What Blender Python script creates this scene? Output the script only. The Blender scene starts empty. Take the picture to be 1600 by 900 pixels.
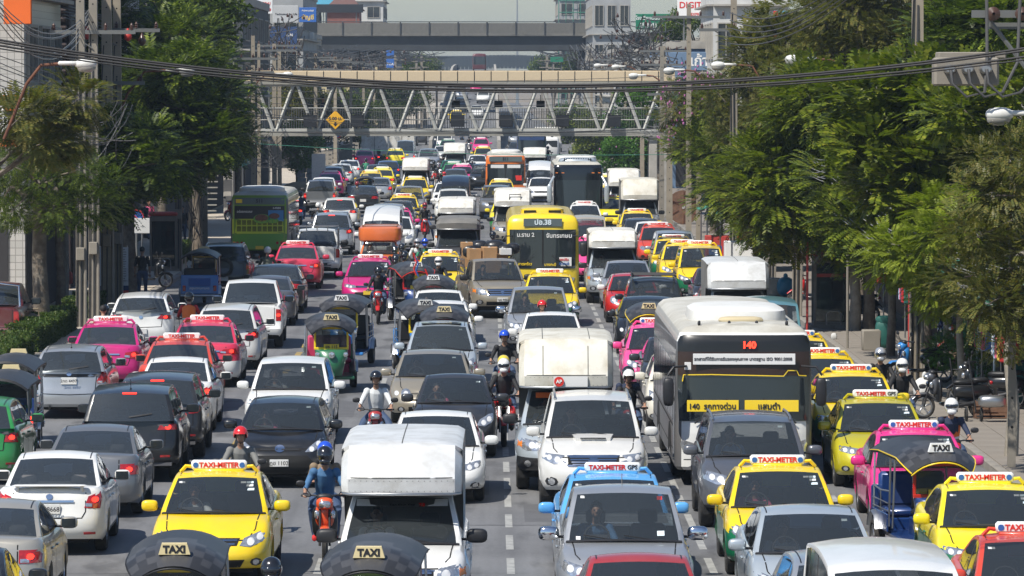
import bpy, bmesh, math, random
from mathutils import Vector, Matrix, Euler
from mathutils.bvhtree import BVHTree
from math import sin, cos, pi, sqrt, radians, atan2
random.seed(7)
SC = bpy.context.scene
COL = SC.collection
# ---------------------------------------------------------------- camera, sky, sun, exposure
F_PX, CAM_H = 7200.0, 7.4            # focal length in pixels of a 1600 px wide frame, eye height
VPX, HZY = 764.0, 125.0              # where the road's vanishing point and the horizon lie
cam = bpy.data.cameras.new("camera"); cam_o = bpy.data.objects.new("camera", cam); COL.objects.link(cam_o)
cam.sensor_width = 36.0; cam.lens = 36.0 * F_PX / 1600.0
cam.clip_start = 1.0; cam.clip_end = 6000.0
pitch = math.atan((450.0 - HZY) / F_PX); yaw = math.atan((800.0 - VPX) / F_PX)
cam_o.location = (0, 0, CAM_H); cam_o.rotation_euler = (pi / 2 - pitch, 0, -yaw)
SC.camera = cam_o
SUN_TO = Vector((-0.50, -0.52, 1.0)).normalized()
sun = bpy.data.lights.new("sun", 'SUN'); sun.energy = 5.0; sun.angle = radians(0.6); sun.color = (1.0, 0.95, 0.87)
sun_o = bpy.data.objects.new("sun", sun); COL.objects.link(sun_o)
sun_o.rotation_euler = (-SUN_TO).to_track_quat('-Z', 'Y').to_euler()
world = bpy.data.worlds.new("World"); SC.world = world; world.use_nodes = True
wn = world.node_tree; bgn = wn.nodes['Background']
sky = wn.nodes.new('ShaderNodeTexSky'); sky.sky_type = 'NISHITA'; sky.sun_disc = False
sky.sun_elevation = math.asin(SUN_TO.z); sky.sun_rotation = atan2(SUN_TO.x, SUN_TO.y)
sky.air_density = 1.1; sky.dust_density = 0.5; sky.ozone_density = 1.0
tint = wn.nodes.new('ShaderNodeVectorMath'); tint.operation = 'MULTIPLY'; tint.inputs[1].default_value = (.92,1.0,1.12); wn.links.new(sky.outputs[0], tint.inputs[0]); wn.links.new(tint.outputs[0], bgn.inputs[0]); bgn.inputs[1].default_value = 0.08
SC.view_settings.view_transform = 'Standard'; SC.view_settings.look = 'None'
SC.view_settings.exposure = 0.22; SC.view_settings.gamma = 1.0
SC.cycles.max_bounces = 5; SC.cycles.diffuse_bounces = 2; SC.cycles.glossy_bounces = 3
SC.cycles.transparent_max_bounces = 8; SC.cycles.transmission_bounces = 3; SC.cycles.volume_bounces = 0
SC.cycles.caustics_reflective = False; SC.cycles.caustics_refractive = False
def at(px, py, z=0.0):
 """world point at height z seen at pixel (px, py) of the 1600x900 photograph"""
 p = (py - HZY) / (CAM_H - z)
 return Vector(((px - VPX) / p, F_PX / p, z))
def xyd(px, py, d):
 """world point at distance d seen at pixel"""
 return Vector(((px - VPX) * d / F_PX, d, CAM_H - (py - HZY) * d / F_PX))
# ---------------------------------------------------------------- materials
MATS = {}
def mat(name, col, rough=0.6, metal=0.0, coat=0.0, spec=0.5, noise=None, bump=0.0, emit=None, dirt=None, bscale=None):
 """noise=(scale, amount) tones the colour; dirt=(scale, amount, colour) lays patches of another colour"""
 if name in MATS: return MATS[name]
 m = bpy.data.materials.new(name); m.use_nodes = True
 nt = m.node_tree; N = nt.nodes; K = nt.links; b = N['Principled BSDF']
 c4 = (*col, 1)
 b.inputs['Base Color'].default_value = c4; b.inputs['Roughness'].default_value = rough
 b.inputs['Metallic'].default_value = metal; b.inputs['Coat Weight'].default_value = coat
 b.inputs['Coat Roughness'].default_value = 0.06; b.inputs['Specular IOR Level'].default_value = spec
 out = None
 if noise or dirt or bump:
  tc = N.new('ShaderNodeTexCoord')
 if noise:
  t = N.new('ShaderNodeTexNoise'); t.inputs['Scale'].default_value = noise[0]; t.inputs['Detail'].default_value = 5
  K.new(tc.outputs['Object'], t.inputs['Vector'])
  r = N.new('ShaderNodeMapRange'); r.inputs[1].default_value = 0.25; r.inputs[2].default_value = 0.75
  r.inputs[3].default_value = 1 - noise[1]; r.inputs[4].default_value = 1 + noise[1]
  K.new(t.outputs[0], r.inputs[0])
  mx = N.new('ShaderNodeVectorMath'); mx.operation = 'SCALE'; mx.inputs[0].default_value = col
  K.new(r.outputs[0], mx.inputs['Scale']); out = mx.outputs[0]
 if dirt:
  t = N.new('ShaderNodeTexNoise'); t.inputs['Scale'].default_value = dirt[0]; t.inputs['Detail'].default_value = 6
  t.inputs['Roughness'].default_value = 0.65
  K.new(tc.outputs['Object'], t.inputs['Vector'])
  r = N.new('ShaderNodeMapRange'); r.inputs[1].default_value = 0.45; r.inputs[2].default_value = 0.75
  r.inputs[3].default_value = 0; r.inputs[4].default_value = dirt[1]; K.new(t.outputs[0], r.inputs[0])
  mx = N.new('ShaderNodeMix'); mx.data_type = 'RGBA'
  mx.inputs['B'].default_value = (*dirt[2], 1); K.new(r.outputs[0], mx.inputs['Factor'])
  if out: K.new(out, mx.inputs['A'])
  else: mx.inputs['A'].default_value = c4
  out = mx.outputs['Result']
 if out: K.new(out, b.inputs['Base Color'])
 if bump:
  t = N.new('ShaderNodeTexNoise'); t.inputs['Scale'].default_value = bscale or 40; t.inputs['Detail'].default_value = 4
  K.new(tc.outputs['Object'], t.inputs['Vector'])
  bp = N.new('ShaderNodeBump'); bp.inputs['Strength'].default_value = bump; bp.inputs['Distance'].default_value = 0.02
  K.new(t.outputs[0], bp.inputs['Height']); K.new(bp.outputs[0], b.inputs['Normal'])
 if emit:
  b.inputs['Emission Color'].default_value = (*emit[0], 1); b.inputs['Emission Strength'].default_value = emit[1]
 MATS[name] = m
 return m
def glass_mat(name, tint, refl, rough=0.02, veil=(0.115, 0.135, 0.145), veilw=0.20):
 if name in MATS: return MATS[name]
 m = bpy.data.materials.new(name); m.use_nodes = True
 nt = m.node_tree; N = nt.nodes; K = nt.links; N.remove(N['Principled BSDF'])
 o = N['Material Output']
 tr = N.new('ShaderNodeBsdfTransparent'); tr.inputs[0].default_value = (*tint, 1)
 df = N.new('ShaderNodeBsdfDiffuse'); df.inputs[0].default_value = (*veil, 1)
 m1 = N.new('ShaderNodeMixShader'); m1.inputs[0].default_value = veilw
 K.new(tr.outputs[0], m1.inputs[1]); K.new(df.outputs[0], m1.inputs[2])
 gl = N.new('ShaderNodeBsdfGlossy'); gl.inputs['Roughness'].default_value = rough; gl.inputs[0].default_value = (0.92, 0.96, 1, 1)
 fr = N.new('ShaderNodeFresnel'); fr.inputs[0].default_value = refl
 m2 = N.new('ShaderNodeMixShader'); K.new(fr.outputs[0], m2.inputs[0]); K.new(m1.outputs[0], m2.inputs[1]); K.new(gl.outputs[0], m2.inputs[2])
 K.new(m2.outputs[0], o.inputs['Surface'])
 MATS[name] = m
 return m
PAINTS = {
 'white': ((0.78,0.78,0.75),0), 'pearl': ((0.72,0.71,0.67),0.1), 'silver': ((0.45,0.47,0.49),0.55), 'paleblue': ((0.50,0.56,0.60),0.4),
 'grey': ((0.12,0.125,0.14),0.4), 'midgrey': ((0.22,0.225,0.23),0.5), 'black': ((0.010,0.011,0.013),0.0), 'darkgrey': ((0.035,0.037,0.042),0.3),
 'gold': ((0.42,0.37,0.28),0.5), 'champagne': ((0.50,0.47,0.40),0.5), 'yellow': ((0.85,0.60,0.004),0), 'lemon': ((0.88,0.72,0.01),0),
 'taxigreen': ((0.008,0.14,0.06),0), 'green': ((0.03,0.25,0.06),0), 'pink': ((0.72,0.025,0.22),0), 'brightpink': ((0.85,0.07,0.28),0), 'magenta': ((0.52,0.012,0.16),0),
 'rosered': ((0.62,0.03,0.08),0), 'orange': ((0.75,0.09,0.02),0), 'brick': ((0.60,0.06,0.03),0), 'red': ((0.50,0.012,0.012),0), 'darkred': ((0.38,0.03,0.03),0.1),
 'blue': ((0.03,0.22,0.60),0), 'skyblue': ((0.10,0.38,0.75),0), 'navy': ((0.01,0.04,0.16),0.1), 'teal': ((0.10,0.24,0.28),0),
 'songorange': ((0.72,0.18,0.05),0), 'olive': ((0.50,0.44,0.01),0.1), 'beige': ((0.50,0.42,0.30),0.1), 'maroon': ((0.10,0.012,0.015),0.1),
 'boxwhite': ((0.66,0.66,0.62),0.0), 'boxsilver': ((0.55,0.56,0.57),0.6), 'boxgrey': ((0.13,0.13,0.13),0.2), 'busgreen': ((0.16,0.30,0.02),0),
 'busyellow': ((0.85,0.62,0.02),0), 'busorange': ((0.72,0.17,0.02),0), 'cream': ((0.70,0.66,0.55),0),
}
def paint(c):
 col, met = PAINTS[c]
 rough = 0.32 if not c.startswith('box') else 0.42
 dust = (0.30, 0.27, 0.22)
 return mat('paint_' + c, col, rough, met, 0.7 if not c.startswith('box') else 0.1,
               noise=(2.5, 0.05), dirt=((1.6, 0.16 if max(col) > .03 else .08, dust) if not c.startswith('box') else (2.2, 0.55, (0.33,0.28,0.20))))
for ph in ('PA', 'PB', 'PC', 'PT'): MATS[ph] = bpy.data.materials.new(ph)
M = lambda n: MATS[n]
mat('black_plastic', (0.018,0.018,0.02), 0.5)
mat('rubber', (0.022,0.022,0.022), 0.85, noise=(30,.3), dirt=(6,.5,(.13,.11,.09)))
mat('alloy', (0.55,0.56,0.58), 0.3, 0.9)
mat('chrome', (0.8,0.8,0.82), 0.12, 1.0)
mat('steel', (0.45,0.46,0.47), 0.35, 0.9)
mat('lamp_clear', (0.62,0.64,0.66), 0.12, 0.75, 1.0, noise=(18,.35))
mat('lamp_bulb', (0.9,0.9,0.88), 0.1, 0.3, 1.0)
mat('lamp_amber', (0.8,0.22,0.02), 0.2, 0, 1)
mat('lamp_red', (0.42,0.012,0.014), 0.15, 0, 1, noise=(16,.35))
mat('lamp_red_lit', (0.8,0.02,0.01), 0.3, 0, 0, emit=((1,0.035,0.02), 2.6))
mat('lamp_white_lit', (0.9,0.9,0.9), 0.3, 0, 0, emit=((1,0.95,0.85), 3))
mat('seat_dark', (0.09,0.09,0.095), 0.8); mat('seat_tan', (0.30,0.26,0.20), 0.8)
mat('plate_white', (0.70,0.70,0.68), 0.5); mat('plate_yellow', (0.75,0.52,0.04), 0.5); mat('ink', (0.015,0.015,0.02), 0.6)
mat('seam', (0.008,0.008,0.008), 0.9)
mat('under', (0.010,0.010,0.010), 0.9)
mat('sign_white', (0.80,0.80,0.78), 0.5); mat('sign_red', (0.65,0.03,0.02), 0.5); mat('sign_blue', (0.03,0.12,0.40), 0.5)
mat('sign_yellow', (0.78,0.55,0.10), 0.5); mat('sign_cream', (0.72,0.60,0.33), 0.5)
mat('sticker', (0.65,0.75,0.78), 0.5)
mat('yellow_gloss', (0.85,0.60,0.02), 0.35, 0, .5)
glass_mat('glass_dark', (0.66,0.68,0.68), 1.60); glass_mat('glass_clear', (0.45,0.48,0.48), 1.50, veilw=.30)
glass_mat('glass_rear', (0.50,0.52,0.52), 1.75, veilw=.26)
mat('glass_solid', (0.020,0.026,0.030), 0.05, 0, 0, spec=0.8)
# ---------------------------------------------------------------- mesh builder
class MB:
 def __init__(s): s.v = []; s.f = []; s.m = []
 def add(s, vs, fs, m=0, X=None):
  o = len(s.v)
  s.v += [tuple(X @ Vector(v)) for v in vs] if X is not None else [tuple(v) for v in vs]
  for f in fs: s.f.append(tuple(i + o for i in f)); s.m.append(m)
  return s
 def box(s, c, d, m=0, b=0.0, X=None):
  cx, cy, cz = c; hx, hy, hz = d[0]/2, d[1]/2, d[2]/2
  if b <= 0:
   vs = [(cx+i*hx, cy+j*hy, cz+k*hz) for i in (-1,1) for j in (-1,1) for k in (-1,1)]
   fs = [(0,1,3,2),(4,6,7,5),(0,4,5,1),(2,3,7,6),(0,2,6,4),(1,5,7,3)]
   return s.add(vs, fs, m, X)
  b = min(b, hx*.98, hy*.98, hz*.98)
  vs = []; ix = {}
  for i in (-1,1):
   for j in (-1,1):
    for k in (-1,1):
     for a in range(3):
      h = [hx-b, hy-b, hz-b]; h[a] += b
      ix[i,j,k,a] = len(vs); vs.append((cx+i*h[0], cy+j*h[1], cz+k*h[2]))
  fs = []
  for a in range(3):
   o1, o2 = [q for q in range(3) if q != a]
   for sg in (-1,1):
    f = []
    for p, q in ((-1,-1),(1,-1),(1,1),(-1,1)):
     t = [0,0,0]; t[a] = sg; t[o1] = p; t[o2] = q; f.append(ix[t[0],t[1],t[2],a])
    if (sg < 0) ^ (a == 1): f.reverse()
    fs.append(tuple(f))
  for a in range(3):
   o1, o2 = [q for q in range(3) if q != a]
   for p in (-1,1):
    for q in (-1,1):
     f = []
     for sg, w in ((-1,o1),(1,o1),(1,o2),(-1,o2)):
      t = [0,0,0]; t[a] = sg; t[o1] = p; t[o2] = q; f.append(ix[t[0],t[1],t[2],w])
     fs.append(tuple(f))
  for i in (-1,1):
   for j in (-1,1):
    for k in (-1,1): fs.append(tuple(ix[i,j,k,a] for a in range(3)))
  return s.add(vs, fs, m, X)
 def tube(s, path, r, n=8, m=0, cap=True, X=None, flat=1.0):
  P = [Vector(p) for p in path]; rs = r if isinstance(r, (list, tuple)) else [r]*len(P)
  vs = []; fs = []; up = None
  for i, p in enumerate(P):
   t = (P[min(i+1, len(P)-1)] - P[max(i-1, 0)])
   if t.length < 1e-9: t = Vector((0,0,1))
   t.normalize()
   if up is None:
    up = Vector((0,0,1)) if abs(t.z) < .9 else Vector((0,1,0))
   a = t.cross(up)
   if a.length < 1e-6: a = t.orthogonal()
   a.normalize(); b2 = t.cross(a).normalized(); up = -b2 if False else b2.copy(); up = a.cross(t)
   for k in range(n):
    th = 2*pi*k/n
    vs.append(p + a*cos(th)*rs[i] + b2*sin(th)*rs[i]*flat)
  for i in range(len(P)-1):
   for k in range(n):
    fs.append((i*n+k, i*n+(k+1)%n, (i+1)*n+(k+1)%n, (i+1)*n+k))
  if cap: fs.append(tuple(range(n))[::-1]); fs.append(tuple(range((len(P)-1)*n, len(P)*n)))
  return s.add(vs, fs, m, X)
 def lathe(s, prof, n=20, m=0, axis='x', c=(0,0,0), X=None, ms=None):
  """prof: list of (offset along axis, radius)"""
  vs = []; fs = []; c = Vector(c)
  for (a, r) in prof:
   for k in range(n):
    th = 2*pi*k/n
    if axis == 'x': q = (a, r*cos(th), r*sin(th))
    elif axis == 'y': q = (r*sin(th), a, r*cos(th))
    else: q = (r*cos(th), r*sin(th), a)
    vs.append(c + Vector(q))
  if ms is None:
   for i in range(len(prof)-1):
    for k in range(n): fs.append((i*n+k, i*n+(k+1)%n, (i+1)*n+(k+1)%n, (i+1)*n+k))
   return s.add(vs, fs, m, X)
  o = len(s.v); s.v += [tuple(X @ v) if X is not None else tuple(v) for v in vs]
  for i in range(len(prof)-1):
   for k in range(n): s.f.append((o+i*n+k, o+i*n+(k+1)%n, o+(i+1)*n+(k+1)%n, o+(i+1)*n+k)); s.m.append(ms[i])
  return s
 def sup(s, c, d, e=0.5, n=16, k=8, m=0, X=None):
  """superellipsoid, half sizes d; e=1 ball, smaller is boxier"""
  g = lambda w: (abs(w)**e) * (1 if w >= 0 else -1)
  vs = []; fs = []
  for i in range(k+1):
   ph = -pi/2 + pi*i/k
   for j in range(n):
    th = 2*pi*j/n
    vs.append((c[0]+d[0]*g(cos(ph))*g(cos(th)), c[1]+d[1]*g(cos(ph))*g(sin(th)), c[2]+d[2]*g(sin(ph))))
  for i in range(k):
   for j in range(n): fs.append((i*n+j, i*n+(j+1)%n, (i+1)*n+(j+1)%n, (i+1)*n+j))
  return s.add(vs, fs, m, X)
 def prism(s, poly, z0, z1, m=0, X=None, axis='z'):
  n = len(poly)
  def q(a, b, z): return (a, b, z) if axis == 'z' else ((a, z, b) if axis == 'y' else (z, a, b))
  vs = [q(a, b, z0) for a, b in poly] + [q(a, b, z1) for a, b in poly]
  fs = [tuple(range(n))[::-1], tuple(range(n, 2*n))] + [(i, (i+1)%n, n+(i+1)%n, n+i) for i in range(n)]
  return s.add(vs, fs, m, X)
 def mesh(s, name, mats, smooth=35, clean=True):
  me = bpy.data.meshes.new(name); me.from_pydata(s.v, [], s.f)
  for mm in mats: me.materials.append(MATS[mm] if isinstance(mm, str) else mm)
  me.polygons.foreach_set('material_index', s.m)
  if clean:
   bm = bmesh.new(); bm.from_mesh(me)
   bmesh.ops.remove_doubles(bm, verts=bm.verts, dist=0.0008)
   bmesh.ops.dissolve_degenerate(bm, edges=bm.edges, dist=0.0005)
   bmesh.ops.recalc_face_normals(bm, faces=bm.faces)
   bm.to_mesh(me); bm.free()
  if smooth:
   me.polygons.foreach_set('use_smooth', [True]*len(me.polygons))
   me.set_sharp_from_angle(angle=radians(smooth))
  me.update()
  return me
def tag(o, label=None, cat=None, group=None, kind=None):
 if label: o['label'] = label
 if cat: o['category'] = cat
 if group: o['group'] = group
 if kind: o['kind'] = kind
 return o
def put(name, me, parent=None, loc=(0,0,0), rot=(0,0,0), scale=None):
 o = bpy.data.objects.new(name, me); COL.objects.link(o)
 o.location = loc; o.rotation_euler = rot
 if scale: o.scale = scale
 if parent: o.parent = parent
 return o
def empty(name, loc=(0,0,0), rz=0.0):
 o = bpy.data.objects.new(name, None); COL.objects.link(o); o.location = loc; o.rotation_euler = (0,0,rz); o.empty_display_size = .3
 return o
# ---------------------------------------------------------------- lettering (flat print, slightly raised)
_TX = {}
def text_mesh(s, size, m, bold=0.0, ext=0.002, align='CENTER'):
 key = (s, size, m, bold, ext, align)
 if key in _TX: return _TX[key]
 cu = bpy.data.curves.new('lettering', 'FONT'); cu.body = s; cu.size = size; cu.extrude = ext; cu.offset = bold
 cu.align_x = align; cu.align_y = 'CENTER'; cu.resolution_u = 3
 o = bpy.data.objects.new('lettering', cu); COL.objects.link(o)
 dg = bpy.context.evaluated_depsgraph_get()
 me = bpy.data.meshes.new_from_object(o.evaluated_get(dg), depsgraph=dg)
 me.materials.clear(); me.materials.append(MATS[m])
 for p in me.polygons: p.material_index = 0
 bpy.data.objects.remove(o); bpy.data.curves.remove(cu)
 me.name = 'lettering'
 _TX[key] = me
 return me
FACE = (pi/2, 0, 0)      # stands lettering up, readable from -Y
# ---------------------------------------------------------------- prototypes and copies
class Part:
 def __init__(s, name, me, loc=(0,0,0), rot=(0,0,0), minp=0, kids=None, label=None, kind=None, scale=None):
  s.name=name; s.me=me; s.loc=loc; s.rot=rot; s.minp=minp; s.kids=kids or []; s.label=label; s.kind=kind; s.scale=scale
def spawn(parts, parent, p=999, colors=None, skip=()):
 for q in parts:
  if p < q.minp or q.name in skip: continue
  o = put(q.name, q.me, parent, q.loc, q.rot, q.scale)
  if q.label: o['label'] = q.label
  if q.kind: o['kind'] = q.kind
  if colors:
   for i, sl in enumerate(q.me.materials):
    if sl and sl.name in colors:
     o.material_slots[i].link = 'OBJECT'; o.material_slots[i].material = colors[sl.name]
  spawn(q.kids, o, p, colors, skip)
# projection of lamps, grilles and seams onto a shell
DIRS = {'f': Vector((0,1,0)), 'r': Vector((0,-1,0)), 's': Vector((-1,0,0)), 'l': Vector((1,0,0)), 't': Vector((0,0,-1))}
def hitpt(bvh, ax, a, b):
 d = DIRS[ax]
 o = {'f': Vector((a,-30,b)), 'r': Vector((a,30,b)), 's': Vector((12,a,b)), 'l': Vector((-12,a,b)), 't': Vector((a,b,12))}[ax]
 h = bvh.ray_cast(o, d)
 return h[0]
def densify(poly, step, closed=True):
 out = []; n = len(poly)
 for i in range(n if closed else n-1):
  p, q = poly[i], poly[(i+1) % n]
  L = sqrt((p[0]-q[0])**2+(p[1]-q[1])**2); k = max(1, int(L/step))
  for j in range(k): out.append((p[0]+(q[0]-p[0])*j/k, p[1]+(q[1]-p[1])*j/k))
 if not closed: out.append(poly[-1])
 return out
def patch(mb, bvh, poly, ax, off=.008, m=0, step=.07, rings=3, depth=.02):
 pts = densify(poly, step); n = len(pts)
 cx = sum(p[0] for p in pts)/n; cy = sum(p[1] for p in pts)/n
 d = DIRS[ax]; vs = []; last = None
 def P(a, b, o):
  nonlocal last
  h = hitpt(bvh, ax, a, b)
  if h is None:
   if last is None:
    o3 = {'f': Vector((a,-2,b)), 'r': Vector((a,2,b)), 's': Vector((.9,a,b)), 'l': Vector((-.9,a,b)), 't': Vector((a,b,1.2))}[ax]
    h = bvh.find_nearest(o3)[0]
   else:
    o3 = {'f': Vector((a,last.y,b)), 'r': Vector((a,last.y,b)), 's': Vector((last.x,a,b)), 'l': Vector((last.x,a,b)), 't': Vector((a,b,last.z))}[ax]
    h = bvh.find_nearest(o3)[0]
  last = h.copy()
  return h - d*o
 for a, b in pts: vs.append(P(a, b, -depth))
 for t in [1 - i/rings for i in range(rings)]:
  for a, b in pts: vs.append(P(cx+(a-cx)*t, cy+(b-cy)*t, off))
 vs.append(P(cx, cy, off)); fs = []
 for r in range(rings):
  for i in range(n): fs.append((r*n+i, r*n+(i+1)%n, (r+1)*n+(i+1)%n, (r+1)*n+i))
 for i in range(n): fs.append((rings*n+i, rings*n+(i+1)%n, (rings+1)*n))
 mb.add(vs, fs, m)
def ribbon(mb, bvh, path, ax, w=.012, off=.003, m=0, step=.1):
 pts = densify(path, step, False); d = DIRS[ax]; vs = []
 for i, (a, b) in enumerate(pts):
  p, q = pts[max(i-1,0)], pts[min(i+1, len(pts)-1)]
  tx, ty = q[0]-p[0], q[1]-p[1]; L = sqrt(tx*tx+ty*ty) or 1
  nx, ny = -ty/L*w/2, tx/L*w/2; pr = []
  for s in (-1, 1):
   h = hitpt(bvh, ax, a+nx*s, b+ny*s)
   if h is None: break
   pr.append(h - d*off)
  if len(pr) < 2: continue
  vs += pr
 fs = [(2*i, 2*i+1, 2*i+3, 2*i+2) for i in range(len(vs)//2-1)]
 mb.add(vs, fs, m)
def bvh_of(*mbs):
 vs = []; fs = []
 for mb in mbs:
  o = len(vs); vs += [Vector(v) for v in mb.v]; fs += [tuple(i+o for i in f) for f in mb.f]
 return BVHTree.FromPolygons(vs, fs)
def interp(pts, x):
 if x <= pts[0][0]: return pts[0][1]
 if x >= pts[-1][0]: return pts[-1][1]
 for i in range(len(pts)-1):
  if pts[i][0] <= x <= pts[i+1][0]:
   x0, y0 = pts[i]; x1, y1 = pts[i+1]; h = x1-x0; t = (x-x0)/h
   def sl(j):
    if j <= 0 or j >= len(pts)-1: return (pts[min(j+1,len(pts)-1)][1]-pts[max(j-1,0)][1])/(pts[min(j+1,len(pts)-1)][0]-pts[max(j-1,0)][0])
    a = (pts[j][1]-pts[j-1][1])/(pts[j][0]-pts[j-1][0]); b = (pts[j+1][1]-pts[j][1])/(pts[j+1][0]-pts[j][0])
    return 0 if a*b <= 0 else 2*a*b/(a+b)
   m0, m1 = sl(i)*h, sl(i+1)*h
   return (2*t**3-3*t*t+1)*y0+(t**3-2*t*t+t)*m0+(-2*t**3+3*t*t)*y1+(t**3-t*t)*m1
WHEELS = {}
def wheel_part(R, W, side, style='alloy', minp=0):
 """tyre with its rim as a sub-part; side -1/+1 tells where the outer face looks"""
 key = (R, W, style)
 if key not in WHEELS:
  t = MB(); h = W/2; ri = R*.66
  t.lathe([(-h*.8, ri),(-h, ri+.02),(-h, R-.045),(-h*.78, R-.008),(-h*.3,R),(h*.3,R),(h*.78,R-.008),(h,R-.045),(h,ri+.02),(h*.8,ri)], 24)
  r = MB(); r.lathe([(h*.82, ri+.003),(h*.5, ri-.015),(h*.2, ri-.03)], 20)
  r.lathe([(h*.18, .001),(h*.18, ri-.02)], 20, 1)
  ns = {'alloy':5,'multi':8,'steel':6}[style]
  for k in range(ns):
   X = Matrix.Rotation(2*pi*k/ns, 4, 'X')
   r.box((h*.45, 0, ri*.52), (.03, ri*(.34 if ns==5 else .2), ri*.9), 0, .01, X)
  r.lathe([(h*.75, .001),(h*.75,.05),(h*.3,.07)], 10)
  WHEELS[key] = (t.mesh('tyre',['rubber'],40), r.mesh('rim',['alloy' if style!='steel' else 'steel','seam'],30))
 ty, ri = WHEELS[key]
 return lambda x, y: Part('wheel', ty, (x, y, R), (0,0,0 if side > 0 else pi), minp, [Part('rim', ri, minp=18)])
def loop_pts(L, W, cf, nf, cr, nr, ys, barrel=.02):
 pts = []
 for k in range(0, 10):
  th = radians(90*k/9)
  pts.append((W/2*sin(th)**(2/nf), -(L/2-cf) - cf*cos(th)**(2/nf) if k < 9 else -(L/2-cf)))
 for y in sorted(ys):
  if -(L/2-cf)+.02 < y < L/2-cr-.02: pts.append((W/2*(1-barrel*(y/(L/2))**2*0), y))
 for k in range(9, -1, -1):
  th = radians(90*k/9)
  pts.append((W/2*sin(th)**(2/nr), (L/2-cr) + (cr*cos(th)**(2/nr) if k < 9 else 0)))
 return pts
def shell(S):
 """lower body: stacked loops from sill to belt, arches cut, bonnet and boot caps. returns MB"""
 L, W = S['L'], S['W']; R = S['R']; ya, yb_ = S['wy']
 cf, cr = S.get('cf', .75), S.get('cr', .55); nf, nr = S.get('nf', 2.9), S.get('nr', 3.6)
 rr = R + .055
 ys = set()
 for yw in (ya, yb_):
  for a in range(0, 181, 20): ys.add(round(yw - cos(radians(a))*rr, 4))
  ys.add(yw-rr-.03); ys.add(yw+rr+.03)
 for i in range(1, 12):
  y = -L/2 + L*i/12
  if all(abs(y-q) > .08 for q in ys): ys.add(round(y, 4))
 for q in S['cuts']: ys.add(q)
 pts = loop_pts(L, W, cf, nf, cr, nr, ys)
 zb0 = S['zb']
 FR = S.get('sec', [(0,.07),(.08,.025),(.22,.0),(.40,.008),(.50,.0),(.72,.004),(.86,.022),(.95,.05),(1,.10)])
 fpush = S['fpush']; rpush = S['rpush']
 nL = len(FR); mb = MB(); ring = []
 for (x, y) in pts:
  zt = interp(S['top'], y); zl = zb0
  for yw in (ya, yb_):
   if abs(y-yw) < rr: zl = max(zl, R + sqrt(rr*rr-(y-yw)**2))
  wf = max(0., min(1., (-y - (L/2-cf))/cf)); wr = max(0., min(1., (y - (L/2-cr))/cr))
  wr = wr**.7; wf = wf**.7
  zb = zb0 + S.get('lift', .06)*wf + S.get('lift', .06)*wr
  col = []
  for f, ins in FR:
   z = zb + f*(zt-zb); z = max(z, zl) if zl > zb0+.01 else z
   px = x*(1 - ins/(W/2)); py = y
   py += wf*interp(fpush, f) - wr*interp(rpush, f)
   for yw in (ya, yb_):
    dd = abs(y-yw)
    if dd < rr*1.25 and f < .8: px += S.get('flare', .012)*(1-(dd/(rr*1.25))**2)*(1 if x > 0.3 else 0)
   col.append((px, py, z))
  ring.append(col)
 n = len(ring); vs = []
 for sg in (1, -1):
  for col in ring:
   for (x, y, z) in col: vs.append((sg*x, y, z))
 fs = []; ms = []
 split = S.get('split', .66)
 for sg in (0, 1):
  o = sg*n*nL
  for j in range(n-1):
   for k in range(nL-1):
    q = (o+j*nL+k, o+(j+1)*nL+k, o+(j+1)*nL+k+1, o+j*nL+k+1)
    zc = sum(vs[i][2] for i in q)/4
    ylow = abs(sum(vs[i][1] for i in q)/4)
    m = 1 if zc < split else 0
    if S.get('trimband') and FR[k+1][0] <= .09: m = 2
    fs.append(q); ms.append(m)
 mb.v = [tuple(v) for v in vs]; mb.f = fs; mb.m = ms
 yc0, yc1 = S['open']; yb0, yb1 = S.get('bed', (99, 99)); crown = S.get('crown', .035)
 U = [-1,-.86,-.6,-.3,0,.3,.6,.86,1]; rows = []
 for j in range(n):
  x, y, z = ring[j][-1]
  rows.append([(u*x, y, z + crown*(1-u*u)*min(1, x/.5) + (S.get('bulge', .0) if abs(u) < .5 else 0)) for u in U])
 for j in range(n-1):
  y0, y1 = rows[j][0][1], rows[j+1][0][1]; ym = (y0+y1)/2
  if yc0 < ym < yc1: continue
  o = len(mb.v); mb.v += rows[j] + rows[j+1]
  for i in range(8):
   if yb0 < ym < yb1 and 0 < i < 7: continue
   mb.f.append((o+i, o+i+1, o+9+i+1, o+9+i)); mb.m.append(0)
 return mb
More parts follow.
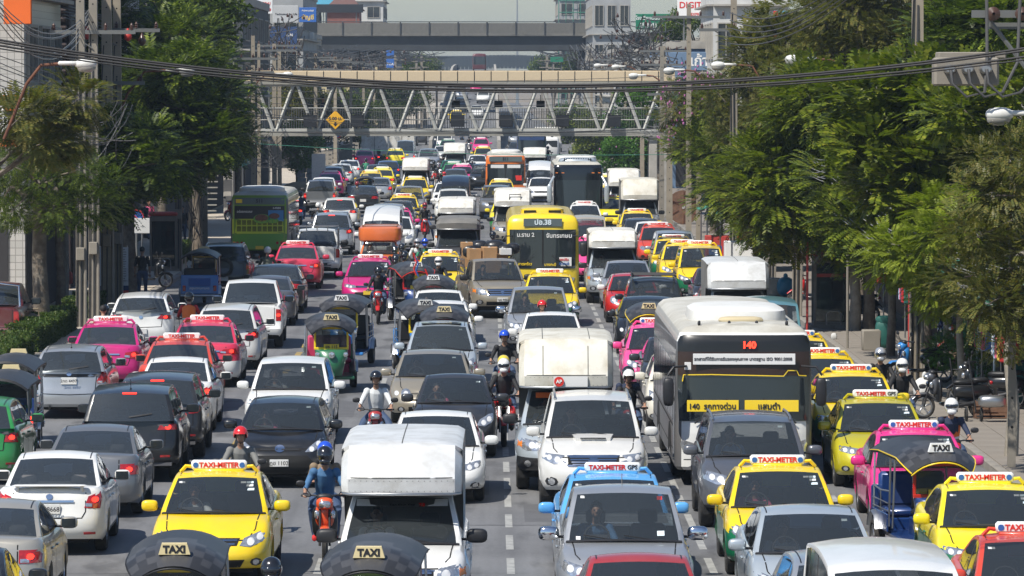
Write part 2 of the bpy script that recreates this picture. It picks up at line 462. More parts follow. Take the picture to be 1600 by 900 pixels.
def cabin(S):
 """greenhouse: painted pillars and roof, and separate panes. returns (paint MB, dict of pane MBs)"""
 A, B, Cc, D = S['prof']; H = S['H']; wb = S['W']/2 - S.get('cin', .09); wr = S['W']/2 - S.get('tum', .26)
 zb = S['top_belt'] if 'top_belt' in S else interp(S['top'], 0)
 st = []           # (y, z, b bow, roofness)
 nA = 6
 for i in range(nA+1):
  t = i/nA; st.append((A[0]+(B[0]-A[0])*t, A[1]+(B[1]-A[1])*t + .035*sin(pi*t), -(S.get('bow', .16)*(1-t)+.08*t), t*.8))
 cuts = sorted(set([round(B[0]+(Cc[0]-B[0])*k/6, 3) for k in range(1, 6)] + [c for c in S['pillars'] if B[0]+.03 < c < Cc[0]-.03]))
 for y in cuts:
  t = (y-B[0])/(Cc[0]-B[0]); z = B[1]+(Cc[1]-B[1])*t + (H-max(B[1],Cc[1])+abs(B[1]-Cc[1])*.3)*sin(pi*min(1,t*.9+.08))**.8
  st.append((y, z, -.08+.14*t, 1))
 nD = 5
 for i in range(nD+1):
  t = i/nD; st.append((Cc[0]+(D[0]-Cc[0])*t, Cc[1]+(D[1]-Cc[1])*t + S.get('rb', .03)*sin(pi*t), .06+(S.get('rbow', .12)-.06)*t, (1-t)*.8))
 n = len(st); iB = nA; iC = n-1-nD
 W_ = lambda z: wb + (wr-wb)*max(0, min(1, (z-zb)/(H-zb)))**1.15
 U = [-1,-.92,-.62,-.3,0,.3,.62,.92,1]; rc = S.get('rcrown', .045)
 body = MB(); panes = {'windshield': MB(), 'rear_window': MB()}
 def centre(i):
  y, z, b, r = st[i]; w = W_(z)
  return [(u*w, y + b*(1-u*u), z + rc*r*(1-u*u)) for u in U]
 rows = [centre(i) for i in range(n)]
 def quad(mbx, a, b, c, d, m=0, off=None):
  o = len(mbx.v)
  mbx.v += [a, b, c, d]; mbx.f.append((o, o+1, o+2, o+3)); mbx.m.append(m)
 ins = .010
 for i in range(n-1):
  for k in range(8):
   a, b, c, d = rows[i][k], rows[i][k+1], rows[i+1][k+1], rows[i+1][k]
   inner = 0 < k < 7
   if i < iB and inner and i < iB: quad(panes['windshield'], a, b, c, d)
   elif i >= iC and inner and S.get('rw', (0,5))[0] <= i-iC < S.get('rw', (0,5))[1]: quad(panes['rear_window'], a, b, c, d)
   else: quad(body, a, b, c, d, 2 if (i in (0,) and False) else (3 if S.get('dark_roof') else 0))
 pil = S['sidewin']          # list of (y0, y1) windows
 for wi, _ in enumerate(pil):
  panes['side_window_l%d' % wi] = MB(); panes['side_window_r%d' % wi] = MB()
 rail = S.get('rail', .055)
 for i in range(n-1):
  for sg in (-1, 1):
   cols = []
   for q in (i, i+1):
    y, z, b, r = st[q]; zbelt = interp(S['top'], y) - .015
    if z < zbelt: zbelt = z
    zt = z; z1 = max(zbelt, zt - rail*(1.0 if iB <= q <= iC else 1.45)); z2 = min(z1, zbelt + .035)
    cc = []
    for zz, ex in ((zt, 0), (zt-(zt-z1)*.45, .012), (z1, .006), (z2, .0), (zbelt, .0), (zbelt-.06, -.0)):
     cc.append((sg*(W_(zz)+ex), y, zz))
    cols.append(cc)
   ym = (st[i][0]+st[i+1][0])/2
   win = None
   for wi, (a0, a1) in enumerate(pil):
    if a0 < ym < a1: win = wi
   for k in range(5):
    a, b, c, d = cols[0][k], cols[0][k+1], cols[1][k+1], cols[1][k]
    if k == 2:
     if win is not None: quad(panes['side_window_%s%d' % ('l' if sg > 0 else 'r', win)], a, b, c, d)
     else: quad(body, a, b, c, d, 2 if (S.get('blackpil', True) and not S.get('vanpanel') and pil and pil[0][0] < ym < pil[-1][1]) else 0)
    else: quad(body, a, b, c, d, 2 if k == 3 and win is not None else 0)
 return body, panes, st, W_
def make_car(key, S):
 """list of parts of one vehicle kind; front looks to -Y, ground at z=0"""
 L, W, H, R = S['L'], S['W'], S['H'], S['R']; zf = S['top'][0][1]
 low = shell(S); cab, panes, st, W_ = cabin(S)
 P = []
 allb = bvh_of(low, cab, *panes.values()); lowb = bvh_of(low)
 P.append(Part('body', low.mesh(key+'_body', ['PA','PB','black_plastic'], 32)))
 P.append(Part('cabin_shell', cab.mesh(key+'_cabin', ['PC','PB','black_plastic','PT'], 40)))
 for nme, mb in panes.items():
  if not mb.f: continue
  g = S.get('glass', 'glass_dark') if not nme.startswith('rear') else 'glass_rear'
  P.append(Part(nme[:11] if nme.startswith('side') else nme, mb.mesh(key+'_'+nme, [g], 60)))
 A, B, Cc, D = S['prof']; zfl = .35; wi_ = W/2-.14
 it = MB(); it.box((0, (A[0]+D[0])/2+.1, zfl), (2*wi_, D[0]-A[0]-.1, .06))
 it.box((0, A[0]+.18, interp(S['top'], A[0])-.12), (2*wi_-.1, .42, .16), 0, .03)
 zt_ = interp(S['top'], D[0])
 if not S.get('bed') and D[0] > .5:
  it.box((0, D[0]-.22, zt_-.10), (2*wi_-.1, .5, .05))
 P.append(Part('dashboard', it.mesh(key+'_dash', ['seat_dark'], 30)))
 st_ = MB(); sy = S.get('seat', .25)
 sm = MB(); sm.box((0,.05,.55), (.5,.5,.14), 0, .05); sm.box((0,.33,.86), (.5,.14,.62), 0, .05); sm.box((0,.36,1.24 if H < 1.7 else 1.26), (.27,.10,.2), 0, .04)
 sme = sm.mesh(key+'_seat', ['seat_tan' if S.get('tan') else 'seat_dark'], 50)
 for x in (-.36,.36): P.append(Part('seat', sme, (x, sy, (H-1.47)*.35), minp=24))
 if S.get('rseat'):
  sm = MB(); sm.box((0,.05,.55), (W-.5,.5,.14), 0, .05); sm.box((0,.33,.82), (W-.5,.14,.55), 0, .05)
  for x in (-.4,.4): sm.box((x,.37,1.12), (.26,.09,.16), 0, .04)
  P.append(Part('rear_seat', sm.mesh(key+'_rseat', ['seat_tan' if S.get('tan') else 'seat_dark'], 50), (0, S['rseat'], (H-1.47)*.35), minp=24))
 sw = MB(); ringp = [(.17*cos(a*pi/8), 0, .17*sin(a*pi/8)) for a in range(17)]
 sw.tube(ringp, .014, 6, cap=False); sw.box((0,0,0), (.3,.02,.05)); P.append(Part('steering_wheel', sw.mesh(key+'_sw', ['black_plastic'], 60), (-.36, A[0]+.45, interp(S['top'], A[0])+.03), (radians(-25),0,0), minp=55))
 ub = MB(); ub.box((0,0,S['zb']+.14), (W-.52, L-.5, .3), 0); ub.box((0,(S['wy'][0]+S['wy'][1])/2,S['zb']+.12), (W-.16, S['wy'][1]-S['wy'][0]-2*R-.1, .22), 0)
 ub.box((0, 0, interp(S['top'],0)-.2 if 0 else R*2+.05), (W-.2, 0.02, .01))
 for yw in S['wy']:
  ub.box((0, yw, R*2+.1), (W-.12, 2*R+.1, .03), 0)
  for s in (-1,1): ub.box((0, yw+s*(R+.075), R+.16), (W-.12, .02, R+.2), 0)
 ub.tube([(.45*W/1.8, L/2-.35, .26),(.45*W/1.8, L/2-.02, .25)], .03, 8, 0)
 P.append(Part('underbody', ub.mesh(key+'_under', ['under'], 0)))
 sty = S.get('wstyle', 'alloy')
 for yw in S['wy']:
  for sg in (1, -1): P.append(wheel_part(R, S.get('ww', .20), sg, sty)(sg*(W/2-.115), yw))
 F = S['front']
 hl = F['hl']; sub = F.get('bulb', [(hl[0][0]+hl[2][0])/2, (hl[0][1]+hl[2][1])/2, .05])
 for sg in (1, -1):
  mb = MB(); patch(mb, lowb, [(sg*x, z) for x, z in hl], 'f', .010, 0)
  kid = MB()
  for (bx, bz, br) in F.get('bulbs', [sub]):
   pl = [(sg*bx+br*cos(a*pi/6), bz+br*sin(a*pi/6)) for a in range(12)]
   patch(kid, lowb, pl, 'f', .016, 0, step=.2, rings=2, depth=.0)
  k2 = []
  k2.append(Part('bulb', kid.mesh(key+'_bulb', ['lamp_bulb'], 50), minp=40))
  if F.get('amber'):
   am = MB(); patch(am, lowb, [(sg*x, z) for x, z in F['amber']], 'f', .014, 0); k2.append(Part('indicator', am.mesh(key+'_ind', ['lamp_amber'], 50), minp=30))
  P.append(Part('headlight', mb.mesh(key+'_hl', ['lamp_clear'], 60), kids=k2, minp=14))
  if F.get('fog'):
   fx, fz, fr_ = F['fog']
   mb = MB(); patch(mb, lowb, [(sg*(fx+fr_*1.9*cos(a*pi/4)), fz+fr_*1.35*sin(a*pi/4)) for a in range(8)], 'f', .006, 0)
   k = MB(); patch(k, lowb, [(sg*fx+fr_*cos(a*pi/6), fz+fr_*sin(a*pi/6)) for a in range(12)], 'f', .012, 0, step=.2, rings=2)
   P.append(Part('fog_lamp', mb.mesh(key+'_fogs', ['black_plastic'], 40), kids=[Part('lens', k.mesh(key+'_fog', ['lamp_clear'], 50), minp=40)], minp=30))
 if F.get('grille'):
  mb = MB(); patch(mb, lowb, F['grille'], 'f', .010, 0, step=.05)
  kids = []
  gx = max(p[0] for p in F['grille']); gz0 = min(p[1] for p in F['grille']); gz1 = max(p[1] for p in F['grille'])
  ns = F.get('slats', 3)
  for k in range(ns):
   z = gz0 + (gz1-gz0)*(k+.5+ (0 if not F.get('topbar') else .0))/ns; t = (z-gz0)/(gz1-gz0)
   wd = [abs(p[0]) for p in F['grille'] if abs(p[1]-z) < (gz1-gz0)*.6]; wx = gx*(.80+.16*t)
   s_ = MB(); ribbon(s_, lowb, [(-wx, z),(wx, z)], 'f', F.get('sw', .022), .018, 0)
   if s_.v: kids.append(Part('slat', s_.mesh(key+'_slat', ['chrome' if F.get('chrome') else 'black_plastic'], 40), minp=36))
  P.append(Part('grille', mb.mesh(key+'_grille', [F.get('gmat','seam')], 50), kids=kids, minp=14))
  if F.get('surround'):
   s_ = MB(); g = F['grille']; ribbon(s_, lowb, g+[g[0]], 'f', .03, .012, 0)
   P.append(Part('grille_surround', s_.mesh(key+'_gs', ['chrome'], 40), minp=24))
 if F.get('intake'):
  mb = MB(); patch(mb, lowb, F['intake'], 'f', .016, 0, step=.05, rings=4); P.append(Part('air_intake', mb.mesh(key+'_intake', ['seam'], 50), minp=18))
 ez = F.get('emz')
 if ez:
  mb = MB(); er = F.get('emr', .06); patch(mb, lowb, [(er*cos(a*pi/6), ez+er*.72*sin(a*pi/6)) for a in range(12)], 'f', .018, 0, step=.3, rings=2)
  P.append(Part('emblem', mb.mesh(key+'_emblem', ['chrome'], 40), minp=45))
 def box_on(bvh, ax, x, z, w, h, d, m, nm, minp=0, kids=None):
  q = hitpt(bvh, ax, x, z)
  if q is None: return
  mb = MB(); mb.box((0,0,0), (w, d, h), 0, .004); sgn = -1 if ax == 'f' else 1
  P.append(Part(nm, mb.mesh(key+'_'+nm, [m], 0), (q.x, q.y+sgn*(d/2+.004), q.z), minp=minp, kids=kids))
 pz = F.get('plate', .42)
 box_on(lowb, 'f', 0, pz, .34, .13, .03, 'PLATE', 'number_plate', 30)
 sm = MB()
 yA = A[0]; y0 = -L/2+.16
 if not S.get('nohood'):
  hw = W/2*.78
  for sg in (-1,1): ribbon(sm, lowb, [(sg*hw*.80, -L/2+.22),(sg*hw*.95, -L/2+.5),(sg*hw, yA-.05)], 't', .018, .003)
  ribbon(sm, lowb, [(-hw*.8, zf-.03+F.get('hz',0)),(hw*.8, zf-.03+F.get('hz',0))], 'f', .018, .003)
 if len(sm.v): P.append(Part('bonnet_seam', sm.mesh(key+'_hseam', ['seam'], 0), minp=32))
 for ax in ('s', 'l'):
  sm = MB()
  for y in S['doors']:
   ribbon(sm, lowb, [(y, S['zb']+.08),(y, interp(S['top'], y)-.06)], ax, .020, .004)
  ribbon(sm, lowb, [(S['doors'][0], S['zb']+.10),(S['doors'][-1], S['zb']+.10)], ax, .020, .004)
  P.append(Part('door_seam', sm.mesh(key+'_dseam', ['seam'], 0), minp=32))
  sg = 1 if ax == 's' else -1
  for y in S['handles']:
   q = hitpt(lowb, ax, y, interp(S['top'], y)-.17)
   if q is None: continue
   mb = MB(); mb.sup((0,0,0), (.018,.10,.016), .6, 10, 6)
   P.append(Part('door_handle', mb.mesh(key+'_handle', [S.get('hmat','PB')], 50), (q.x+sg*.018, y, q.z), minp=32))
 wz = A[1]; mb = MB()
 cw = []
 for k in range(9):
  u = -1+k/4; cw.append((u*W_(wz)*.96, A[0]+st[0][2]*(1-u*u)-.03, interp(S['top'], A[0])+S.get('crown',.035)*(1-u*u)+.006))
 mb.tube(cw, [.045]*9, 6, flat=.45); P.append(Part('cowl', mb.mesh(key+'_cowl', ['black_plastic'], 40), minp=20))
 for (x0, x1) in ((-.05,-.55),(.48,.0)):
  mb = MB(); pa = []
  for k in range(5):
   x = x0+(x1-x0)*k/4; tt = .03+.10*k/4
   y = A[0]+(B[0]-A[0])*tt; z = A[1]+(B[1]-A[1])*tt+.035*sin(pi*tt); u = x/W_(z); b = st[0][2]
   pa.append((x, y+b*(1-u*u)-.025, z+.022))
  mb.tube(pa, .009, 5); P.append(Part('wiper', mb.mesh(key+'_wiper', ['black_plastic'], 0), minp=40))
 mx, my, mz = W/2+.06, A[0]+S.get('miry', .42), interp(S['top'], A[0])+S.get('mirz', .08)
 ms_ = S.get('mirsz', 1.0)
 for sg in (1, -1):
  mb = MB(); mb.sup((sg*mx+sg*.05*ms_, my, mz), (.125*ms_, .075*ms_, .085*ms_), .62, 14, 8, 0)
  mb.box((sg*(mx-.09), my+.02, mz-.05), (.14,.05,.035), 1, .01)
  k = MB(); k.box((sg*mx+sg*.05*ms_, my+.078*ms_, mz), (.20*ms_, .006, .13*ms_), 0)
  P.append(Part('wing_mirror', mb.mesh(key+'_mirror', [S.get('mirm','PC'),'black_plastic'], 60), kids=[Part('mirror_glass', k.mesh(key+'_mg', ['glass_solid'], 0), minp=45)]))
 T = S['tail']
 for sg in (1, -1):
  mb = MB(); patch(mb, allb, [(sg*x, z) for x, z in T['tl']], 'r', .010, 0)
  P.append(Part('tail_light', mb.mesh(key+'_tl', ['lamp_red'], 60), minp=14)); tx = sum(q[0] for q in T['tl'])/len(T['tl']); tz = sum(q[1] for q in T['tl'])/len(T['tl']); bm_ = MB(); patch(bm_, allb, [(sg*(tx+.055*cos(a*pi/4)), tz+.045*sin(a*pi/4)) for a in range(8)], 'r', .018, 0, step=.3, rings=2); tb = Part('tail_bulb', bm_.mesh(key+'_tb', ['TAIL'], 60), minp=14); P[-1].kids = [tb]
  kk = MB()
  if T.get('white'):
   patch(kk, allb, [(sg*x, z) for x, z in T['white']], 'r', .014, 0); P[-1].kids = [tb, Part('reversing_lens', kk.mesh(key+'_rl', ['lamp_clear'], 50), minp=40)]
  if T.get('refl'):
   rx, rz = T['refl']; mb = MB(); patch(mb, allb, [(sg*(rx-.09), rz-.02),(sg*(rx+.09), rz-.02),(sg*(rx+.09), rz+.02),(sg*(rx-.09), rz+.02)], 'r', .006)
   P.append(Part('reflector', mb.mesh(key+'_refl', ['lamp_red'], 40), minp=40))
 box_on(allb, 'r', 0, T['plate'], .34, .15, .03, 'PLATE', 'number_plate', 24)
 if T.get('chrome'):
  mb = MB(); ribbon(mb, allb, [(-T['chrome'][0], T['chrome'][1]),(T['chrome'][0], T['chrome'][1])], 'r', .035, .02)
  P.append(Part('trim_strip', mb.mesh(key+'_trim', ['chrome'], 40), minp=28))
 sm = MB()
 if T.get('seam'):
  ribbon(sm, allb, T['seam'], 'r', .018, .003); ribbon(sm, allb, [(-x, z) for x, z in T['seam']], 'r', .018, .003)
  P.append(Part('boot_seam', sm.mesh(key+'_bseam', ['seam'], 0), minp=32))
 if T.get('emz'):
  mb = MB(); patch(mb, allb, [(.055*cos(a*pi/6), T['emz']+.045*sin(a*pi/6)) for a in range(12)], 'r', .014, 0, step=.3, rings=2)
  P.append(Part('emblem', mb.mesh(key+'_emr', ['chrome'], 40), minp=45))
 if T.get('brake'):
  bz, by = T['brake']; mb = MB(); mb.box((0,by,bz), (.26,.04,.03), 0, .005); P.append(Part('brake_light', mb.mesh(key+'_brk', ['TAIL'], 0), minp=24))
 if T.get('wiper'):
  mb = MB(); ribbon(mb, allb, [(0.0, T['wiper']),(-.42, T['wiper']+.06)], 'r', .025, .02); P.append(Part('rear_wiper', mb.mesh(key+'_rw', ['black_plastic'], 0), minp=40))
 if T.get('lowtrim'):
  mb = MB(); a, b = T['lowtrim']; patch(mb, allb, [(-.55,a),(.55,a),(.6,b),(-.6,b)], 'r', .005); P.append(Part('bumper_trim', mb.mesh(key+'_bt', ['black_plastic'], 40), minp=24))
 if S.get('spoiler'):
  sy_, sz = S['spoiler']; mb = MB(); mb.sup((0, sy_, sz), (W/2-.26, .10, .018), .5, 20, 6)
  for x in (-.5,.5): mb.box((x, sy_-.02, sz-.05), (.05,.08,.09), 0, .01)
  P.append(Part('spoiler', mb.mesh(key+'_spoiler', ['PA'], 50), minp=20))
 if S.get('rails'):
  for sg in (1, -1):
   mb = MB(); x = sg*(W_(H)-.03); y0, y1 = S['rails']
   mb.tube([(x,y0,H-.03),(x,y0+.12,H+.015),(x,(y0+y1)/2,H+.03),(x,y1-.12,H+.005),(x,y1,H-.05)], .02, 8); P.append(Part('roof_rail', mb.mesh(key+'_rail', [S.get('railm','steel')], 60), minp=20))
 if S.get('rooflines'):
  for sg in (-1,1):
   sm = MB(); ribbon(sm, allb, [(sg*(W_(H)-.06), B[0]+.1),(sg*(W_(H)-.06), Cc[0]-.03)], 't', .018, .003)
   P.append(Part('roof_seam', sm.mesh(key+'_rseam', ['black_plastic'], 0), minp=28))
 if S.get('antenna'):
  mb = MB(); ay = S['antenna']; mb.tube([(0,ay,H-.03),(0,ay+.03,H+.02)], [.03,.015], 8); mb.tube([(0,ay,H),(0,ay+.12,H+.19)], .006, 5)
  P.append(Part('antenna', mb.mesh(key+'_ant', ['black_plastic'], 50), minp=40))
 P += S.get('extra', lambda *a: [])(key, S, lowb, allb, W_)
 return P
def sticker(S, W_, st, x, t, w=.09, h=.09, m='sticker', key='s'):
 A, B = S['prof'][0], S['prof'][1]; mb = MB()
 vs = []
 for (dx, dt) in ((-w/2,-h),(w/2,-h),(w/2,0),(-w/2,0)):
  tt = t+dt; z = A[1]+(B[1]-A[1])*tt+.035*sin(pi*tt); y = A[0]+(B[0]-A[0])*tt; u = (x+dx)/W_(z)
  b = -(S.get('bow',.16)*(1-tt)+.08*tt)
  vs.append((x+dx, y+b*(1-u*u)-.006, z+.008))
 mb.add(vs, [(0,1,2,3)])
 return Part('sticker', mb.mesh(key+'_stk', [m], 0), minp=55)
MATS['PLATE'] = bpy.data.materials.new('PLATE'); MATS['TAIL'] = bpy.data.materials.new('TAIL')
# vehicle kinds
FP = [(0,.10),(.12,.03),(.33,0),(.5,.015),(.64,.05),(.82,.13),(1,.26)]
RP = [(0,.10),(.12,.02),(.35,0),(.48,.02),(.56,.05),(.8,.07),(1,.12)]
def rectp(x0, z0, x1, z1): return [(x0,z0),(x1,z0),(x1,z1),(x0,z1)]
def sedan(L=4.55, W=1.76, H=1.48, zf=.70, zc=.97, zd=1.06, R=.315, **k):
 h = L/2
 S = dict(L=L, W=W, H=H, R=R, wy=(-h+.93, h-1.02), zb=.21, split=.70, fpush=FP, rpush=RP,
      top=[(-h,zf),(-h+.22,zf+.07),(-h+.75,zc-.07),(-h+1.25,zc),(0,zc+.0),(h-1.0,zd-.04),(h-.35,zd),(h-.1,zd-.02),(h,zd-.06)],
      open=(-h+1.30, h-.98), cuts=[-h+1.28, h-.98, -.2], prof=((-h+1.22,zc-.02),(-h+2.02,H-.06),(h-1.52,H-.075),(h-.80,zd-.02)),
      pillars=[.20,.30,h-1.40,h-1.72], sidewin=[(-h+1.55,.20),(.30,h-1.10)], doors=[-h+1.42,.25,h-1.28], handles=[.02,h-1.42], seat=.02, rseat=.80, bow=.20, rw=(0,5),
      front=dict(hl=[(.44,.60),(.60,.58),(.84,.68),(.86,.80),(.74,.79),(.50,.70)], bulbs=[(.60,.655,.055),(.73,.72,.05)], grille=[(-.40,.60),(.40,.60),(.44,.70),(-.44,.70)], slats=2, chrome=True, emz=.66,
         intake=[(-.45,.28),(.45,.28),(.52,.40),(-.52,.40)], fog=(.68,.36,.045), plate=.50),
      tail=dict(tl=[(.46,.78),(.82,.74),(.86,.88),(.84,.95),(.50,.90)], white=[(.48,.79),(.60,.78),(.60,.83),(.48,.84)], plate=.74, chrome=(.36,.86), seam=[(.58,.99),(.60,.72),(.55,.60),(0,.60)], emz=.93, refl=(.62,.36)),
      rooflines=True)
 S.update(k); return S
def hatch(L=4.0, W=1.70, H=1.51, zf=.72, zc=1.0, zd=1.06, R=.30, **k):
 h = L/2
 S = dict(L=L, W=W, H=H, R=R, wy=(-h+.80, h-.70), zb=.21, split=.70, fpush=FP, rpush=[(0,.08),(.12,.0),(.4,0),(.52,.04),(.8,.06),(1,.10)], cr=.45, nr=3.4,
      top=[(-h,zf),(-h+.2,zf+.09),(-h+.65,zc-.08),(-h+1.1,zc),(0,zc+.02),(h-.5,zd),(h,zd)],
      open=(-h+1.08, h-.16), cuts=[-h+1.06, h-.16, -.2], prof=((-h+1.0,zc-.02),(-h+1.78,H-.06),(h-.50,H-.09),(h-.13,zd-.02)),
      pillars=[.10,.20,h-.62,h-.9], sidewin=[(-h+1.3,.10),(.20,h-.60)], doors=[-h+1.22,.15,h-.85], handles=[-.08,h-.98], seat=-.05, rseat=.62, bow=.20, rbow=.14, rb=.04,
      front=dict(hl=[(.40,.62),(.62,.60),(.83,.74),(.84,.90),(.70,.84),(.50,.70)], bulbs=[(.58,.67,.05),(.70,.76,.05)], grille=[(-.42,.64),(.42,.64),(.40,.71),(-.40,.71)], slats=1, chrome=True, emz=.70,
         intake=[(-.50,.30),(.50,.30),(.62,.50),(.50,.56),(-.50,.56),(-.62,.50)], fog=(.70,.34,.04), plate=.44),
      tail=dict(tl=[(.60,.72),(.80,.74),(.82,1.0),(.76,1.06),(.62,.90)], white=[(.62,.74),(.74,.75),(.74,.80),(.62,.79)], plate=.74, seam=[(.64,1.0),(.62,.60),(.5,.52),(0,.52)], emz=.92, wiper=1.10, refl=(.62,.36)),
      rooflines=True)
 S.update(k); return S
def suv(L=4.6, W=1.84, H=1.74, zf=.92, zc=1.14, zd=1.18, R=.37, **k):
 h = L/2
 S = dict(L=L, W=W, H=H, R=R, wy=(-h+.92, h-.95), zb=.32, split=.62, fpush=[(0,.10),(.12,.03),(.3,0),(.5,.01),(.66,.04),(.85,.10),(1,.22)], rpush=[(0,.06),(.12,0),(.4,0),(.5,.04),(1,.09)], cr=.40, nr=4,
      top=[(-h,zf),(-h+.25,zf+.07),(-h+.8,zc-.05),(-h+1.25,zc),(0,zc),(h-.5,zd),(h,zd)], flare=.03, ww=.24, trimband=True,
      open=(-h+1.22, h-.14), cuts=[-h+1.2, h-.14, -.2], prof=((-h+1.16,zc-.02),(-h+1.88,H-.07),(h-.36,H-.08),(h-.12,zd-.02)),
      pillars=[.15,.26,h-1.2,h-1.3,h-.5], sidewin=[(-h+1.45,.15),(.26,h-1.3),(h-1.2,h-.46)], doors=[-h+1.38,.20,h-1.22], handles=[-.02,h-1.38], seat=0, rseat=.80, bow=.14, rbow=.10, tum=.24,
      front=dict(hl=[(.46,.78),(.66,.76),(.88,.84),(.89,.98),(.74,.96),(.50,.90)], bulbs=[(.60,.85,.055),(.74,.88,.05)], grille=[(-.42,.74),(.42,.74),(.46,.90),(-.46,.90)], slats=3, chrome=True, surround=True, emz=.82,
         intake=[(-.5,.42),(.5,.42),(.5,.56),(-.5,.56)], fog=(.70,.50,.055), plate=.60),
      tail=dict(tl=[(.62,.92),(.88,.94),(.88,1.12),(.62,1.08)], plate=.78, seam=[(.70,1.08),(.70,.70),(.5,.60),(0,.60)], emz=1.04, wiper=1.22, refl=(.66,.50), lowtrim=(.36,.50), brake=(H-.06,h-.30)),
      rails=(-h+2.0, h-.5))
 S.update(k); return S
def pickup(L=5.15, W=1.80, H=1.76, cab2=True, **k):
 h = L/2; zf = .95; zc = 1.15; y3 = .62 if cab2 else .25
 S = dict(L=L, W=W, H=H, R=.37, wy=(-h+.95, h-1.15), zb=.34, split=.62, fpush=[(0,.10),(.12,.03),(.3,0),(.5,.01),(.66,.04),(.85,.10),(1,.22)], rpush=[(0,.05),(.12,0),(.35,0),(.4,.10),(1,.12)], cr=.14, nr=5,
      top=[(-h,zf),(-h+.25,zf+.06),(-h+.8,zc-.05),(-h+1.25,zc),(y3,zc+.02),(h,zc+.02)], flare=.035, ww=.24,
      open=(-h+1.22, y3+.0), bed=(y3+.20, h-.14), cuts=[-h+1.2, y3, y3+.20, h-.2, h-.14], prof=((-h+1.16,zc-.02),(-h+1.90,H-.06),(y3-.22,H-.07),(y3-.02,zc)),
      pillars=[-.35,-.25], sidewin=[(-h+1.45,-.35 if cab2 else y3-.1),(-.25,y3-.16)] if cab2 else [(-h+1.45,y3-.12)], doors=[-h+1.38,-.30,y3-.06] if cab2 else [-h+1.38,y3-.06], handles=[-.5,y3-.25] if cab2 else [y3-.25], seat=-.45, bow=.14, rbow=.05, tum=.24,
      front=dict(hl=[(.48,.76),(.70,.75),(.88,.80),(.89,.97),(.72,.96),(.52,.92)], bulbs=[(.62,.85,.06)], amber=[(.80,.80),(.89,.82),(.89,.94),(.80,.92)], grille=[(-.44,.74),(.44,.74),(.46,.90),(-.46,.90)], slats=3, chrome=True, surround=True, emz=.83,
         intake=[(-.5,.42),(.5,.42),(.5,.54),(-.5,.54)], fog=(.70,.52,.06), plate=.60),
      tail=dict(tl=[(.74,.78),(.88,.78),(.88,1.10),(.74,1.10)], plate=.52, seam=[(.70,1.14),(.70,.66),(0,.66)], emz=None, lowtrim=(.40,.60)), mirm='black_plastic', mirsz=1.15)
 S.update(k)
 def extra(key, S, lowb, allb, W_, old=S.get('extra')):
  mb = MB(); y0, y1 = S['bed']; yc = (y0+y1)/2; wi = W/2-.13; zt = zc+.02
  mb.box((0,yc,.66), (2*wi, y1-y0, .04));
  for sg in (-1,1): mb.box((sg*wi,yc,.90), (.03,y1-y0,.5));
  mb.box((0,y0,.90), (2*wi,.03,.5)); mb.box((0,y1,.90), (2*wi,.03,.48))
  for sg in (-1,1): mb.box((sg*(wi-.12),S['wy'][1],.80), (.22,.8,.26), 0, .03)
  P = [Part('cargo_bed', mb.mesh(key+'_bed', ['PB'], 0))]
  if old: P += old(key, S, lowb, allb, W_)
  return P
 S['extra'] = extra
 return S
def hiace(L=4.8, W=1.72, H=2.05, **k):
 h = L/2
 S = dict(L=L, W=W, H=H, R=.33, wy=(-h+.95, h-1.0), zb=.24, split=.6, fpush=[(0,.08),(.12,.02),(.3,0),(.5,.02),(.7,.08),(1,.22)], rpush=[(0,.04),(.12,0),(1,.05)], cf=.5, cr=.25, nr=5,
      top=[(-h,.98),(-h+.25,1.06),(-h+.6,1.12),(0,1.12),(h,1.12)], open=(-h+.42, h-.12), cuts=[-h+.40,h-.12], prof=((-h+.36,1.06),(-h+1.1,H-.10),(h-.30,H-.10),(h-.10,1.10)),
      pillars=[-1.0,-.9,.25,.35,1.5,1.6], sidewin=[(-h+.7,-1.0),(-.9,.25),(.35,1.5),(1.6,h-.32)], doors=[-h+.8,-.95,.3], handles=[-1.1,-.8], seat=-1.15, rseat=.4, bow=.20, rbow=.04, tum=.16, rcrown=.07,
      front=dict(hl=[(.44,.70),(.66,.68),(.80,.76),(.80,.94),(.64,.90),(.46,.84)], grille=[(-.36,.72),(.36,.72),(.38,.84),(-.38,.84)], slats=2, chrome=True, emz=.78, intake=[(-.5,.34),(.5,.34),(.5,.48),(-.5,.48)], plate=.55, fog=(.66,.42,.04)),
      tail=dict(tl=[(.70,.70),(.84,.70),(.84,1.05),(.70,1.05)], plate=.6, seam=[(.72,1.08),(.72,.5),(0,.5)], wiper=1.2))
 S.update(k); return S
def ex_fortuner(key, S, lowb, allb, W_):
 P = []; h = S['L']/2
 mb = MB(); patch(mb, lowb, [(-.30,-h+.75),(.30,-h+.75),(.36,-h+1.12),(-.36,-h+1.12)], 't', .045, 0);
 q = MB(); ribbon(q, lowb, [(-.22,-h+.74),(.22,-h+.74)], 't', .05, .05)
 P.append(Part('bonnet_scoop', mb.mesh(key+'_scoop', ['PA'], 50), kids=[Part('scoop_grille', q.mesh(key+'_sg', ['seam'], 0))]))
 return P
def ex_wingback(key, S, lowb, allb, W_): return []
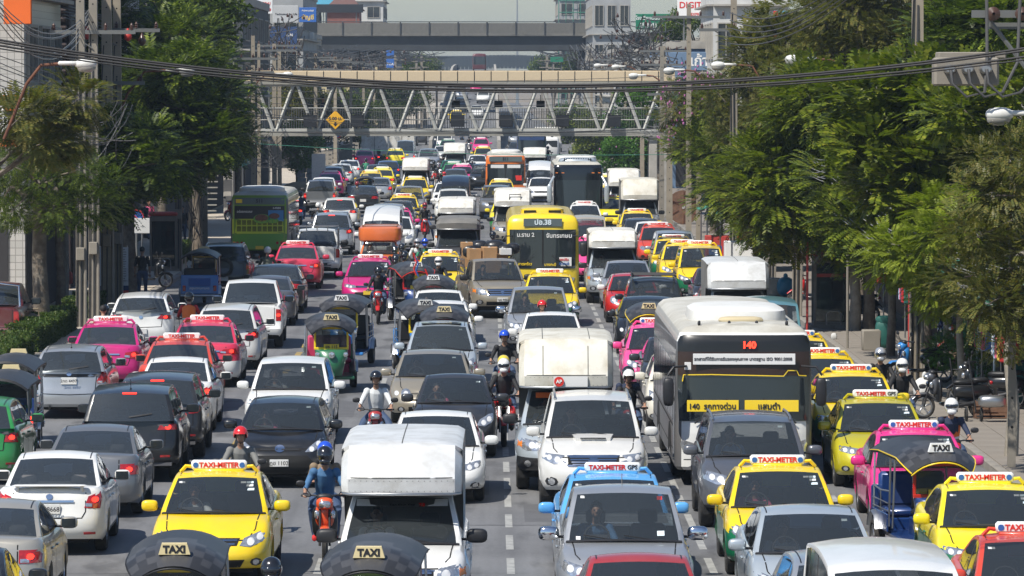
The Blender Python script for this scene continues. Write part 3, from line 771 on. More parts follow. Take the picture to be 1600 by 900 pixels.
def boxcan(zt, wbox=1.66, over=.95, m='boxsilver', y0=-.55, y1=2.6, zlow=1.16, fr=.55, stripe=False):
 """tall sheet-metal canopy on a pickup: sloping front over the cab roof"""
 def extra(key, S, lowb, allb, W_):
  h = S['L']/2; mb = MB(); zc = S['H']+.05; yf = -h+1.20+ (0.0); ys = .40
  fl = zc + .22
  prof = [(yf+.22, zc),(yf+.02, zc+.03),(yf, fl),(yf+.20,(fl+zt)/2),(yf+.40, zt-.07),(yf+.50, zt-.02),(yf+.9, zt),(1.2, zt+.01),(y1-.15, zt),(y1, zt-.06),(y1, zlow)]
  rows = []
  for (y, z) in prof:
   t = max(0, (z-fl)/(zt-fl)); w = wbox/2*(1-.0*t)
   row = []
   for u in (-1,-.97,-.88,-.5,0,.5,.88,.97,1):
    dz = 0; dy = 0
    if z > fl-.01 and z > zc+.1: dz = -.06*max(0, (abs(u)-.8)/.2)**2*(1 if y < y1-.01 else 1) + .02*(1-u*u)
    if y < yf+.5: dy = .20*max(0, (abs(u)-.80)/.2)**1.5
    row.append((u*w, y+dy, z+dz))
   rows.append(row)
  for i in range(len(rows)-1):
   o = len(mb.v); mb.v += rows[i]+rows[i+1]
   for k in range(8): mb.f.append((o+k,o+k+1,o+9+k+1,o+9+k)); mb.m.append(0 if i >= 4 and i < 9 else (0 if i < 9 else 0))
  for sg in (0, 8):
   top = [rows[i][sg] for i in range(1, 10)]
   for i in range(len(top)-1):
    a, b = top[i], top[i+1]
    za = zc if a[1] < ys else zlow; zb_ = zc if b[1] < ys+.01 else zlow
    if a[1] < ys < b[1]:
     t = (ys-a[1])/(b[1]-a[1]); mid = tuple(a[j]+(b[j]-a[j])*t for j in range(3))
     for (p, q, zz) in ((a, mid, zc),(mid, b, zlow)):
      o = len(mb.v); mb.v += [p, q, (q[0],q[1],zz),(p[0],p[1],zz)]; mb.f.append((o,o+1,o+2,o+3)); mb.m.append(1)
    else:
     zz = zc if b[1] <= ys else zlow
     o = len(mb.v); mb.v += [a, b, (b[0],b[1],zz),(a[0],a[1],zz)]; mb.f.append((o,o+1,o+2,o+3)); mb.m.append(1)
  wx = wbox/2
  mb.add([(-wx,ys,zc),(wx,ys,zc),(wx,ys,zlow),(-wx,ys,zlow)], [(0,1,2,3)], 1)
  mb.add([(-wx,yf+.25,zc),(wx,yf+.25,zc),(wx,ys,zc),(-wx,ys,zc)], [(0,1,2,3)], 1)
  for sg in (-1,1):    # down-turned cheek in front of the cab side
   mb.add([(sg*wx,ys-.0,zc),(sg*wx,ys-.55,zc),(sg*wx,ys-.25,zc-.35),(sg*wx,ys,zlow)], [(0,1,2,3)], 1)
  P = [Part('canopy_box', mb.mesh(key+'_box', [m,'boxside'], 30))]
  sm = MB(); bv = bvh_of(mb)
  ribbon(sm, bv, [(-wx*.84, fl+.012),(wx*.84, fl+.012)], 'f', .014, .004)
  for x in (-.5,.5) if stripe else (0,): ribbon(sm, bv, [(x*wx*1.0, yf+.5),(x*wx, y1-.2)], 't', .014, .004)
  if stripe:
   for x in (-.42,.40): ribbon(sm, bv, [(x, fl+.02),(x, zt-.12)], 'f', .016, .004)
  P.append(Part('sheet_seam', sm.mesh(key+'_sseam', ['seamgrey'], 0), minp=36))
  lip = MB(); lip.tube([(-wx+.02,yf+.20,zc+.01),(-wx*.85,yf+.02,zc+.01),(0,yf+.0,zc+.01),(wx*.85,yf+.02,zc+.01),(wx-.02,yf+.20,zc+.01)], .018, 6)
  P.append(Part('front_lip', lip.mesh(key+'_lip', ['steel'], 60), minp=30))
  rv = MB()
  for k in range(-9, 10):
   q = hitpt(bv, 'f', k*wx*.095, fl-.03)
   if q: rv.box((q.x, q.y-.002, q.z), (.008,.005,.008))
   q = hitpt(bv, 'f', k*wx*.095, zc+.05)
   if q: rv.box((q.x, q.y-.002, q.z), (.008,.005,.008))
  P.append(Part('rivets', rv.mesh(key+'_rivets', ['seamgrey'], 0), minp=60, kind='stuff'))
  return P
 return extra
mat('seamgrey', (0.10,0.10,0.09), 0.7)
mat('boxside', (0.27,0.27,0.26), 0.5, 0.3, 0, noise=(2,.2), dirt=(1.5,.6,(.16,.14,.11)))
mat('boxsilver', (0.72,0.73,0.72), 0.38, 0.2, 0, noise=(1.5,.12), dirt=(2.4,.55,(.34,.31,.25)), bump=.22, bscale=5)
mat('boxwhite', (0.70,0.69,0.64), 0.5, 0.0, 0.05, noise=(1.5,.12), dirt=(2.4,.8,(.33,.28,.19)), bump=.2, bscale=6)
mat('boxgrey', (0.17,0.165,0.155), 0.6, 0.1, 0, noise=(3,.2), dirt=(2,.5,(.28,.26,.22)))
mat('sheet_old', (0.62,0.60,0.52), 0.5, 0.0, 0, noise=(1.3,.12), dirt=(2.2,.75,(.36,.30,.19)), bump=.25, bscale=5)
def taxi_sign(H, y, wide=.84, gps=False, raised=True, col='PT'):
 mb = MB(); mb.box((0,y,H+.115), (wide,.10,.15), 0, .03); mb.tube([(-wide/2-.16,y+.02,H+.01),(-wide/2-.08,y,H+.10),(-wide/2,y,H+.09)], .03, 6, 1); mb.tube([(wide/2+.16,y+.02,H+.01),(wide/2+.08,y,H+.10),(wide/2,y,H+.09)], .03, 6, 1)
 mb.box((0,y,H+.035), (wide*.9,.14,.05), 1, .02)
 s = 'TAXI-METER'
 kids = [Part('lettering', text_mesh(s, .108 if not gps else .10, 'sign_red', .004), (0 if not gps else -.08, y-.054, H+.115), FACE, minp=30),
   Part('lettering', text_mesh(s, .108 if not gps else .10, 'sign_red', .004), (0, y+.054, H+.115), (pi/2,0,pi), minp=30)]
 if gps: kids.append(Part('lettering', text_mesh('GPS', .09, 'ink', .003), (wide/2-.12, y-.054, H+.115), FACE, minp=50))
 else:
  for sx in (-1,1):
   k = MB(); k.lathe([(-.004,.001),(-.004,.042),(.004,.042)], 14, 0, 'y'); kids.append(Part('emblem', k.mesh('taxi_roundel', ['sign_blue'], 0), (sx*(wide/2-.07), y-.052, H+.115), minp=60))
 return Part('roof_sign', mb.mesh('taxi_sign', ['sign_white', col], 40), kids=kids)
SPECS = {}
SPECS['corolla'] = sedan(L=4.54, W=1.76, H=1.48, antenna=None)
SPECS['altis'] = sedan(L=4.62, W=1.776, H=1.47, zf=.72, front=dict(hl=[(.40,.66),(.60,.64),(.86,.70),(.88,.79),(.70,.77),(.44,.73)], bulbs=[(.58,.69,.04),(.70,.71,.04)], grille=[(-.42,.66),(.42,.66),(.42,.72),(-.42,.72)], slats=2, chrome=True, emz=.70,
 intake=[(-.52,.28),(.52,.28),(.44,.52),(-.44,.52)], fog=(.70,.38,.04), plate=.50),
 tail=dict(tl=[(.40,.84),(.84,.80),(.87,.90),(.84,.96),(.48,.93)], white=[(.42,.85),(.55,.84),(.55,.88),(.42,.89)], plate=.72, chrome=(.40,.89), seam=[(.55,.99),(.56,.74),(.5,.60),(0,.60)], emz=.95, refl=(.62,.36)))
SPECS['vios'] = sedan(L=4.3, W=1.70, H=1.46, spoiler=(2.0,1.10), tail=dict(tl=[(.54,.76),(.78,.74),(.82,.98),(.78,1.0),(.60,.93)], white=[(.56,.78),(.66,.77),(.66,.82),(.56,.83)], plate=.74, chrome=(.38,.86), seam=[(.56,.99),(.56,.70),(.5,.60),(0,.60)], emz=.93, refl=(.62,.36)))
SPECS['oldsedan'] = sedan(L=4.4, W=1.70, H=1.42, zf=.70, tail=dict(tl=[(.50,.74),(.80,.74),(.82,.92),(.50,.92)], white=[(.52,.75),(.64,.75),(.64,.80),(.52,.80)], plate=.56, chrome=None, seam=[(.48,.99),(.48,.68),(0,.66)], emz=None, refl=None))
SPECS['camry'] = sedan(L=4.8, W=1.82, H=1.47, R=.33, tail=dict(tl=[(.46,.82),(.86,.80),(.88,.94),(.52,.96)], white=[(.48,.83),(.60,.82),(.60,.86),(.48,.87)], plate=.72, chrome=(.44,.90), seam=[(.55,.99),(.56,.74),(.5,.60),(0,.60)], emz=.96, refl=(.62,.36)))
SPECS['civic'] = sedan(L=4.54, W=1.75, H=1.44, zf=.66, zc=.93, zd=1.03, front=dict(hl=[(.42,.60),(.62,.59),(.84,.66),(.86,.75),(.72,.74),(.46,.67)], bulbs=[(.60,.64,.045),(.72,.67,.04)], grille=[(-.40,.60),(.40,.60),(.42,.66),(-.42,.66)], slats=1, chrome=False, emz=.63, intake=[(-.48,.24),(.48,.24),(.42,.46),(-.42,.46)], fog=(.70,.32,.05), plate=.48))
SPECS['benz'] = sedan(L=4.8, W=1.82, H=1.45, tan=True, front=dict(hl=[(.56+.105*cos(a*pi/6), .68+.095*sin(a*pi/6)) for a in range(12)], bulbs=[(.56,.68,.05),(.76,.68,.05)], grille=[(-.24,.56),(.24,.56),(.27,.72),(-.27,.72)], slats=4, chrome=True, surround=True, intake=[(-.5,.28),(.5,.28),(.5,.40),(-.5,.40)], fog=(.66,.34,.045), plate=.48))
SPECS['fiesta'] = hatch(L=4.2, W=1.72, H=1.47, zf=.74, zc=1.0, front=dict(hl=[(.46,.66),(.60,.66),(.82,.80),(.84,.93),(.72,.88),(.54,.75)], bulbs=[(.58,.71,.045),(.70,.80,.045)], grille=[(-.40,.68),(.40,.68),(.38,.73),(-.38,.73)], slats=1, chrome=False, emz=.72, emr=.09,
 intake=[(-.46,.28),(.46,.28),(.64,.46),(.50,.60),(-.50,.60),(-.64,.46)], fog=(.72,.33,.04), plate=.47))
SPECS['mirage'] = sedan(L=4.25, W=1.67, H=1.50, zf=.74, zc=1.02, zd=1.06, front=dict(hl=[(.44,.66),(.60,.64),(.80,.74),(.82,.88),(.68,.86),(.50,.76)], bulbs=[(.58,.71,.05),(.69,.77,.05)], grille=[(-.38,.68),(.38,.68),(.40,.74),(-.40,.74)], slats=1, chrome=True, intake=[(-.5,.30),(.5,.30),(.44,.50),(-.44,.50)], fog=(.66,.38,.05), plate=.48))
SPECS['jazz'] = hatch(L=3.9, W=1.70, H=1.52, zc=1.04, zd=1.06, antenna=1.2, tail=dict(tl=[(.62,.78),(.82,.80),(.84,1.06),(.74,1.08),(.60,.84)], white=[(.62,.80),(.72,.80),(.72,.84),(.62,.84)], plate=.84, seam=[(.60,.98),(.56,.56),(0,.54)], emz=.99, wiper=1.10, refl=(.66,.34), lowtrim=(.92,.99)))
SPECS['mazda3'] = hatch(L=4.4, W=1.76, H=1.47, tail=dict(tl=[(.44,.86),(.84,.84),(.86,.95),(.56,.97)], plate=.52, seam=[(.60,.99),(.56,.64),(0,.62)], emz=.90, wiper=1.10, refl=(.7,.4)))
SPECS['swift'] = hatch(L=3.85, W=1.70, H=1.50, tail=dict(tl=[(.58,.80),(.82,.78),(.84,.98),(.62,.95)], plate=.72, seam=[(.60,.99),(.56,.64),(0,.62)], emz=.90, wiper=1.10, refl=(.7,.4)))
SPECS['mini'] = hatch(L=3.75, W=1.68, H=1.41, zf=.76, zc=.98, zd=1.0, dark_roof=True, front=dict(hl=[(.58+.12*cos(a*pi/7), .72+.115*sin(a*pi/7)) for a in range(14)], bulbs=[(.58,.72,.06)], grille=[(-.36,.54),(.36,.54),(.42,.68),(-.42,.68)], slats=3, chrome=True, surround=True, intake=[(-.5,.28),(.5,.28),(.5,.40),(-.5,.40)], fog=(.62,.40,.04), plate=.44))
SPECS['wish'] = hatch(L=4.6, W=1.75, H=1.58, zf=.74, zc=1.02, zd=1.08, R=.32, glass='glass_clear', tail=dict(tl=[(.50,.84),(.82,.82),(.86,1.0),(.60,1.0)], white=[(.52,.85),(.62,.85),(.62,.89),(.52,.89)], plate=.74, seam=[(.62,1.0),(.60,.62),(0,.60)], emz=.96, wiper=1.14, refl=(.66,.36)))
SPECS['suv'] = suv()
SPECS['cx5'] = suv(L=4.55, W=1.84, H=1.69, zf=.88, zc=1.10, zd=1.16, tail=dict(tl=[(.52,.98),(.88,.98),(.90,1.10),(.56,1.06)], plate=.80, seam=[(.66,1.10),(.66,.70),(0,.64)], emz=1.02, wiper=1.22, refl=(.66,.50), lowtrim=(.36,.56), brake=(1.64,1.98)), rails=None, antenna=1.6)
SPECS['fortuner'] = suv(L=4.7, W=1.84, H=1.84, zf=.96, zc=1.20, zd=1.24, trimband=False, extra=ex_fortuner, mirm='PC', front=dict(hl=[(.46,.84),(.68,.82),(.88,.90),(.89,1.01),(.74,.99),(.50,.97)], bulbs=[(.62,.90,.05),(.76,.93,.045)], grille=[(-.44,.80),(.44,.80),(.44,.96),(-.44,.96)], slats=4, chrome=True, surround=True, emz=.88, emr=.09, intake=[(-.42,.44),(.42,.44),(.44,.56),(-.44,.56)], fog=(.72,.52,.06), plate=.62))
SPECS['captiva'] = suv(L=4.64, W=1.85, H=1.72, split=.0)
SPECS['hrv'] = suv(L=4.3, W=1.77, H=1.61, zf=.86, zc=1.06, zd=1.12, R=.34, rails=None, front=dict(hl=[(.46,.74),(.66,.74),(.84,.84),(.86,.96),(.72,.90),(.50,.82)], bulbs=[(.60,.80,.05),(.72,.84,.04)], grille=[(-.42,.74),(.42,.74),(.44,.80),(-.44,.80)], slats=1, chrome=True, intake=[(-.5,.42),(.5,.42),(.5,.54),(-.5,.54)], fog=(.68,.48,.04), plate=.60))
SPECS['benzsuv'] = suv(L=4.45, W=1.80, H=1.55, zf=.84, zc=1.04, zd=1.10, R=.34, rails=None, tail=dict(tl=[(.48,.88),(.86,.86),(.88,.98),(.52,1.0)], plate=.74, chrome=(.40,.92), seam=[(.62,1.06),(.62,.60),(0,.58)], emz=1.02, refl=(.66,.42), lowtrim=(.34,.46), brake=(1.50,1.92)))
SPECS['oldsuv'] = suv(L=4.3, W=1.78, H=1.70, tail=dict(tl=[(.78,.86),(.88,.86),(.88,1.06),(.78,1.06)], plate=.55, seam=[(.70,1.12),(.70,.60),(0,.58)], refl=(.66,.50), lowtrim=(.36,.50)))
SPECS['innova'] = suv(L=4.56, W=1.76, H=1.75, zf=.82, zc=1.08, zd=1.12, R=.33, zb=.24, trimband=False, split=.78, rails=None, flare=.015, front=dict(hl=[(.42,.66),(.62,.64),(.86,.76),(.87,.92),(.70,.86),(.46,.76)], bulbs=[(.56,.71,.05),(.70,.77,.05)], grille=[(-.38,.68),(.38,.68),(.42,.78),(-.42,.78)], slats=3, chrome=True, emz=.74, intake=[(-.48,.30),(.48,.30),(.46,.44),(-.46,.44)], fog=(.68,.38,.05), plate=.54))
SPECS['pickup'] = pickup()
SPECS['dmax'] = pickup(H=1.78, mirm='chrome', antenna=-.3, front=dict(hl=[(.46,.78),(.66,.76),(.88,.86),(.89,1.0),(.74,.96),(.50,.90)], bulbs=[(.60,.84,.06),(.74,.88,.05)], grille=[(-.42,.74),(.42,.74),(.46,.88),(-.46,.88)], slats=2, chrome=True, surround=True, emz=.82, intake=[(-.5,.42),(.5,.42),(.5,.56),(-.5,.56)], fog=(.70,.52,.05), plate=.60))
SPECS['hiace'] = hiace()
SPECS['bigvan'] = hiace(H=2.22, prof=((-2.04,1.06),(-1.45,1.66),(2.1,2.14),(2.3,1.10)))
PROTO = {}
def proto(key):
 if key not in PROTO: PROTO[key] = make_car(key, SPECS[key])
 return PROTO[key]
# placing vehicles
def setplate(cols, plate, tail):
 cols['PLATE'] = M('plate_yellow' if plate == 'y' else 'plate_white'); cols['TAIL'] = M('lamp_red_lit' if tail else 'lamp_red')
DRV = []
def ws_strip(e, S, t0, t1, x0, x1, m, n=10):
 A, Bq = S['prof'][0], S['prof'][1]; zb = interp(S['top'], 0); wb = S['W']/2-.09; wr = S['W']/2-S.get('tum',.26); mb = MB(); vs = []
 for k in range(n+1):
  for tt in (t0, t1):
   x = x0+(x1-x0)*k/n; z = A[1]+(Bq[1]-A[1])*tt+.035*sin(pi*tt); w = wb+(wr-wb)*max(0,min(1,(z-zb)/(S['H']-zb)))**1.15; u = x/w
   vs.append((x, A[0]+(Bq[0]-A[0])*tt-(S.get('bow',.16)*(1-tt)+.08*tt)*(1-u*u)-.012, z+.012))
 mb.add(vs, [(2*k,2*k+2,2*k+3,2*k+1) for k in range(n)]); return put('sun_strip', mb.mesh('sun_strip', [m], 0), e), vs[n+1]
def crest(S):
 A, B, Cc, D = S['prof']; return (B[0]+Cc[0])/2
def car(kind, px, py, head, ca, cb=None, label='', cat='car', group=None, name='parked_car', rz=0.0, tail=False, plate='w', cc=None, mir=None,
  box=None, sign=None, text=None, gps=False, extra=None, top=None, skip=(), name_=None):
 """head 'F' faces the camera, 'R' shows its tail; (px, py) is the crest of its roof in the photograph"""
 S = SPECS[kind]; H = S['H'] + (.02 if not box else 0)
 zt = top if top else H
 w = at(px, py, zt); p = F_PX/w.y
 yc = crest(S) if not top else -.35
 if head == 'F': y = w.y - yc; ang = rz
 else: y = w.y + yc; ang = pi + rz
 e = empty(name, (w.x, y, 0), ang + (.012 if head == 'R' else -.006)*random.uniform(-.3,1.6))
 tag(e, label, cat, group)
 A_ = paint(ca); B_ = paint(cb or ca); C_ = paint(cc) if cc else A_
 cols = {'PA': A_, 'PB': B_, 'PC': C_, 'PT': A_}
 setplate(cols, plate, tail)
 spawn(proto(kind), e, p, cols, skip)
 if box:
  bk = ('box',)+tuple(sorted(box.items()))
  if bk not in PROTO: PROTO[bk] = boxcan(**box)('canopy', SPECS[kind], None, None, None)
  spawn(PROTO[bk], e, p, cols)
 if sign:
  k = ('sign', H, sign, gps)
  if k not in PROTO: PROTO[k] = [taxi_sign(SPECS[kind]['H']-.0, crest(S)-.12, .84, gps)]
  spawn(PROTO[k], e, p, cols)
 if text:
  for (s, sz, m, loc, rot) in text: put('lettering', text_mesh(s, sz, m, sz*.02), e, loc, rot)
 if extra: extra(e, S, p)
 if head == 'F' and p > 42 and 'cut by' not in label and not kind.startswith('bigvan'):
  b = Matrix.Rotation(ang, 3, 'Z') @ Vector((-.36, (SPECS[kind].get('seat', .02))-.13, 0)); sh = ['cloth_white','cloth_black','cloth_lightblue','cloth_grey','cloth_blue','cloth_tan','cloth_white','cloth_pink'][int(px) % 8]
  DRV.append((w.x+b.x, y+b.y, -.38+(S['H']-1.47)*.9, ang, 'driver in the '+' '.join(label.split()[:13]), sh))
 return e
# tuk-tuks
mat('vinyl_dark', (0.030,0.030,0.032), 0.42, noise=(3,.2)); mat('vinyl_grey', (0.055,0.055,0.058), 0.42, noise=(3,.2))
mat('vinyl_black', (0.012,0.012,0.013), 0.5); mat('vest_orange', (0.80,0.16,0.02), 0.7); mat('vest_yellow', (0.75,0.75,0.05), 0.6)
mat('upholstery', (0.45,0.03,0.10), 0.6)
MATS['PE'] = bpy.data.materials.new('PE'); MATS['PD'] = bpy.data.materials.new('PD')
def make_tuktuk(checker=True):
 P = []
 mb = MB(); NU, NV = 10, 11
 def cp(u, v):   # u -1..1 across, v 0 front..1 back
  w = .60*(1-.22*max(0, 1-v*5)**2); y = -1.42 + 2.95*v + .18*u*u*max(0, 1-v*3.2)
  z = 1.83 - .16*u*u*(1.0) - .05*u**4 - .20*max(0, 1-v*3.6)**2 - .05*max(0, v-.8)/.2
  return (u*w, y, z)
 V = [0,.045,.10,.17,.25,.35,.48,.62,.76,.9,1.0]
 vs = [cp(-1+2*i/NU, v) for v in V for i in range(NU+1)]
 for j in range(len(V)-1):
  for i in range(NU):
   o = j*(NU+1)+i; mb.f.append((o,o+1,o+NU+2,o+NU+1)); mb.m.append(((i//1+j)%2) if checker and 0 < j < 5 and i in (0,1,2,7,8,9) else (1 if checker and 2<i<7 and j<6 else 0))
 mb.v = vs; o = len(mb.v)
 under = [(x*.97, y+.02, z-.045) for x, y, z in vs]; mb.v += under
 for j in range(len(V)-1):
  for i in range(NU):
   q = o+j*(NU+1)+i; mb.f.append((q,q+NU+1,q+NU+2,q+1)); mb.m.append(2)
 rim = [i for i in range(NU+1)] + [(j+1)*(NU+1)-1 for j in range(1, len(V))] + [(len(V)-1)*(NU+1)+i for i in range(NU-1, -1, -1)] + [j*(NU+1) for j in range(len(V)-2, 0, -1)]
 for a, b in zip(rim, rim[1:]+rim[:1]): mb.f.append((a, b, o+b, o+a)); mb.m.append(2)
 tr = MB(); tr.tube([tuple(Vector(cp(-1+2*i/12, 0))-Vector((0,0,.03))) for i in range(13)], .012, 6); tr.tube([cp(-1, v) for v in V], .01, 5); tr.tube([cp(1, v) for v in V], .01, 5)
 P.append(Part('canopy', mb.mesh('tuk_canopy', ['vinyl_dark','vinyl_grey','vinyl_black'], 50), kids=[Part('canopy_trim', tr.mesh('tuk_trim', ['PE'], 60), minp=30)]))
 sg = MB(); pr = [(-.19,-.06),(.19,-.06),(.15,.075),(-.15,.075)]
 sg.prism(pr, -.05, .05, 0, None, 'y')
 P.append(Part('roof_sign', sg.mesh('tuk_sign', ['PC'], 0), (0,-1.12,1.80), kids=[Part('lettering', text_mesh('TAXI', .12, 'ink', .006), (0,-.054,.0), FACE, minp=24)]))
 for s in (-1,1):
  fr = MB()
  for a, b in (((s*.36,-1.02,.80),(s*.40,-.92,1.60)),((s*.58,.0,.5),(s*.56,-.02,1.60)),((s*.58,-.30,.5),(s*.55,-.32,1.60)),((s*.60,1.20,.5),(s*.56,1.30,1.60))):
   po = MB(); po.tube([a, b], .016, 6); P.append(Part('post', po.mesh('tuk_post', ['steel'], 60)))
  for z in (.62,.74,.86): fr.tube([(s*.60,.0,z),(s*.61,1.2,z)], .010, 5)
  fr.tube([(s*.58,-.02,1.05),(s*.60,.6,1.02),(s*.60,1.22,1.05)], .014, 6)
  fr.tube([(s*.60,.6,.60),(s*.60,.6,1.02)], .010, 5); P.append(Part('side_rail', fr.mesh('tuk_frame', ['steel'], 60)))
 nb = MB()
 nose = []
 for z, hw, y0 in ((.42,.26,-1.28),(.60,.30,-1.38),(.80,.35,-1.36),(1.0,.39,-1.26),(1.04,.39,-1.20)):
  nose.append([(hw*sin(a), -.98-(-.98-y0)*cos(a)**.6 if a < pi/2-.01 and a > -pi/2+.01 else -.98, z) for a in [(-90+180*k/12)*pi/180 for k in range(13)]])
 for r in range(len(nose)-1):
  o = len(nb.v); nb.v += nose[r]+nose[r+1]
  for i in range(12): nb.f.append((o+i,o+i+1,o+14+i,o+13+i)); nb.m.append(0)
 nb.add([nose[-1][i] for i in range(13)], [tuple(range(13))], 0); nb.add([nose[0][i] for i in range(13)], [tuple(range(13))], 0)
 P.append(Part('nose_panel', nb.mesh('tuk_nose', ['PA'], 50)))
 wf = MB()
 for s in (-1,1): wf.box((s*.385,-1.04,1.29), (.05,.04,.50), 0, .01)
 wf.box((0,-1.04,1.54), (.82,.04,.06), 0, .01); wf.box((0,-1.06,1.06), (.82,.05,.06), 0, .01)
 g = MB(); g.box((0,-1.05,1.29), (.72,.012,.46))
 P.append(Part('windshield_frame', wf.mesh('tuk_wframe', ['PB'], 30), kids=[Part('windshield', g.mesh('tuk_glass', ['glass_clear'], 0))]))
 for x, z, r in ((0,.92,.085),(-.33,.92,.065),(.33,.92,.065)):
  m2 = MB(); m2.lathe([(-.10,.001),(-.09,r*.8),(-.06,r),(.02,r*.9),(.08,r*.3)], 16, 0, 'y', ms=[1,1,0,0])
  P.append(Part('headlight', m2.mesh('tuk_hl', ['chrome','lamp_clear'], 50), (x,-1.33 if x == 0 else -1.14, z), minp=20))
 m2 = MB(); m2.box((0,0,0),(.36,.02,.13),0,.004); P.append(Part('number_plate', m2.mesh('tuk_plate', ['plate_yellow'], 0), (0,-1.10,1.10), minp=20))
 X = wheel_part(.23, .12, 1, 'steel'); q = X(0, -1.18); P.append(q)
 ff = MB(); ff.tube([(0,-1.44,.30),(0,-1.40,.46),(0,-1.22,.53),(0,-1.0,.44)], .07, 8, flat=.4)
 P.append(Part('front_mudguard', ff.mesh('tuk_fmud', ['PA'], 60)))
 for s in (-1,1):
  q = wheel_part(.27, .17, s, 'steel')(s*.58, .98); P.append(q)
  mg = MB(); mg.tube([(s*.58,.60,.40),(s*.58,.72,.60),(s*.58,.98,.66),(s*.58,1.24,.58),(s*.58,1.34,.40)], .11, 8, flat=.25)
  P.append(Part('mudguard', mg.mesh('tuk_mud', ['steel'], 60)))
 b = MB(); b.box((0,.1,.36), (1.10,2.3,.08), 0, .02); b.box((0,.95,.47), (.95,.85,.22), 1, .02); b.box((0,-.35,.52), (.60,.40,.30), 1, .02)
 b.box((0,1.36,.72), (1.22,.06,.62), 0, .02); b.box((.60,.65,.55), (.03,1.3,.28), 0, .01); b.box((-.60,.65,.55), (.03,1.3,.28), 0, .01)
 P.append(Part('body', b.mesh('tuk_body', ['PA','PD'], 30)))
 s_ = MB(); s_.box((0,.85,.66), (1.05,.52,.14), 0, .05); s_.box((0,1.20,.98), (1.05,.14,.55), 0, .05); P.append(Part('bench', s_.mesh('tuk_bench', ['PD'], 40)))
 s_ = MB(); s_.box((0,-.35,.74), (.55,.40,.12), 0, .04); s_.box((0,-.14,.95), (.5,.08,.34), 0, .03); P.append(Part('driver_seat', s_.mesh('tuk_seat', ['vinyl_black'], 40)))
 hb = MB(); hb.tube([(-.30,-.62,1.02),(-.12,-.78,1.04),(0,-.80,1.02),(.12,-.78,1.04),(.30,-.62,1.02)], .015, 6); hb.tube([(0,-.80,1.02),(0,-1.05,.6),(0,-1.18,.23)], .025, 6)
 P.append(Part('handlebar', hb.mesh('tuk_bar', ['black_plastic'], 60)))
 for s in (-1,1):
  tl = MB(); tl.box((s*.50,1.41,.60), (.10,.03,.18), 0, .01); P.append(Part('tail_light', tl.mesh('tuk_tl', ['TAIL'], 0), minp=14))
 ad = MB(); ad.box((0,1.405,.80), (.72,.02,.26), 0, .004); P.append(Part('rear_board', ad.mesh('tuk_ad', ['sign_blue'], 0), minp=16))
 bp = MB(); bp.tube([(-.62,1.46,.36),(.62,1.46,.36)], .04, 8); P.append(Part('bumper', bp.mesh('tuk_bump', ['steel'], 60)))
 return P
def tuktuk(px, py, head, ca, cb, label, trim='vinyl_black', d4='vinyl_black', rz=0.0, sgn='sign_cream', tail=False, plate=None, text=None, top=1.83, group='tuk-tuks in the traffic', extra=None):
 w = at(px, py, top); y = w.y + (-.65 if head == 'F' else .55); ang = rz if head == 'F' else pi+rz
 if 'tuk' not in PROTO: PROTO['tuk'] = make_tuktuk()
 e = empty('tuk_tuk', (w.x, y, 0), ang); tag(e, label, 'tuk-tuk', group)
 cols = {'PE': M(trim), 'PA': paint(ca), 'PB': paint(cb), 'PC': M(sgn), 'PD': M(d4) if d4 in MATS else paint(d4), 'TAIL': M('lamp_red_lit' if tail else 'lamp_red')}
 spawn(PROTO['tuk'], e, F_PX/w.y, cols)
 if plate: put('lettering', text_mesh(plate, .10, 'ink', .002), e, (0,-1.115,1.10), FACE)
 if extra: extra(e)
 return e
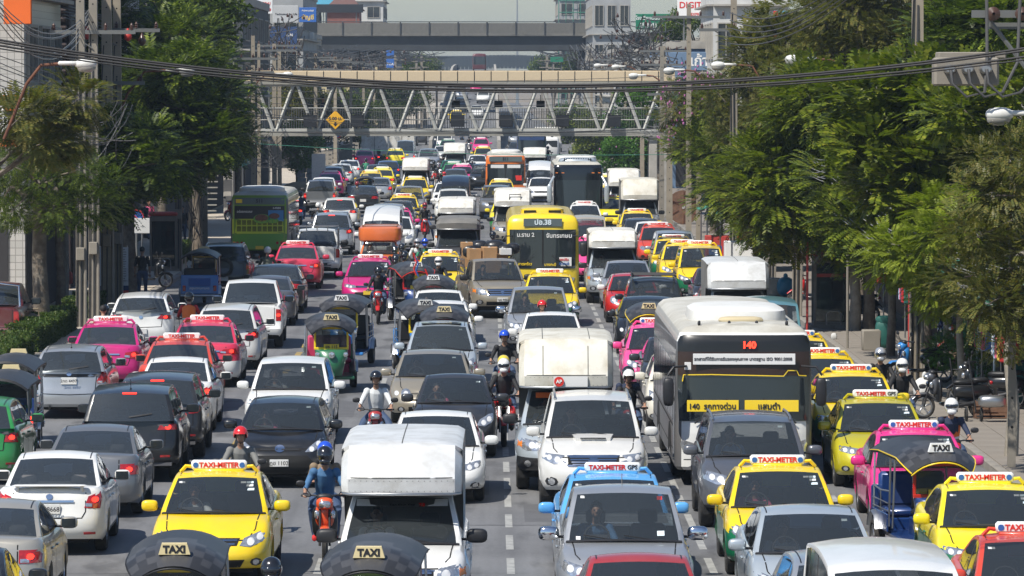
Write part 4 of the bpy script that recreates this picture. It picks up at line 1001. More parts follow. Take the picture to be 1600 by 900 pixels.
# motorcycles
def spoke_wheel(R, W, key, car=False):
 t = MB(); h = W/2; ri = R*.74
 t.lathe([(-h*.7,ri),(-h,R-.04),(-h*.5,R-.006),(h*.5,R-.006),(h,R-.04),(h*.7,ri)], 22)
 r = MB(); r.lathe([(-h*.6,ri+.004),(-h*.6,ri-.015),(h*.6,ri-.015),(h*.6,ri+.004)], 20); r.lathe([(-h*.8,.001),(-h*.8,.04),(h*.8,.04),(h*.8,.001)], 10)
 for k in range(5): r.box((0,0,ri*.5), (.03,.035,ri*.95), 0, .006, Matrix.Rotation(2*pi*k/5, 4, 'X'))
 return t.mesh(key+'_tyre', ['rubber'], 40), r.mesh(key+'_rim', ['alloy'], 40)
def make_moto(style='scooter'):
 P = []; big = style == 'big'; R = .30 if big else .27
 ty, ri = spoke_wheel(R, .12 if big else .085, 'moto'+style)
 fy, ry = -.66, .62
 P.append(Part('front_wheel', ty, (0,fy,R), kids=[Part('rim', ri, minp=20)])); P.append(Part('rear_wheel', ty, (0,ry,R), kids=[Part('rim', ri, minp=20)]))
 f = MB()
 for s in (-1,1): f.tube([(s*.075,fy,R),(s*.075,fy+.05,.50),(s*.07,-.46,.92)], .02 if not big else .027, 7)
 f.tube([(0,-.50,.80),(0,-.42,1.0)], .035, 8); P.append(Part('fork', f.mesh('moto_fork'+style, ['alloy' if big else 'black_plastic'], 60)))
 f = MB(); f.tube([(0,fy-.26,R+.16),(0,fy-.12,R+.27),(0,fy+.08,R+.28),(0,fy+.26,R+.16)], [.05,.07,.075,.06], 10, flat=.45); P.append(Part('front_fender', f.mesh('moto_ff'+style, ['PA'], 60)))
 if not big:
  c = MB(); c.sup((0,-.42,.72), (.15,.10,.20), .75, 14, 8); c.sup((0,-.49,.91), (.135,.11,.10), .8, 14, 8); P.append(Part('front_cowl', c.mesh('moto_cowl', ['PA'], 60)))
  c = MB(); c.sup((0,-.33,.62), (.20,.06,.27), .6, 14, 8); P.append(Part('leg_shield', c.mesh('moto_shield', ['PB'], 60)))
  hl = MB(); hl.sup((0,-.585,.90), (.095,.06,.06), .7, 12, 6); P.append(Part('headlight', hl.mesh('moto_hl', ['HL'], 60), minp=14))
  for s in (-1,1):
   k = MB(); k.sup((s*.12,-.515,.74), (.045,.045,.07), .8, 10, 6); P.append(Part('indicator', k.mesh('moto_ind', ['lamp_clear'], 60), minp=36))
  c = MB(); c.box((0,.0,.32), (.26,.55,.08), 0, .03); c.sup((0,.42,.58), (.15,.44,.16), .7, 14, 8); P.append(Part('body', c.mesh('moto_body', ['PB'], 60)))
 else:
  hl = MB(); hl.sup((0,-.60,.90), (.11,.09,.11), .8, 14, 8); P.append(Part('headlight_cowl', hl.mesh('mb_cowl', ['PB'], 60)))
  for s in (-1,1):
   k = MB(); k.box((s*.10,-.62,.72), (.025,.05,.20), 0, .01); P.append(Part('headlight', k.mesh('mb_led', ['lamp_white_lit'], 60)))
   k = MB(); k.sup((s*.17,-.36,.62), (.09,.24,.20), .8, 12, 8); P.append(Part('fairing', k.mesh('mb_fair', ['PA'], 60)))
  c = MB(); c.sup((0,-.12,.86), (.17,.27,.14), .8, 14, 8); c.sup((0,.50,.80), (.11,.34,.09), .8, 12, 6); P.append(Part('tank', c.mesh('mb_tank', ['PA'], 60)))
  c = MB(); c.sup((0,0,.50), (.17,.30,.20), .6, 12, 8); c.box((0,.2,.45), (.2,.5,.18), 0, .04); P.append(Part('engine', c.mesh('mb_engine', ['under'], 50)))
 s_ = MB(); s_.sup((0,.30,.78), (.14,.30,.065), .7, 14, 6); s_.sup((0,.62,.82), (.13,.20,.06), .7, 14, 6); P.append(Part('seat', s_.mesh('moto_seat', ['vinyl_black'], 60)))
 hb = MB(); zb = 1.02; hb.tube([(-.33,-.36,zb),(-.18,-.42,zb+.01),(0,-.45,zb-.02),(.18,-.42,zb+.01),(.33,-.36,zb)], .014, 7)
 for s in (-1,1): hb.tube([(s*.22,-.41,zb),(s*.36,-.35,zb)], .019, 8)
 hb.sup((0,-.47,1.0), (.13,.07,.06), .7, 12, 6); P.append(Part('handlebar', hb.mesh('moto_bar', ['black_plastic'], 60)))
 for s in (-1,1):
  m = MB(); m.tube([(s*.20,-.42,zb),(s*.28,-.44,zb+.10),(s*.34,-.43,zb+.17)], .008, 6); m.sup((s*.37,-.43,zb+.19), (.075,.02,.05), .8, 12, 6)
  P.append(Part('mirror', m.mesh('moto_mir', ['black_plastic'], 60), minp=16))
 e = MB(); e.tube([(.16,.1,.30),(.17,.4,.33),(.18,.80,.45)], [.03,.055,.06], 8); e.box((0,.3,.38), (.16,.36,.2), 0, .04); P.append(Part('exhaust', e.mesh('moto_exh', ['black_plastic'], 60)))
 t = MB(); t.sup((0,.86,.76), (.09,.04,.045), .7, 10, 6); P.append(Part('tail_light', t.mesh('moto_tail', ['TAIL'], 60), minp=10))
 t = MB(); t.tube([(0,.80,.62),(0,.96,.46)], [.08,.07], 8, flat=.3); t.box((0,.98,.56), (.20,.015,.17)); P.append(Part('rear_mudguard', t.mesh('moto_rm', ['black_plastic'], 40)))
 t = MB(); t.box((0,.992,.57), (.17,.01,.14), 0); P.append(Part('number_plate', t.mesh('moto_plate', ['plate_white'], 0), minp=24))
 return P
MATS['HL'] = bpy.data.materials.new('HL')
# people
def build_body(prims, key, voxel=.0115, dec=.35):
 """prims: (kind, tag, ...) limbs as tapered tubes and ellipsoids, fused to one continuous skin"""
 mb = MB(); tg = []
 for pr in prims:
  n0 = len(mb.f)
  if pr[0] == 't': mb.tube(pr[2], pr[3], 10, 0, True, None, pr[4] if len(pr) > 4 else 1.0)
  else: mb.sup(pr[2], pr[3], pr[4] if len(pr) > 4 else 1.0, 14, 10)
  tg += [pr[1]]*(len(mb.f)-n0)
 me = bpy.data.meshes.new(key); me.from_pydata(mb.v, [], mb.f)
 bm = bmesh.new(); bm.from_mesh(me); bmesh.ops.recalc_face_normals(bm, faces=bm.faces); bm.to_mesh(me); bm.free()
 o = bpy.data.objects.new(key, me); COL.objects.link(o)
 r = o.modifiers.new('r', 'REMESH'); r.mode = 'VOXEL'; r.voxel_size = voxel
 s = o.modifiers.new('s', 'SMOOTH'); s.factor = .5; s.iterations = 2
 d = o.modifiers.new('d', 'DECIMATE'); d.ratio = dec
 dg = bpy.context.evaluated_depsgraph_get(); out = bpy.data.meshes.new_from_object(o.evaluated_get(dg), depsgraph=dg)
 bpy.data.objects.remove(o)
 bv = BVHTree.FromPolygons([Vector(v) for v in mb.v], mb.f)
 out.materials.clear()
 for n in ('SKIN','SHIRT','TROUS','SHOE'): out.materials.append(MATS[n])
 idx = []
 for p in out.polygons:
  h = bv.find_nearest(p.center); idx.append(tg[h[2]] if h and h[2] is not None else 1)
 out.polygons.foreach_set('material_index', idx); out.polygons.foreach_set('use_smooth', [True]*len(idx)); out.name = key
 return out
for n in ('SKIN','SHIRT','TROUS','SHOE','HELM','VISOR'): MATS[n] = bpy.data.materials.new(n)
def hand(wr, dirv, side, curl=1.0):
 """palm, four bent fingers of unequal length, thumb from the side of the palm"""
 W_ = Vector(wr); d = Vector(dirv).normalized(); lat = Vector((side,0,0)); lat = (lat - d*lat.dot(d)).normalized(); nrm = d.cross(lat).normalized()
 if nrm.z > 0: nrm = -nrm
 P = [('e', 0, tuple(W_+d*.05), (.040,.045,.022), .8)]
 for k, (o, L) in enumerate(((-.030,.070),(-.010,.080),(.010,.076),(.030,.060))):
  b = W_ + d*.085 + lat*o; m = b + d*L*.45 + nrm*L*.18*curl; e = m + d*L*.10*(2-curl) + nrm*L*.45*curl
  P.append(('t', 0, [b-d*.02, b, m, e], [.010,.0095,.009,.008]))
 b = W_ + d*.03 - lat*.036; P.append(('t', 0, [b, b-lat*.022+d*.025, b-lat*.020+d*.05+nrm*.02], [.012,.011,.009]))
 return P
def head_prims(c, look=(0,-1,0)):
 c = Vector(c); P = [('e', 0, tuple(c), (.075,.095,.115)), ('e', 0, tuple(c+Vector((0,-.02,-.055))), (.058,.075,.065)),
  ('t', 0, [c+Vector((0,-.085,.02)), c+Vector((0,-.112,-.018)), c+Vector((0,-.095,-.03))], [.010,.016,.012]),
  ('e', 0, tuple(c+Vector((.077,.01,-.01))), (.010,.022,.032)), ('e', 0, tuple(c+Vector((-.077,.01,-.01))), (.010,.022,.032)),
  ('e', 0, tuple(c+Vector((0,-.090,-.062))), (.024,.010,.009)), ('e', 0, tuple(c+Vector((0,-.088,.025))), (.052,.010,.009))]
 return P
def rider_prims(arms='bar', lean=0.0, legs='floor', female=False):
 P = []; hz = .86; sh = Vector((0, .10-lean, 1.36))
 P.append(('e', 2, (0,.22,hz), (.165,.15,.13)))
 P.append(('t', 1, [(0,.21,hz+.02),(0,.22,1.02),(0,.18-lean*.5,1.18),(0,.13-lean,1.33),(0,.10-lean,1.41)], [.150,.145,.165,.150,.075], .74))
 P.append(('t', 0, [(0,.10-lean,1.38),(0,.065-lean,1.50)], [.055,.052]))
 for s in (-1,1):
  P.append(('e', 1, (s*.175,.11-lean,1.345), (.070,.068,.070)))
  if arms == 'bar':
   el = (s*.285,-.07,1.14); wr = (s*.305,-.27,1.045)
   P.append(('t', 1, [(s*.17,.11-lean,1.35), (s*.225,.05,1.26), el], [.062,.056,.046])); P.append(('t', 1, [el, (s*.30,-.17,1.09)], [.046,.040]))
   P.append(('t', 0, [(s*.30,-.17,1.09), wr], [.034,.027])); P += hand(wr, (0,-1,-.12), s, 1.0)
  elif arms == 'lap':
   el = (s*.27,.06,1.10); wr = (s*.16,-.15,.98)
   P.append(('t', 1, [(s*.17,.11-lean,1.35), el], [.060,.046])); P.append(('t', 0, [el, wr], [.042,.028])); P += hand(wr, (-s*.3,-1,-.2), s, .6)
  else:
   el = (s*.26,.10,1.10); wr = (s*.20,-.13,1.14)
   P.append(('t', 1, [(s*.17,.11-lean,1.35), el], [.060,.046])); P.append(('t', 0, [el, wr], [.042,.028])); P += hand(wr, (-s*.15,-1,.1), s, .5)
  kn = (s*.20,-.20,.80); an = (s*.16,-.12,.40)
  if legs == 'ground': an = (s*.40,-.05,.10); kn = (s*.30,-.18,.62)
  if legs == 'car': kn = (s*.16,-.25,.85); an = (s*.14,-.45,.48)
  P.append(('t', 2, [(s*.09,.20,hz), ((s*.09+kn[0])/2+s*.02,(.20+kn[1])/2,(hz+kn[2])/2+.02), kn], [.105,.090,.066])); P.append(('t', 2, [kn, ((kn[0]+an[0])/2,(kn[1]+an[1])/2+.02,(kn[2]+an[2])/2), an], [.064,.062,.045]))
  P.append(('t', 3, [(an[0],an[1]+.05,an[2]-.05),(an[0],an[1]-.06,an[2]-.055),(an[0],an[1]-.17,an[2]-.065)], [.042,.045,.036]))
 P += head_prims((0,.045-lean,1.60))
 return P
def stand_prims(step=0.0, bend=0.0):
 P = [('e', 2, (0,0,.93), (.165,.115,.12)), ('t', 1, [(0,0,.92),(0,0,1.08),(0,-.01,1.25),(0,0,1.40),(0,0,1.47)], [.150,.135,.165,.150,.07], .68), ('t', 0, [(0,0,1.44),(0,-.01,1.56)], [.054,.05])]
 for s in (-1,1):
  st = step*s; P.append(('e', 1, (s*.175,0,1.405), (.068,.062,.07)))
  el = (s*.235,.02-st*.3,1.14); wr = (s*.245,-.08-st*.5,.90)
  P.append(('t', 1, [(s*.18,0,1.40), el], [.058,.044])); P.append(('t', 0, [el, wr], [.040,.027])); P += hand(wr, (0,-.25,-1), s, .4)
  kn = (s*.105,-.03+st*.6,.50); an = (s*.11,.02+st,.10)
  P.append(('t', 2, [(s*.09,0,.92),(s*.10,st*.25,.72),kn], [.10,.088,.062])); P.append(('t', 2, [kn,(s*.11,.01+st*.8,.30),an], [.062,.058,.042]))
  P.append(('t', 3, [(an[0],an[1]+.04,.05),(an[0],an[1]-.06,.045),(an[0],an[1]-.17,.035)], [.04,.042,.032]))
 P += head_prims((0,-.02,1.66))
 return P
BODY = {}
def body_mesh(kind):
 if kind not in BODY:
  pr = {'rider': lambda: rider_prims('bar'), 'rider_lean': lambda: rider_prims('bar', .06), 'rider_ground': lambda: rider_prims('bar', 0, 'ground'),
              'pillion': lambda: rider_prims('front'), 'lap': lambda: rider_prims('lap', 0, 'car'), 'driver': lambda: rider_prims('bar', 0, 'car'),
              'stand': lambda: stand_prims(), 'walk': lambda: stand_prims(.16)}[kind]()
  BODY[kind] = build_body(pr, 'person_'+kind)
 return BODY[kind]
for n, c in {'skin': (.36,.20,.13), 'skin_pale': (.50,.31,.22), 'cloth_black': (.012,.012,.014), 'cloth_navy': (.015,.025,.06), 'cloth_blue': (.05,.14,.28), 'cloth_white': (.62,.64,.64), 'cloth_grey': (.17,.17,.16),
             'cloth_olive': (.10,.11,.08), 'cloth_red': (.45,.02,.02), 'cloth_green': (.03,.22,.12), 'denim': (.04,.07,.14), 'cloth_tan': (.22,.16,.10), 'shoe_black': (.015,.015,.015), 'shoe_red': (.55,.02,.02), 'cloth_pink': (.6,.1,.2), 'cloth_lightblue': (.35,.45,.6)}.items():
 mat(n, c, .75 if 'skin' not in n else .5, noise=(9,.12), bump=.25 if 'cloth' in n or n == 'denim' else 0, bscale=14)
for n, c in {'h_black': (.012,.012,.014), 'h_white': (.75,.75,.73), 'h_red': (.62,.02,.02), 'h_blue': (.02,.08,.55), 'h_silver': (.45,.46,.48), 'h_yellow': (.7,.55,.05), 'h_maroon': (.25,.02,.03), 'hair': (.012,.010,.009)}.items(): mat(n, c, .22 if n != 'hair' else .7, .4 if 'silver' in n else 0, 1.0 if n != 'hair' else 0)
mat('visor', (.015,.02,.03), .06, 0, 1)
def helmet_parts(kind):
 key = 'helm'+kind
 if key in PROTO: return PROTO[key]
 h = MB()
 if kind == 'full':
  h.sup((0,.0,.02), (.128,.150,.140), .95, 20, 12); h.sup((0,-.075,-.085), (.085,.075,.055), .8, 14, 8); k = MB(); k.sup((0,-.055,.015), (.118,.104,.058), .85, 18, 8); mm = 'VISOR'
  b = MB(); b.sup((0,.0,.075), (.112,.142,.075), .95, 16, 6); P = [Part('helmet', h.mesh(key, ['HELM'], 60), kids=[Part('visor', k.mesh(key+'v', ['VISOR'], 60), minp=16)])]
 elif kind == 'open':
  n, k_ = 18, 8; vs = []; fs = []
  for i in range(k_+1):
   ph = pi/2 - (pi/2+.55)*i/k_
   for j in range(n):
    th = 2*pi*j/n; front = max(0, -sin(th))
    ph2 = max(ph, .12+.0 if front > .55 else -.6*(1-front))
    vs.append((.125*cos(ph2)*cos(th), .145*cos(ph2)*sin(th), .022+.135*sin(ph2)))
  for i in range(k_):
   for j in range(n): fs.append((i*n+j, (i+1)*n+j, (i+1)*n+(j+1)%n, i*n+(j+1)%n))
  h.add(vs, fs); h.box((0,-.14,.035), (.17,.07,.012), 0, .005)
  st = MB(); st.tube([(.085,-.01,.0),(.06,-.04,-.10),(0,-.055,-.125),(-.06,-.04,-.10),(-.085,-.01,0)], .007, 5)
  P = [Part('helmet', h.mesh(key, ['HELM'], 60), kids=[Part('chin_strap', st.mesh(key+'s', ['black_plastic'], 60), minp=40)])]
 elif kind == 'hair':
  h.sup((0,.018,.035), (.086,.098,.098), 1, 14, 8); P = [Part('hair', h.mesh(key, ['hair'], 60))]
 else:
  h.sup((0,.015,.05), (.10,.11,.06), 1, 14, 8); h.box((0,-.10,.035), (.14,.10,.012), 0, .005); P = [Part('cap', h.mesh(key, ['HELM'], 60))]
 PROTO[key] = P
 return P
def vest_parts():
 if 'vest' in PROTO: return PROTO['vest']
 v = MB(); v.tube([(0,.215,.93),(0,.22,1.02),(0,.18,1.18),(0,.13,1.33),(0,.115,1.385)], [.158,.163,.183,.185,.13], 18, 0, False, None, .78)
 s = MB(); s.tube([(0,.215,1.02),(0,.212,1.06)], [.168,.172], 18, 0, False, None, .78)
 n = MB(); n.box((0,.018,1.28), (.14,.012,.08), 0)
 PROTO['vest'] = [Part('vest', v.mesh('vest', ['vest_orange'], 60), kids=[Part('reflective_band', s.mesh('vband', ['plate_white'], 60), minp=20)])]
 return PROTO['vest']
HC = {'stand': (0,-.02,1.66), 'walk': (0,-.02,1.66), 'rider_lean': (0,-.015,1.60)}
def person(kind, loc, ang, label, shirt='cloth_black', trous='denim', shoe='shoe_black', skin='skin', helm=('full','h_black'), vest=False, cat='person', group=None, scale=1.0, minp=99, eyes=True):
 e = put('person', body_mesh(kind), None, loc, (0,0,ang), (scale,)*3); tag(e, label, cat, group)
 for i, m in enumerate((skin, shirt, trous, shoe)): e.material_slots[i].link = 'OBJECT'; e.material_slots[i].material = M(m)
 hc = HC.get(kind, (0,.045,1.60))
 hd = helmet_parts(helm[0])
 for q in hd:
  o = put(q.name, q.me, e, hc)
  for i, sl in enumerate(q.me.materials):
   if sl.name in ('HELM',): o.material_slots[i].link = 'OBJECT'; o.material_slots[i].material = M(helm[1])
  for k in q.kids:
   o2 = put(k.name, k.me, o)
   for i, sl in enumerate(k.me.materials):
    if sl.name == 'VISOR': o2.material_slots[i].link = 'OBJECT'; o2.material_slots[i].material = M(helm[2] if len(helm) > 2 else 'visor')
 if helm[0] != 'full':
  if 'eyes' not in PROTO:
   b = MB()
   for s in (-1,1): b.sup((s*.032,-.088,.008), (.014,.008,.007), 1, 8, 4)
   PROTO['eyes'] = b.mesh('eyes', ['ink'], 60)
  put('eyes', PROTO['eyes'], e, hc)
 if vest: spawn(vest_parts(), e, 99)
 return e
def moto(px, py, head, label_m, label_p, ca='red', cb='black', rz=0.0, style='scooter', ground=None, helm=('full','h_black'), shirt='cloth_black', trous='denim', shoe='shoe_black', vest=False,
         pillion=None, kind='rider', lit=True, skin='skin', group='motorcycles threading through the traffic', gp='riders on motorcycles'):
 """(px, py) the top of the rider's helmet"""
 w = at(px, py, 1.755); y = w.y + (-.045 if head == 'F' else .045); ang = rz if head == 'F' else pi+rz; p = F_PX/w.y
 if 'moto'+style not in PROTO: PROTO['moto'+style] = make_moto(style)
 kind = 'rider' if kind != 'rider' or p < 25 else ('rider','rider_lean','rider_ground')[int(px+py) % 3]
 e = empty('motorcycle', (w.x, y, 0), ang); tag(e, label_m, 'motorcycle', group)
 spawn(PROTO['moto'+style], e, p, {'PA': paint(ca), 'PB': paint(cb), 'TAIL': M('lamp_red_lit' if head == 'R' else 'lamp_red'), 'HL': M('lamp_clear')})
 person(kind, (w.x, y, 0), ang, label_p, shirt, trous, shoe, skin, helm, vest, group=gp)
 if pillion:
  b = Matrix.Rotation(ang, 4, 'Z') @ Vector((0,.42,.04))
  person('pillion', (w.x+b.x, y+b.y, b.z), ang, pillion[0], pillion[1], 'denim', helm=pillion[2], group=gp)
 return e
# buses
def rbox(L, W, zl, n=8, c=.30, fz=None, rz=None):
 """rounded box shell: zl list of (z, inset); fz(z) pushes the front back"""
 pts = loop_pts(L, W, c, 3.0, c*.7, 4.0, [-L/2+c+.1+ (L-2*c-.2)*k/n for k in range(n+1)], 0)
 mb = MB(); ring = []
 for z, ins in zl:
  row = []
  for (x, y) in pts:
   wf = max(0, min(1, (-y-(L/2-c))/c))**.6; wr = max(0, min(1, (y-(L/2-c))/c))**.6
   row.append((x*(1-ins/(W/2)), y*(1-ins/(L/2)) + wf*(fz(z) if fz else 0) - wr*(rz(z) if rz else 0), z))
  ring.append(row)
 m = len(pts); full = []
 for row in ring: full.append(row + [(-x, y, z) for (x, y, z) in row[::-1][1:-1]])
 N_ = len(full[0])
 for i in range(len(full)-1):
  o = len(mb.v); mb.v += full[i]+full[i+1]
  for k in range(N_): mb.f.append((o+k, o+(k+1)%N_, o+N_+(k+1)%N_, o+N_+k)); mb.m.append(i)
 top = ring[-1]; U = (-1,-.6,0,.6,1); rows = [[(u*x, y, z+.05*(1-u*u)) for u in U] for (x, y, z) in top]
 for a, b in zip(rows, rows[1:]):
  o = len(mb.v); mb.v += a+b
  for k in range(4): mb.f.append((o+k, o+k+1, o+5+k+1, o+5+k)); mb.m.append(len(zl))
 return mb
mat('bus_roof', (0.50,0.49,0.44), 0.6, 0, 0, noise=(1.5,.12), dirt=(1.2,.7,(.28,.25,.19)))
mat('bus_board', (0.015,0.016,0.016), 0.3); mat('led_red', (.5,.02,.01), .5, emit=((1,.05,.02), 2.5)); mat('board_grey', (0.10,0.13,0.13), 0.35); mat('board_text', (0.30,0.45,0.55), 0.5)
mat('ac_white', (0.70,0.70,0.67), 0.45, noise=(2,.08), dirt=(2,.5,(.4,.37,.3))); mat('tan_cover', (0.50,0.42,0.26), 0.7, bump=.3, bscale=6)
mat('bus_brown', (0.035,0.018,0.012), 0.25); mat('bus_greyside', (0.14,0.14,0.145), 0.4, 0.2, .3, noise=(1.5,.2), dirt=(1.5,.4,(.2,.18,.15)))
def make_bus(key, L=11.5, W=2.45, H=2.95, ztop=None, body='PA', side='PB', coach=False, lean=.10, lower=0.0, win=(1.15,2.2), nwin=8, band=None, rear=False):
 P = []; zt = H
 zl = [(.30,.05),(.36,.0),(.95,.0),(1.0,.0),(H-.55,.015),(H-.28,.03),(H-.12,.09),(H-.03,.19),(H,.32)]
 fz = (lambda z: max(0, (z-1.0))*lean + (.0 if z > .5 else .03))
 sh = rbox(L, W, zl, 10, .32, fz)
 bv = bvh_of(sh)
 nl = len(zl)
 sh.m = [1 if (abs(sum(sh.v[i][0] for i in f)/len(f)) > W/2-.12 and m_ < 5) else (2 if m_ >= 6 else 0) for f, m_ in zip(sh.f, sh.m)]
 P.append(Part('body', sh.mesh(key+'_body', [body, side, 'PC'], 35)))
 y0 = -L/2+1.1; y1 = L/2-.4; st = (y1-y0)/nwin
 for ax, sg in (('s',1),('l',-1)):
  for k in range(nwin):
   mb = MB(); a, b = y0+st*k+.05, y0+st*(k+1)-.05
   patch(mb, bv, [(a,win[0]),(b,win[0]),(b,win[1]),(a,win[1])], ax, .008, 0, step=.8, rings=1)
   P.append(Part('side_window', mb.mesh(key+'_sw', ['glass_solid'], 0), minp=9))
  if sg < 0 or True:
   mb = MB(); patch(mb, bv, [(-L/2+.42,.45),(-L/2+1.02,.45),(-L/2+1.02,2.25),(-L/2+.42,2.25)], ax, .006, 0, step=.5, rings=1)
   P.append(Part('door', mb.mesh(key+'_door', ['glass_solid'], 0), minp=20))
  mb = MB(); ribbon(mb, bv, [(y0, .62),(y1, .62)], ax, .02, .004); ribbon(mb, bv, [(y0, 1.05),(y1, 1.05)], ax, .03, .006)
  P.append(Part('side_moulding', mb.mesh(key+'_mould', ['seam'], 0), minp=24))
 for yw in (-L/2+2.6, L/2-3.2):
  for s in (1,-1): P.append(wheel_part(.48, .28, s, 'steel')(s*(W/2-.16), yw))
 ub = MB(); ub.box((0,0,.42), (W-.5,L-.8,.3)); P.append(Part('underbody', ub.mesh(key+'_ub', ['under'], 0)))
 for s in (-1,1):
  for yw in (-L/2+2.6, L/2-3.2):
   mb = MB(); patch(mb, bv, [(yw+.62*cos(a*pi/8), max(.32,.46+.56*sin(a*pi/8))) for a in range(0,9)]+[(yw-.62,.32),(yw+.62,.32)], 's' if s > 0 else 'l', .010, 0, step=.3, rings=1)
   P.append(Part('wheel_arch', mb.mesh(key+'_arch', ['seam'], 0), minp=20))
 def fp(poly, m, nm, off=.012, step=.15, ax='f', minp=0, kids=None, rings=4):
  if ax == 'f' and max(q[0] for q in poly)-min(q[0] for q in poly) > 1.9: step, rings, off = .10, 12, off+.012
  mb = MB(); patch(mb, bv, poly, ax, off, 0, step=step, rings=rings); P.append(Part(nm, mb.mesh(key+'_'+nm, [m], 50), minp=minp, kids=kids)); return P[-1]
 def txt(s, sz, m, x, z, off=.05, bold=None, ax='f', minp=0):
  q = hitpt(bv, ax, x, z)
  ang = math.atan(lean) if z > 1.0 and ax == 'f' else 0
  P.append(Part('lettering', text_mesh(s, sz, m, sz*.02 if bold is None else bold, .004), (x, q.y-off if ax == 'f' else q.y+off, z), (pi/2-ang,0,0) if ax == 'f' else (pi/2,0,pi), minp=minp))
 def slab(w, h, d, m, x, z, nm, ax='f', off=0, minp=0):
  q = hitpt(bv, ax, x, z); mb = MB(); ang = math.atan(lean) if z > 1.0 and ax == 'f' else 0; mb.box((0,0,0), (w,d,h), 0, min(d,.01)*.4)
  P.append(Part(nm, mb.mesh(key+'_'+nm, [m], 0), (x, q.y+(-off if ax == 'f' else off), z), (-ang,0,0), minp=minp))
 def wipers(z, xs):
  for x0, x1 in xs:
   mb = MB(); ribbon(mb, bv, [(x0, z),(x1, z+.45)], 'f', .03, .05); P.append(Part('wiper', mb.mesh(key+'_wip', ['black_plastic'], 0), minp=24))
 def mirrors(z, out=.35, size=(.12,.10,.24), m='black_plastic'):
  for s in (-1,1):
   mb = MB(); mb.tube([(s*(W/2-.2),-L/2+.1,z+.45),(s*(W/2+.05),-L/2-.22,z+.45),(s*(W/2+out*.5),-L/2-.22,z+.3)], .022, 6, 0); mb.sup((s*(W/2+out*.45),-L/2-.20,z), size, .5, 12, 8, 0)
   P.append(Part('wing_mirror', mb.mesh(key+'_mir', [m], 60)))
 def ac(w, l, h, y, m='ac_white', front=True):
  mb = MB(); mb.sup((0,y,H+.02), (w/2,l/2,h), .45, 24, 8); P.append(Part('air_conditioner', mb.mesh(key+'_ac', [m], 50)))
 return P, dict(fp=fp, txt=txt, slab=slab, wipers=wipers, mirrors=mirrors, ac=ac, bv=bv, L=L, W=W, H=H)
def hlamps(T, pts, nm='headlight'):
 for s in (-1,1): T['fp']([(s*x, z) for x, z in pts], 'lamp_clear', nm, .016, .1)
def place_bus(P, px, py, head, label, colors, ztop, name='city_bus', cat='bus', group='buses in the traffic', L=11.5, at_front=True, rz=0.0):
 w = at(px, py, ztop)
 y = w.y + (L/2-.35); e = empty(name, (w.x, y, 0), rz if head == 'F' else pi+rz); tag(e, label, cat, group)
 colors = dict(colors); colors.setdefault('TAIL', M('lamp_red')); colors.setdefault('PC', M('bus_roof'))
 spawn(P, e, F_PX/w.y, colors)
 return e
# ground, road, pavements
def nodes(name):
 m = bpy.data.materials.new(name); m.use_nodes = True; MATS[name] = m
 return m, m.node_tree.nodes, m.node_tree.links, m.node_tree.nodes['Principled BSDF']
def stretch_noise(N, K, tc, sc, scale, detail=5):
 mp = N.new('ShaderNodeMapping'); mp.inputs['Scale'].default_value = sc; K.new(tc.outputs['Object'], mp.inputs[0])
 t = N.new('ShaderNodeTexNoise'); t.inputs['Scale'].default_value = scale; t.inputs['Detail'].default_value = detail; K.new(mp.outputs[0], t.inputs['Vector'])
 return t
def mult(N, K, a, lo, hi, lo_in=.3, hi_in=.7):
 r = N.new('ShaderNodeMapRange'); r.inputs[1].default_value = lo_in; r.inputs[2].default_value = hi_in; r.inputs[3].default_value = lo; r.inputs[4].default_value = hi; K.new(a, r.inputs[0]); return r.outputs[0]
m, N, K, b = nodes('asphalt'); tc = N.new('ShaderNodeTexCoord')
a1 = mult(N, K, stretch_noise(N, K, tc, (2.2,.05,1), 1.0).outputs[0], .80, 1.20)
a2 = mult(N, K, stretch_noise(N, K, tc, (.10,.35,1), 1.0).outputs[0], .82, 1.15)
a3 = mult(N, K, stretch_noise(N, K, tc, (1,1,1), 14).outputs[0], .90, 1.12)
def mm(a, b_):
 x = N.new('ShaderNodeMath'); x.operation = 'MULTIPLY'; K.new(a, x.inputs[0]); K.new(b_, x.inputs[1]); return x.outputs[0]
v = N.new('ShaderNodeVectorMath'); v.operation = 'SCALE'; v.inputs[0].default_value = (.150,.151,.154); a4 = mult(N, K, stretch_noise(N, K, tc, (1,.3,1), 1.3, 7).outputs[0], 1.0, .62, .54, .66); K.new(mm(mm(mm(a1, a2), a3), a4), v.inputs['Scale'])
K.new(v.outputs[0], b.inputs['Base Color']); b.inputs['Roughness'].default_value = .72
bp = N.new('ShaderNodeBump'); bp.inputs['Strength'].default_value = .35; bp.inputs['Distance'].default_value = .02
t = stretch_noise(N, K, tc, (1,1,1), 60); K.new(t.outputs[0], bp.inputs['Height']); K.new(bp.outputs[0], b.inputs['Normal'])
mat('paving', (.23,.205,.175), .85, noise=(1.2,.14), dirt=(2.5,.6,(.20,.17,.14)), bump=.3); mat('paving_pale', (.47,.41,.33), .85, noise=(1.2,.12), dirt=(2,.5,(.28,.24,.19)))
mat('kerb_stone', (.27,.25,.22), .8, noise=(2,.15), dirt=(3,.7,(.12,.11,.10))); mat('soil', (.24,.19,.13), .95, noise=(2,.2), dirt=(1,.5,(.12,.1,.07)))
mat('road_white', (.36,.36,.34), .7, dirt=(3.5,.95,(.15,.15,.15))); mat('road_yellow', (.42,.28,.06), .7, dirt=(3.0,1.0,(.15,.15,.14)))
mat('tar', (.045,.045,.047), .6); mat('patch_asphalt', (.105,.106,.11), .8, noise=(3,.15))
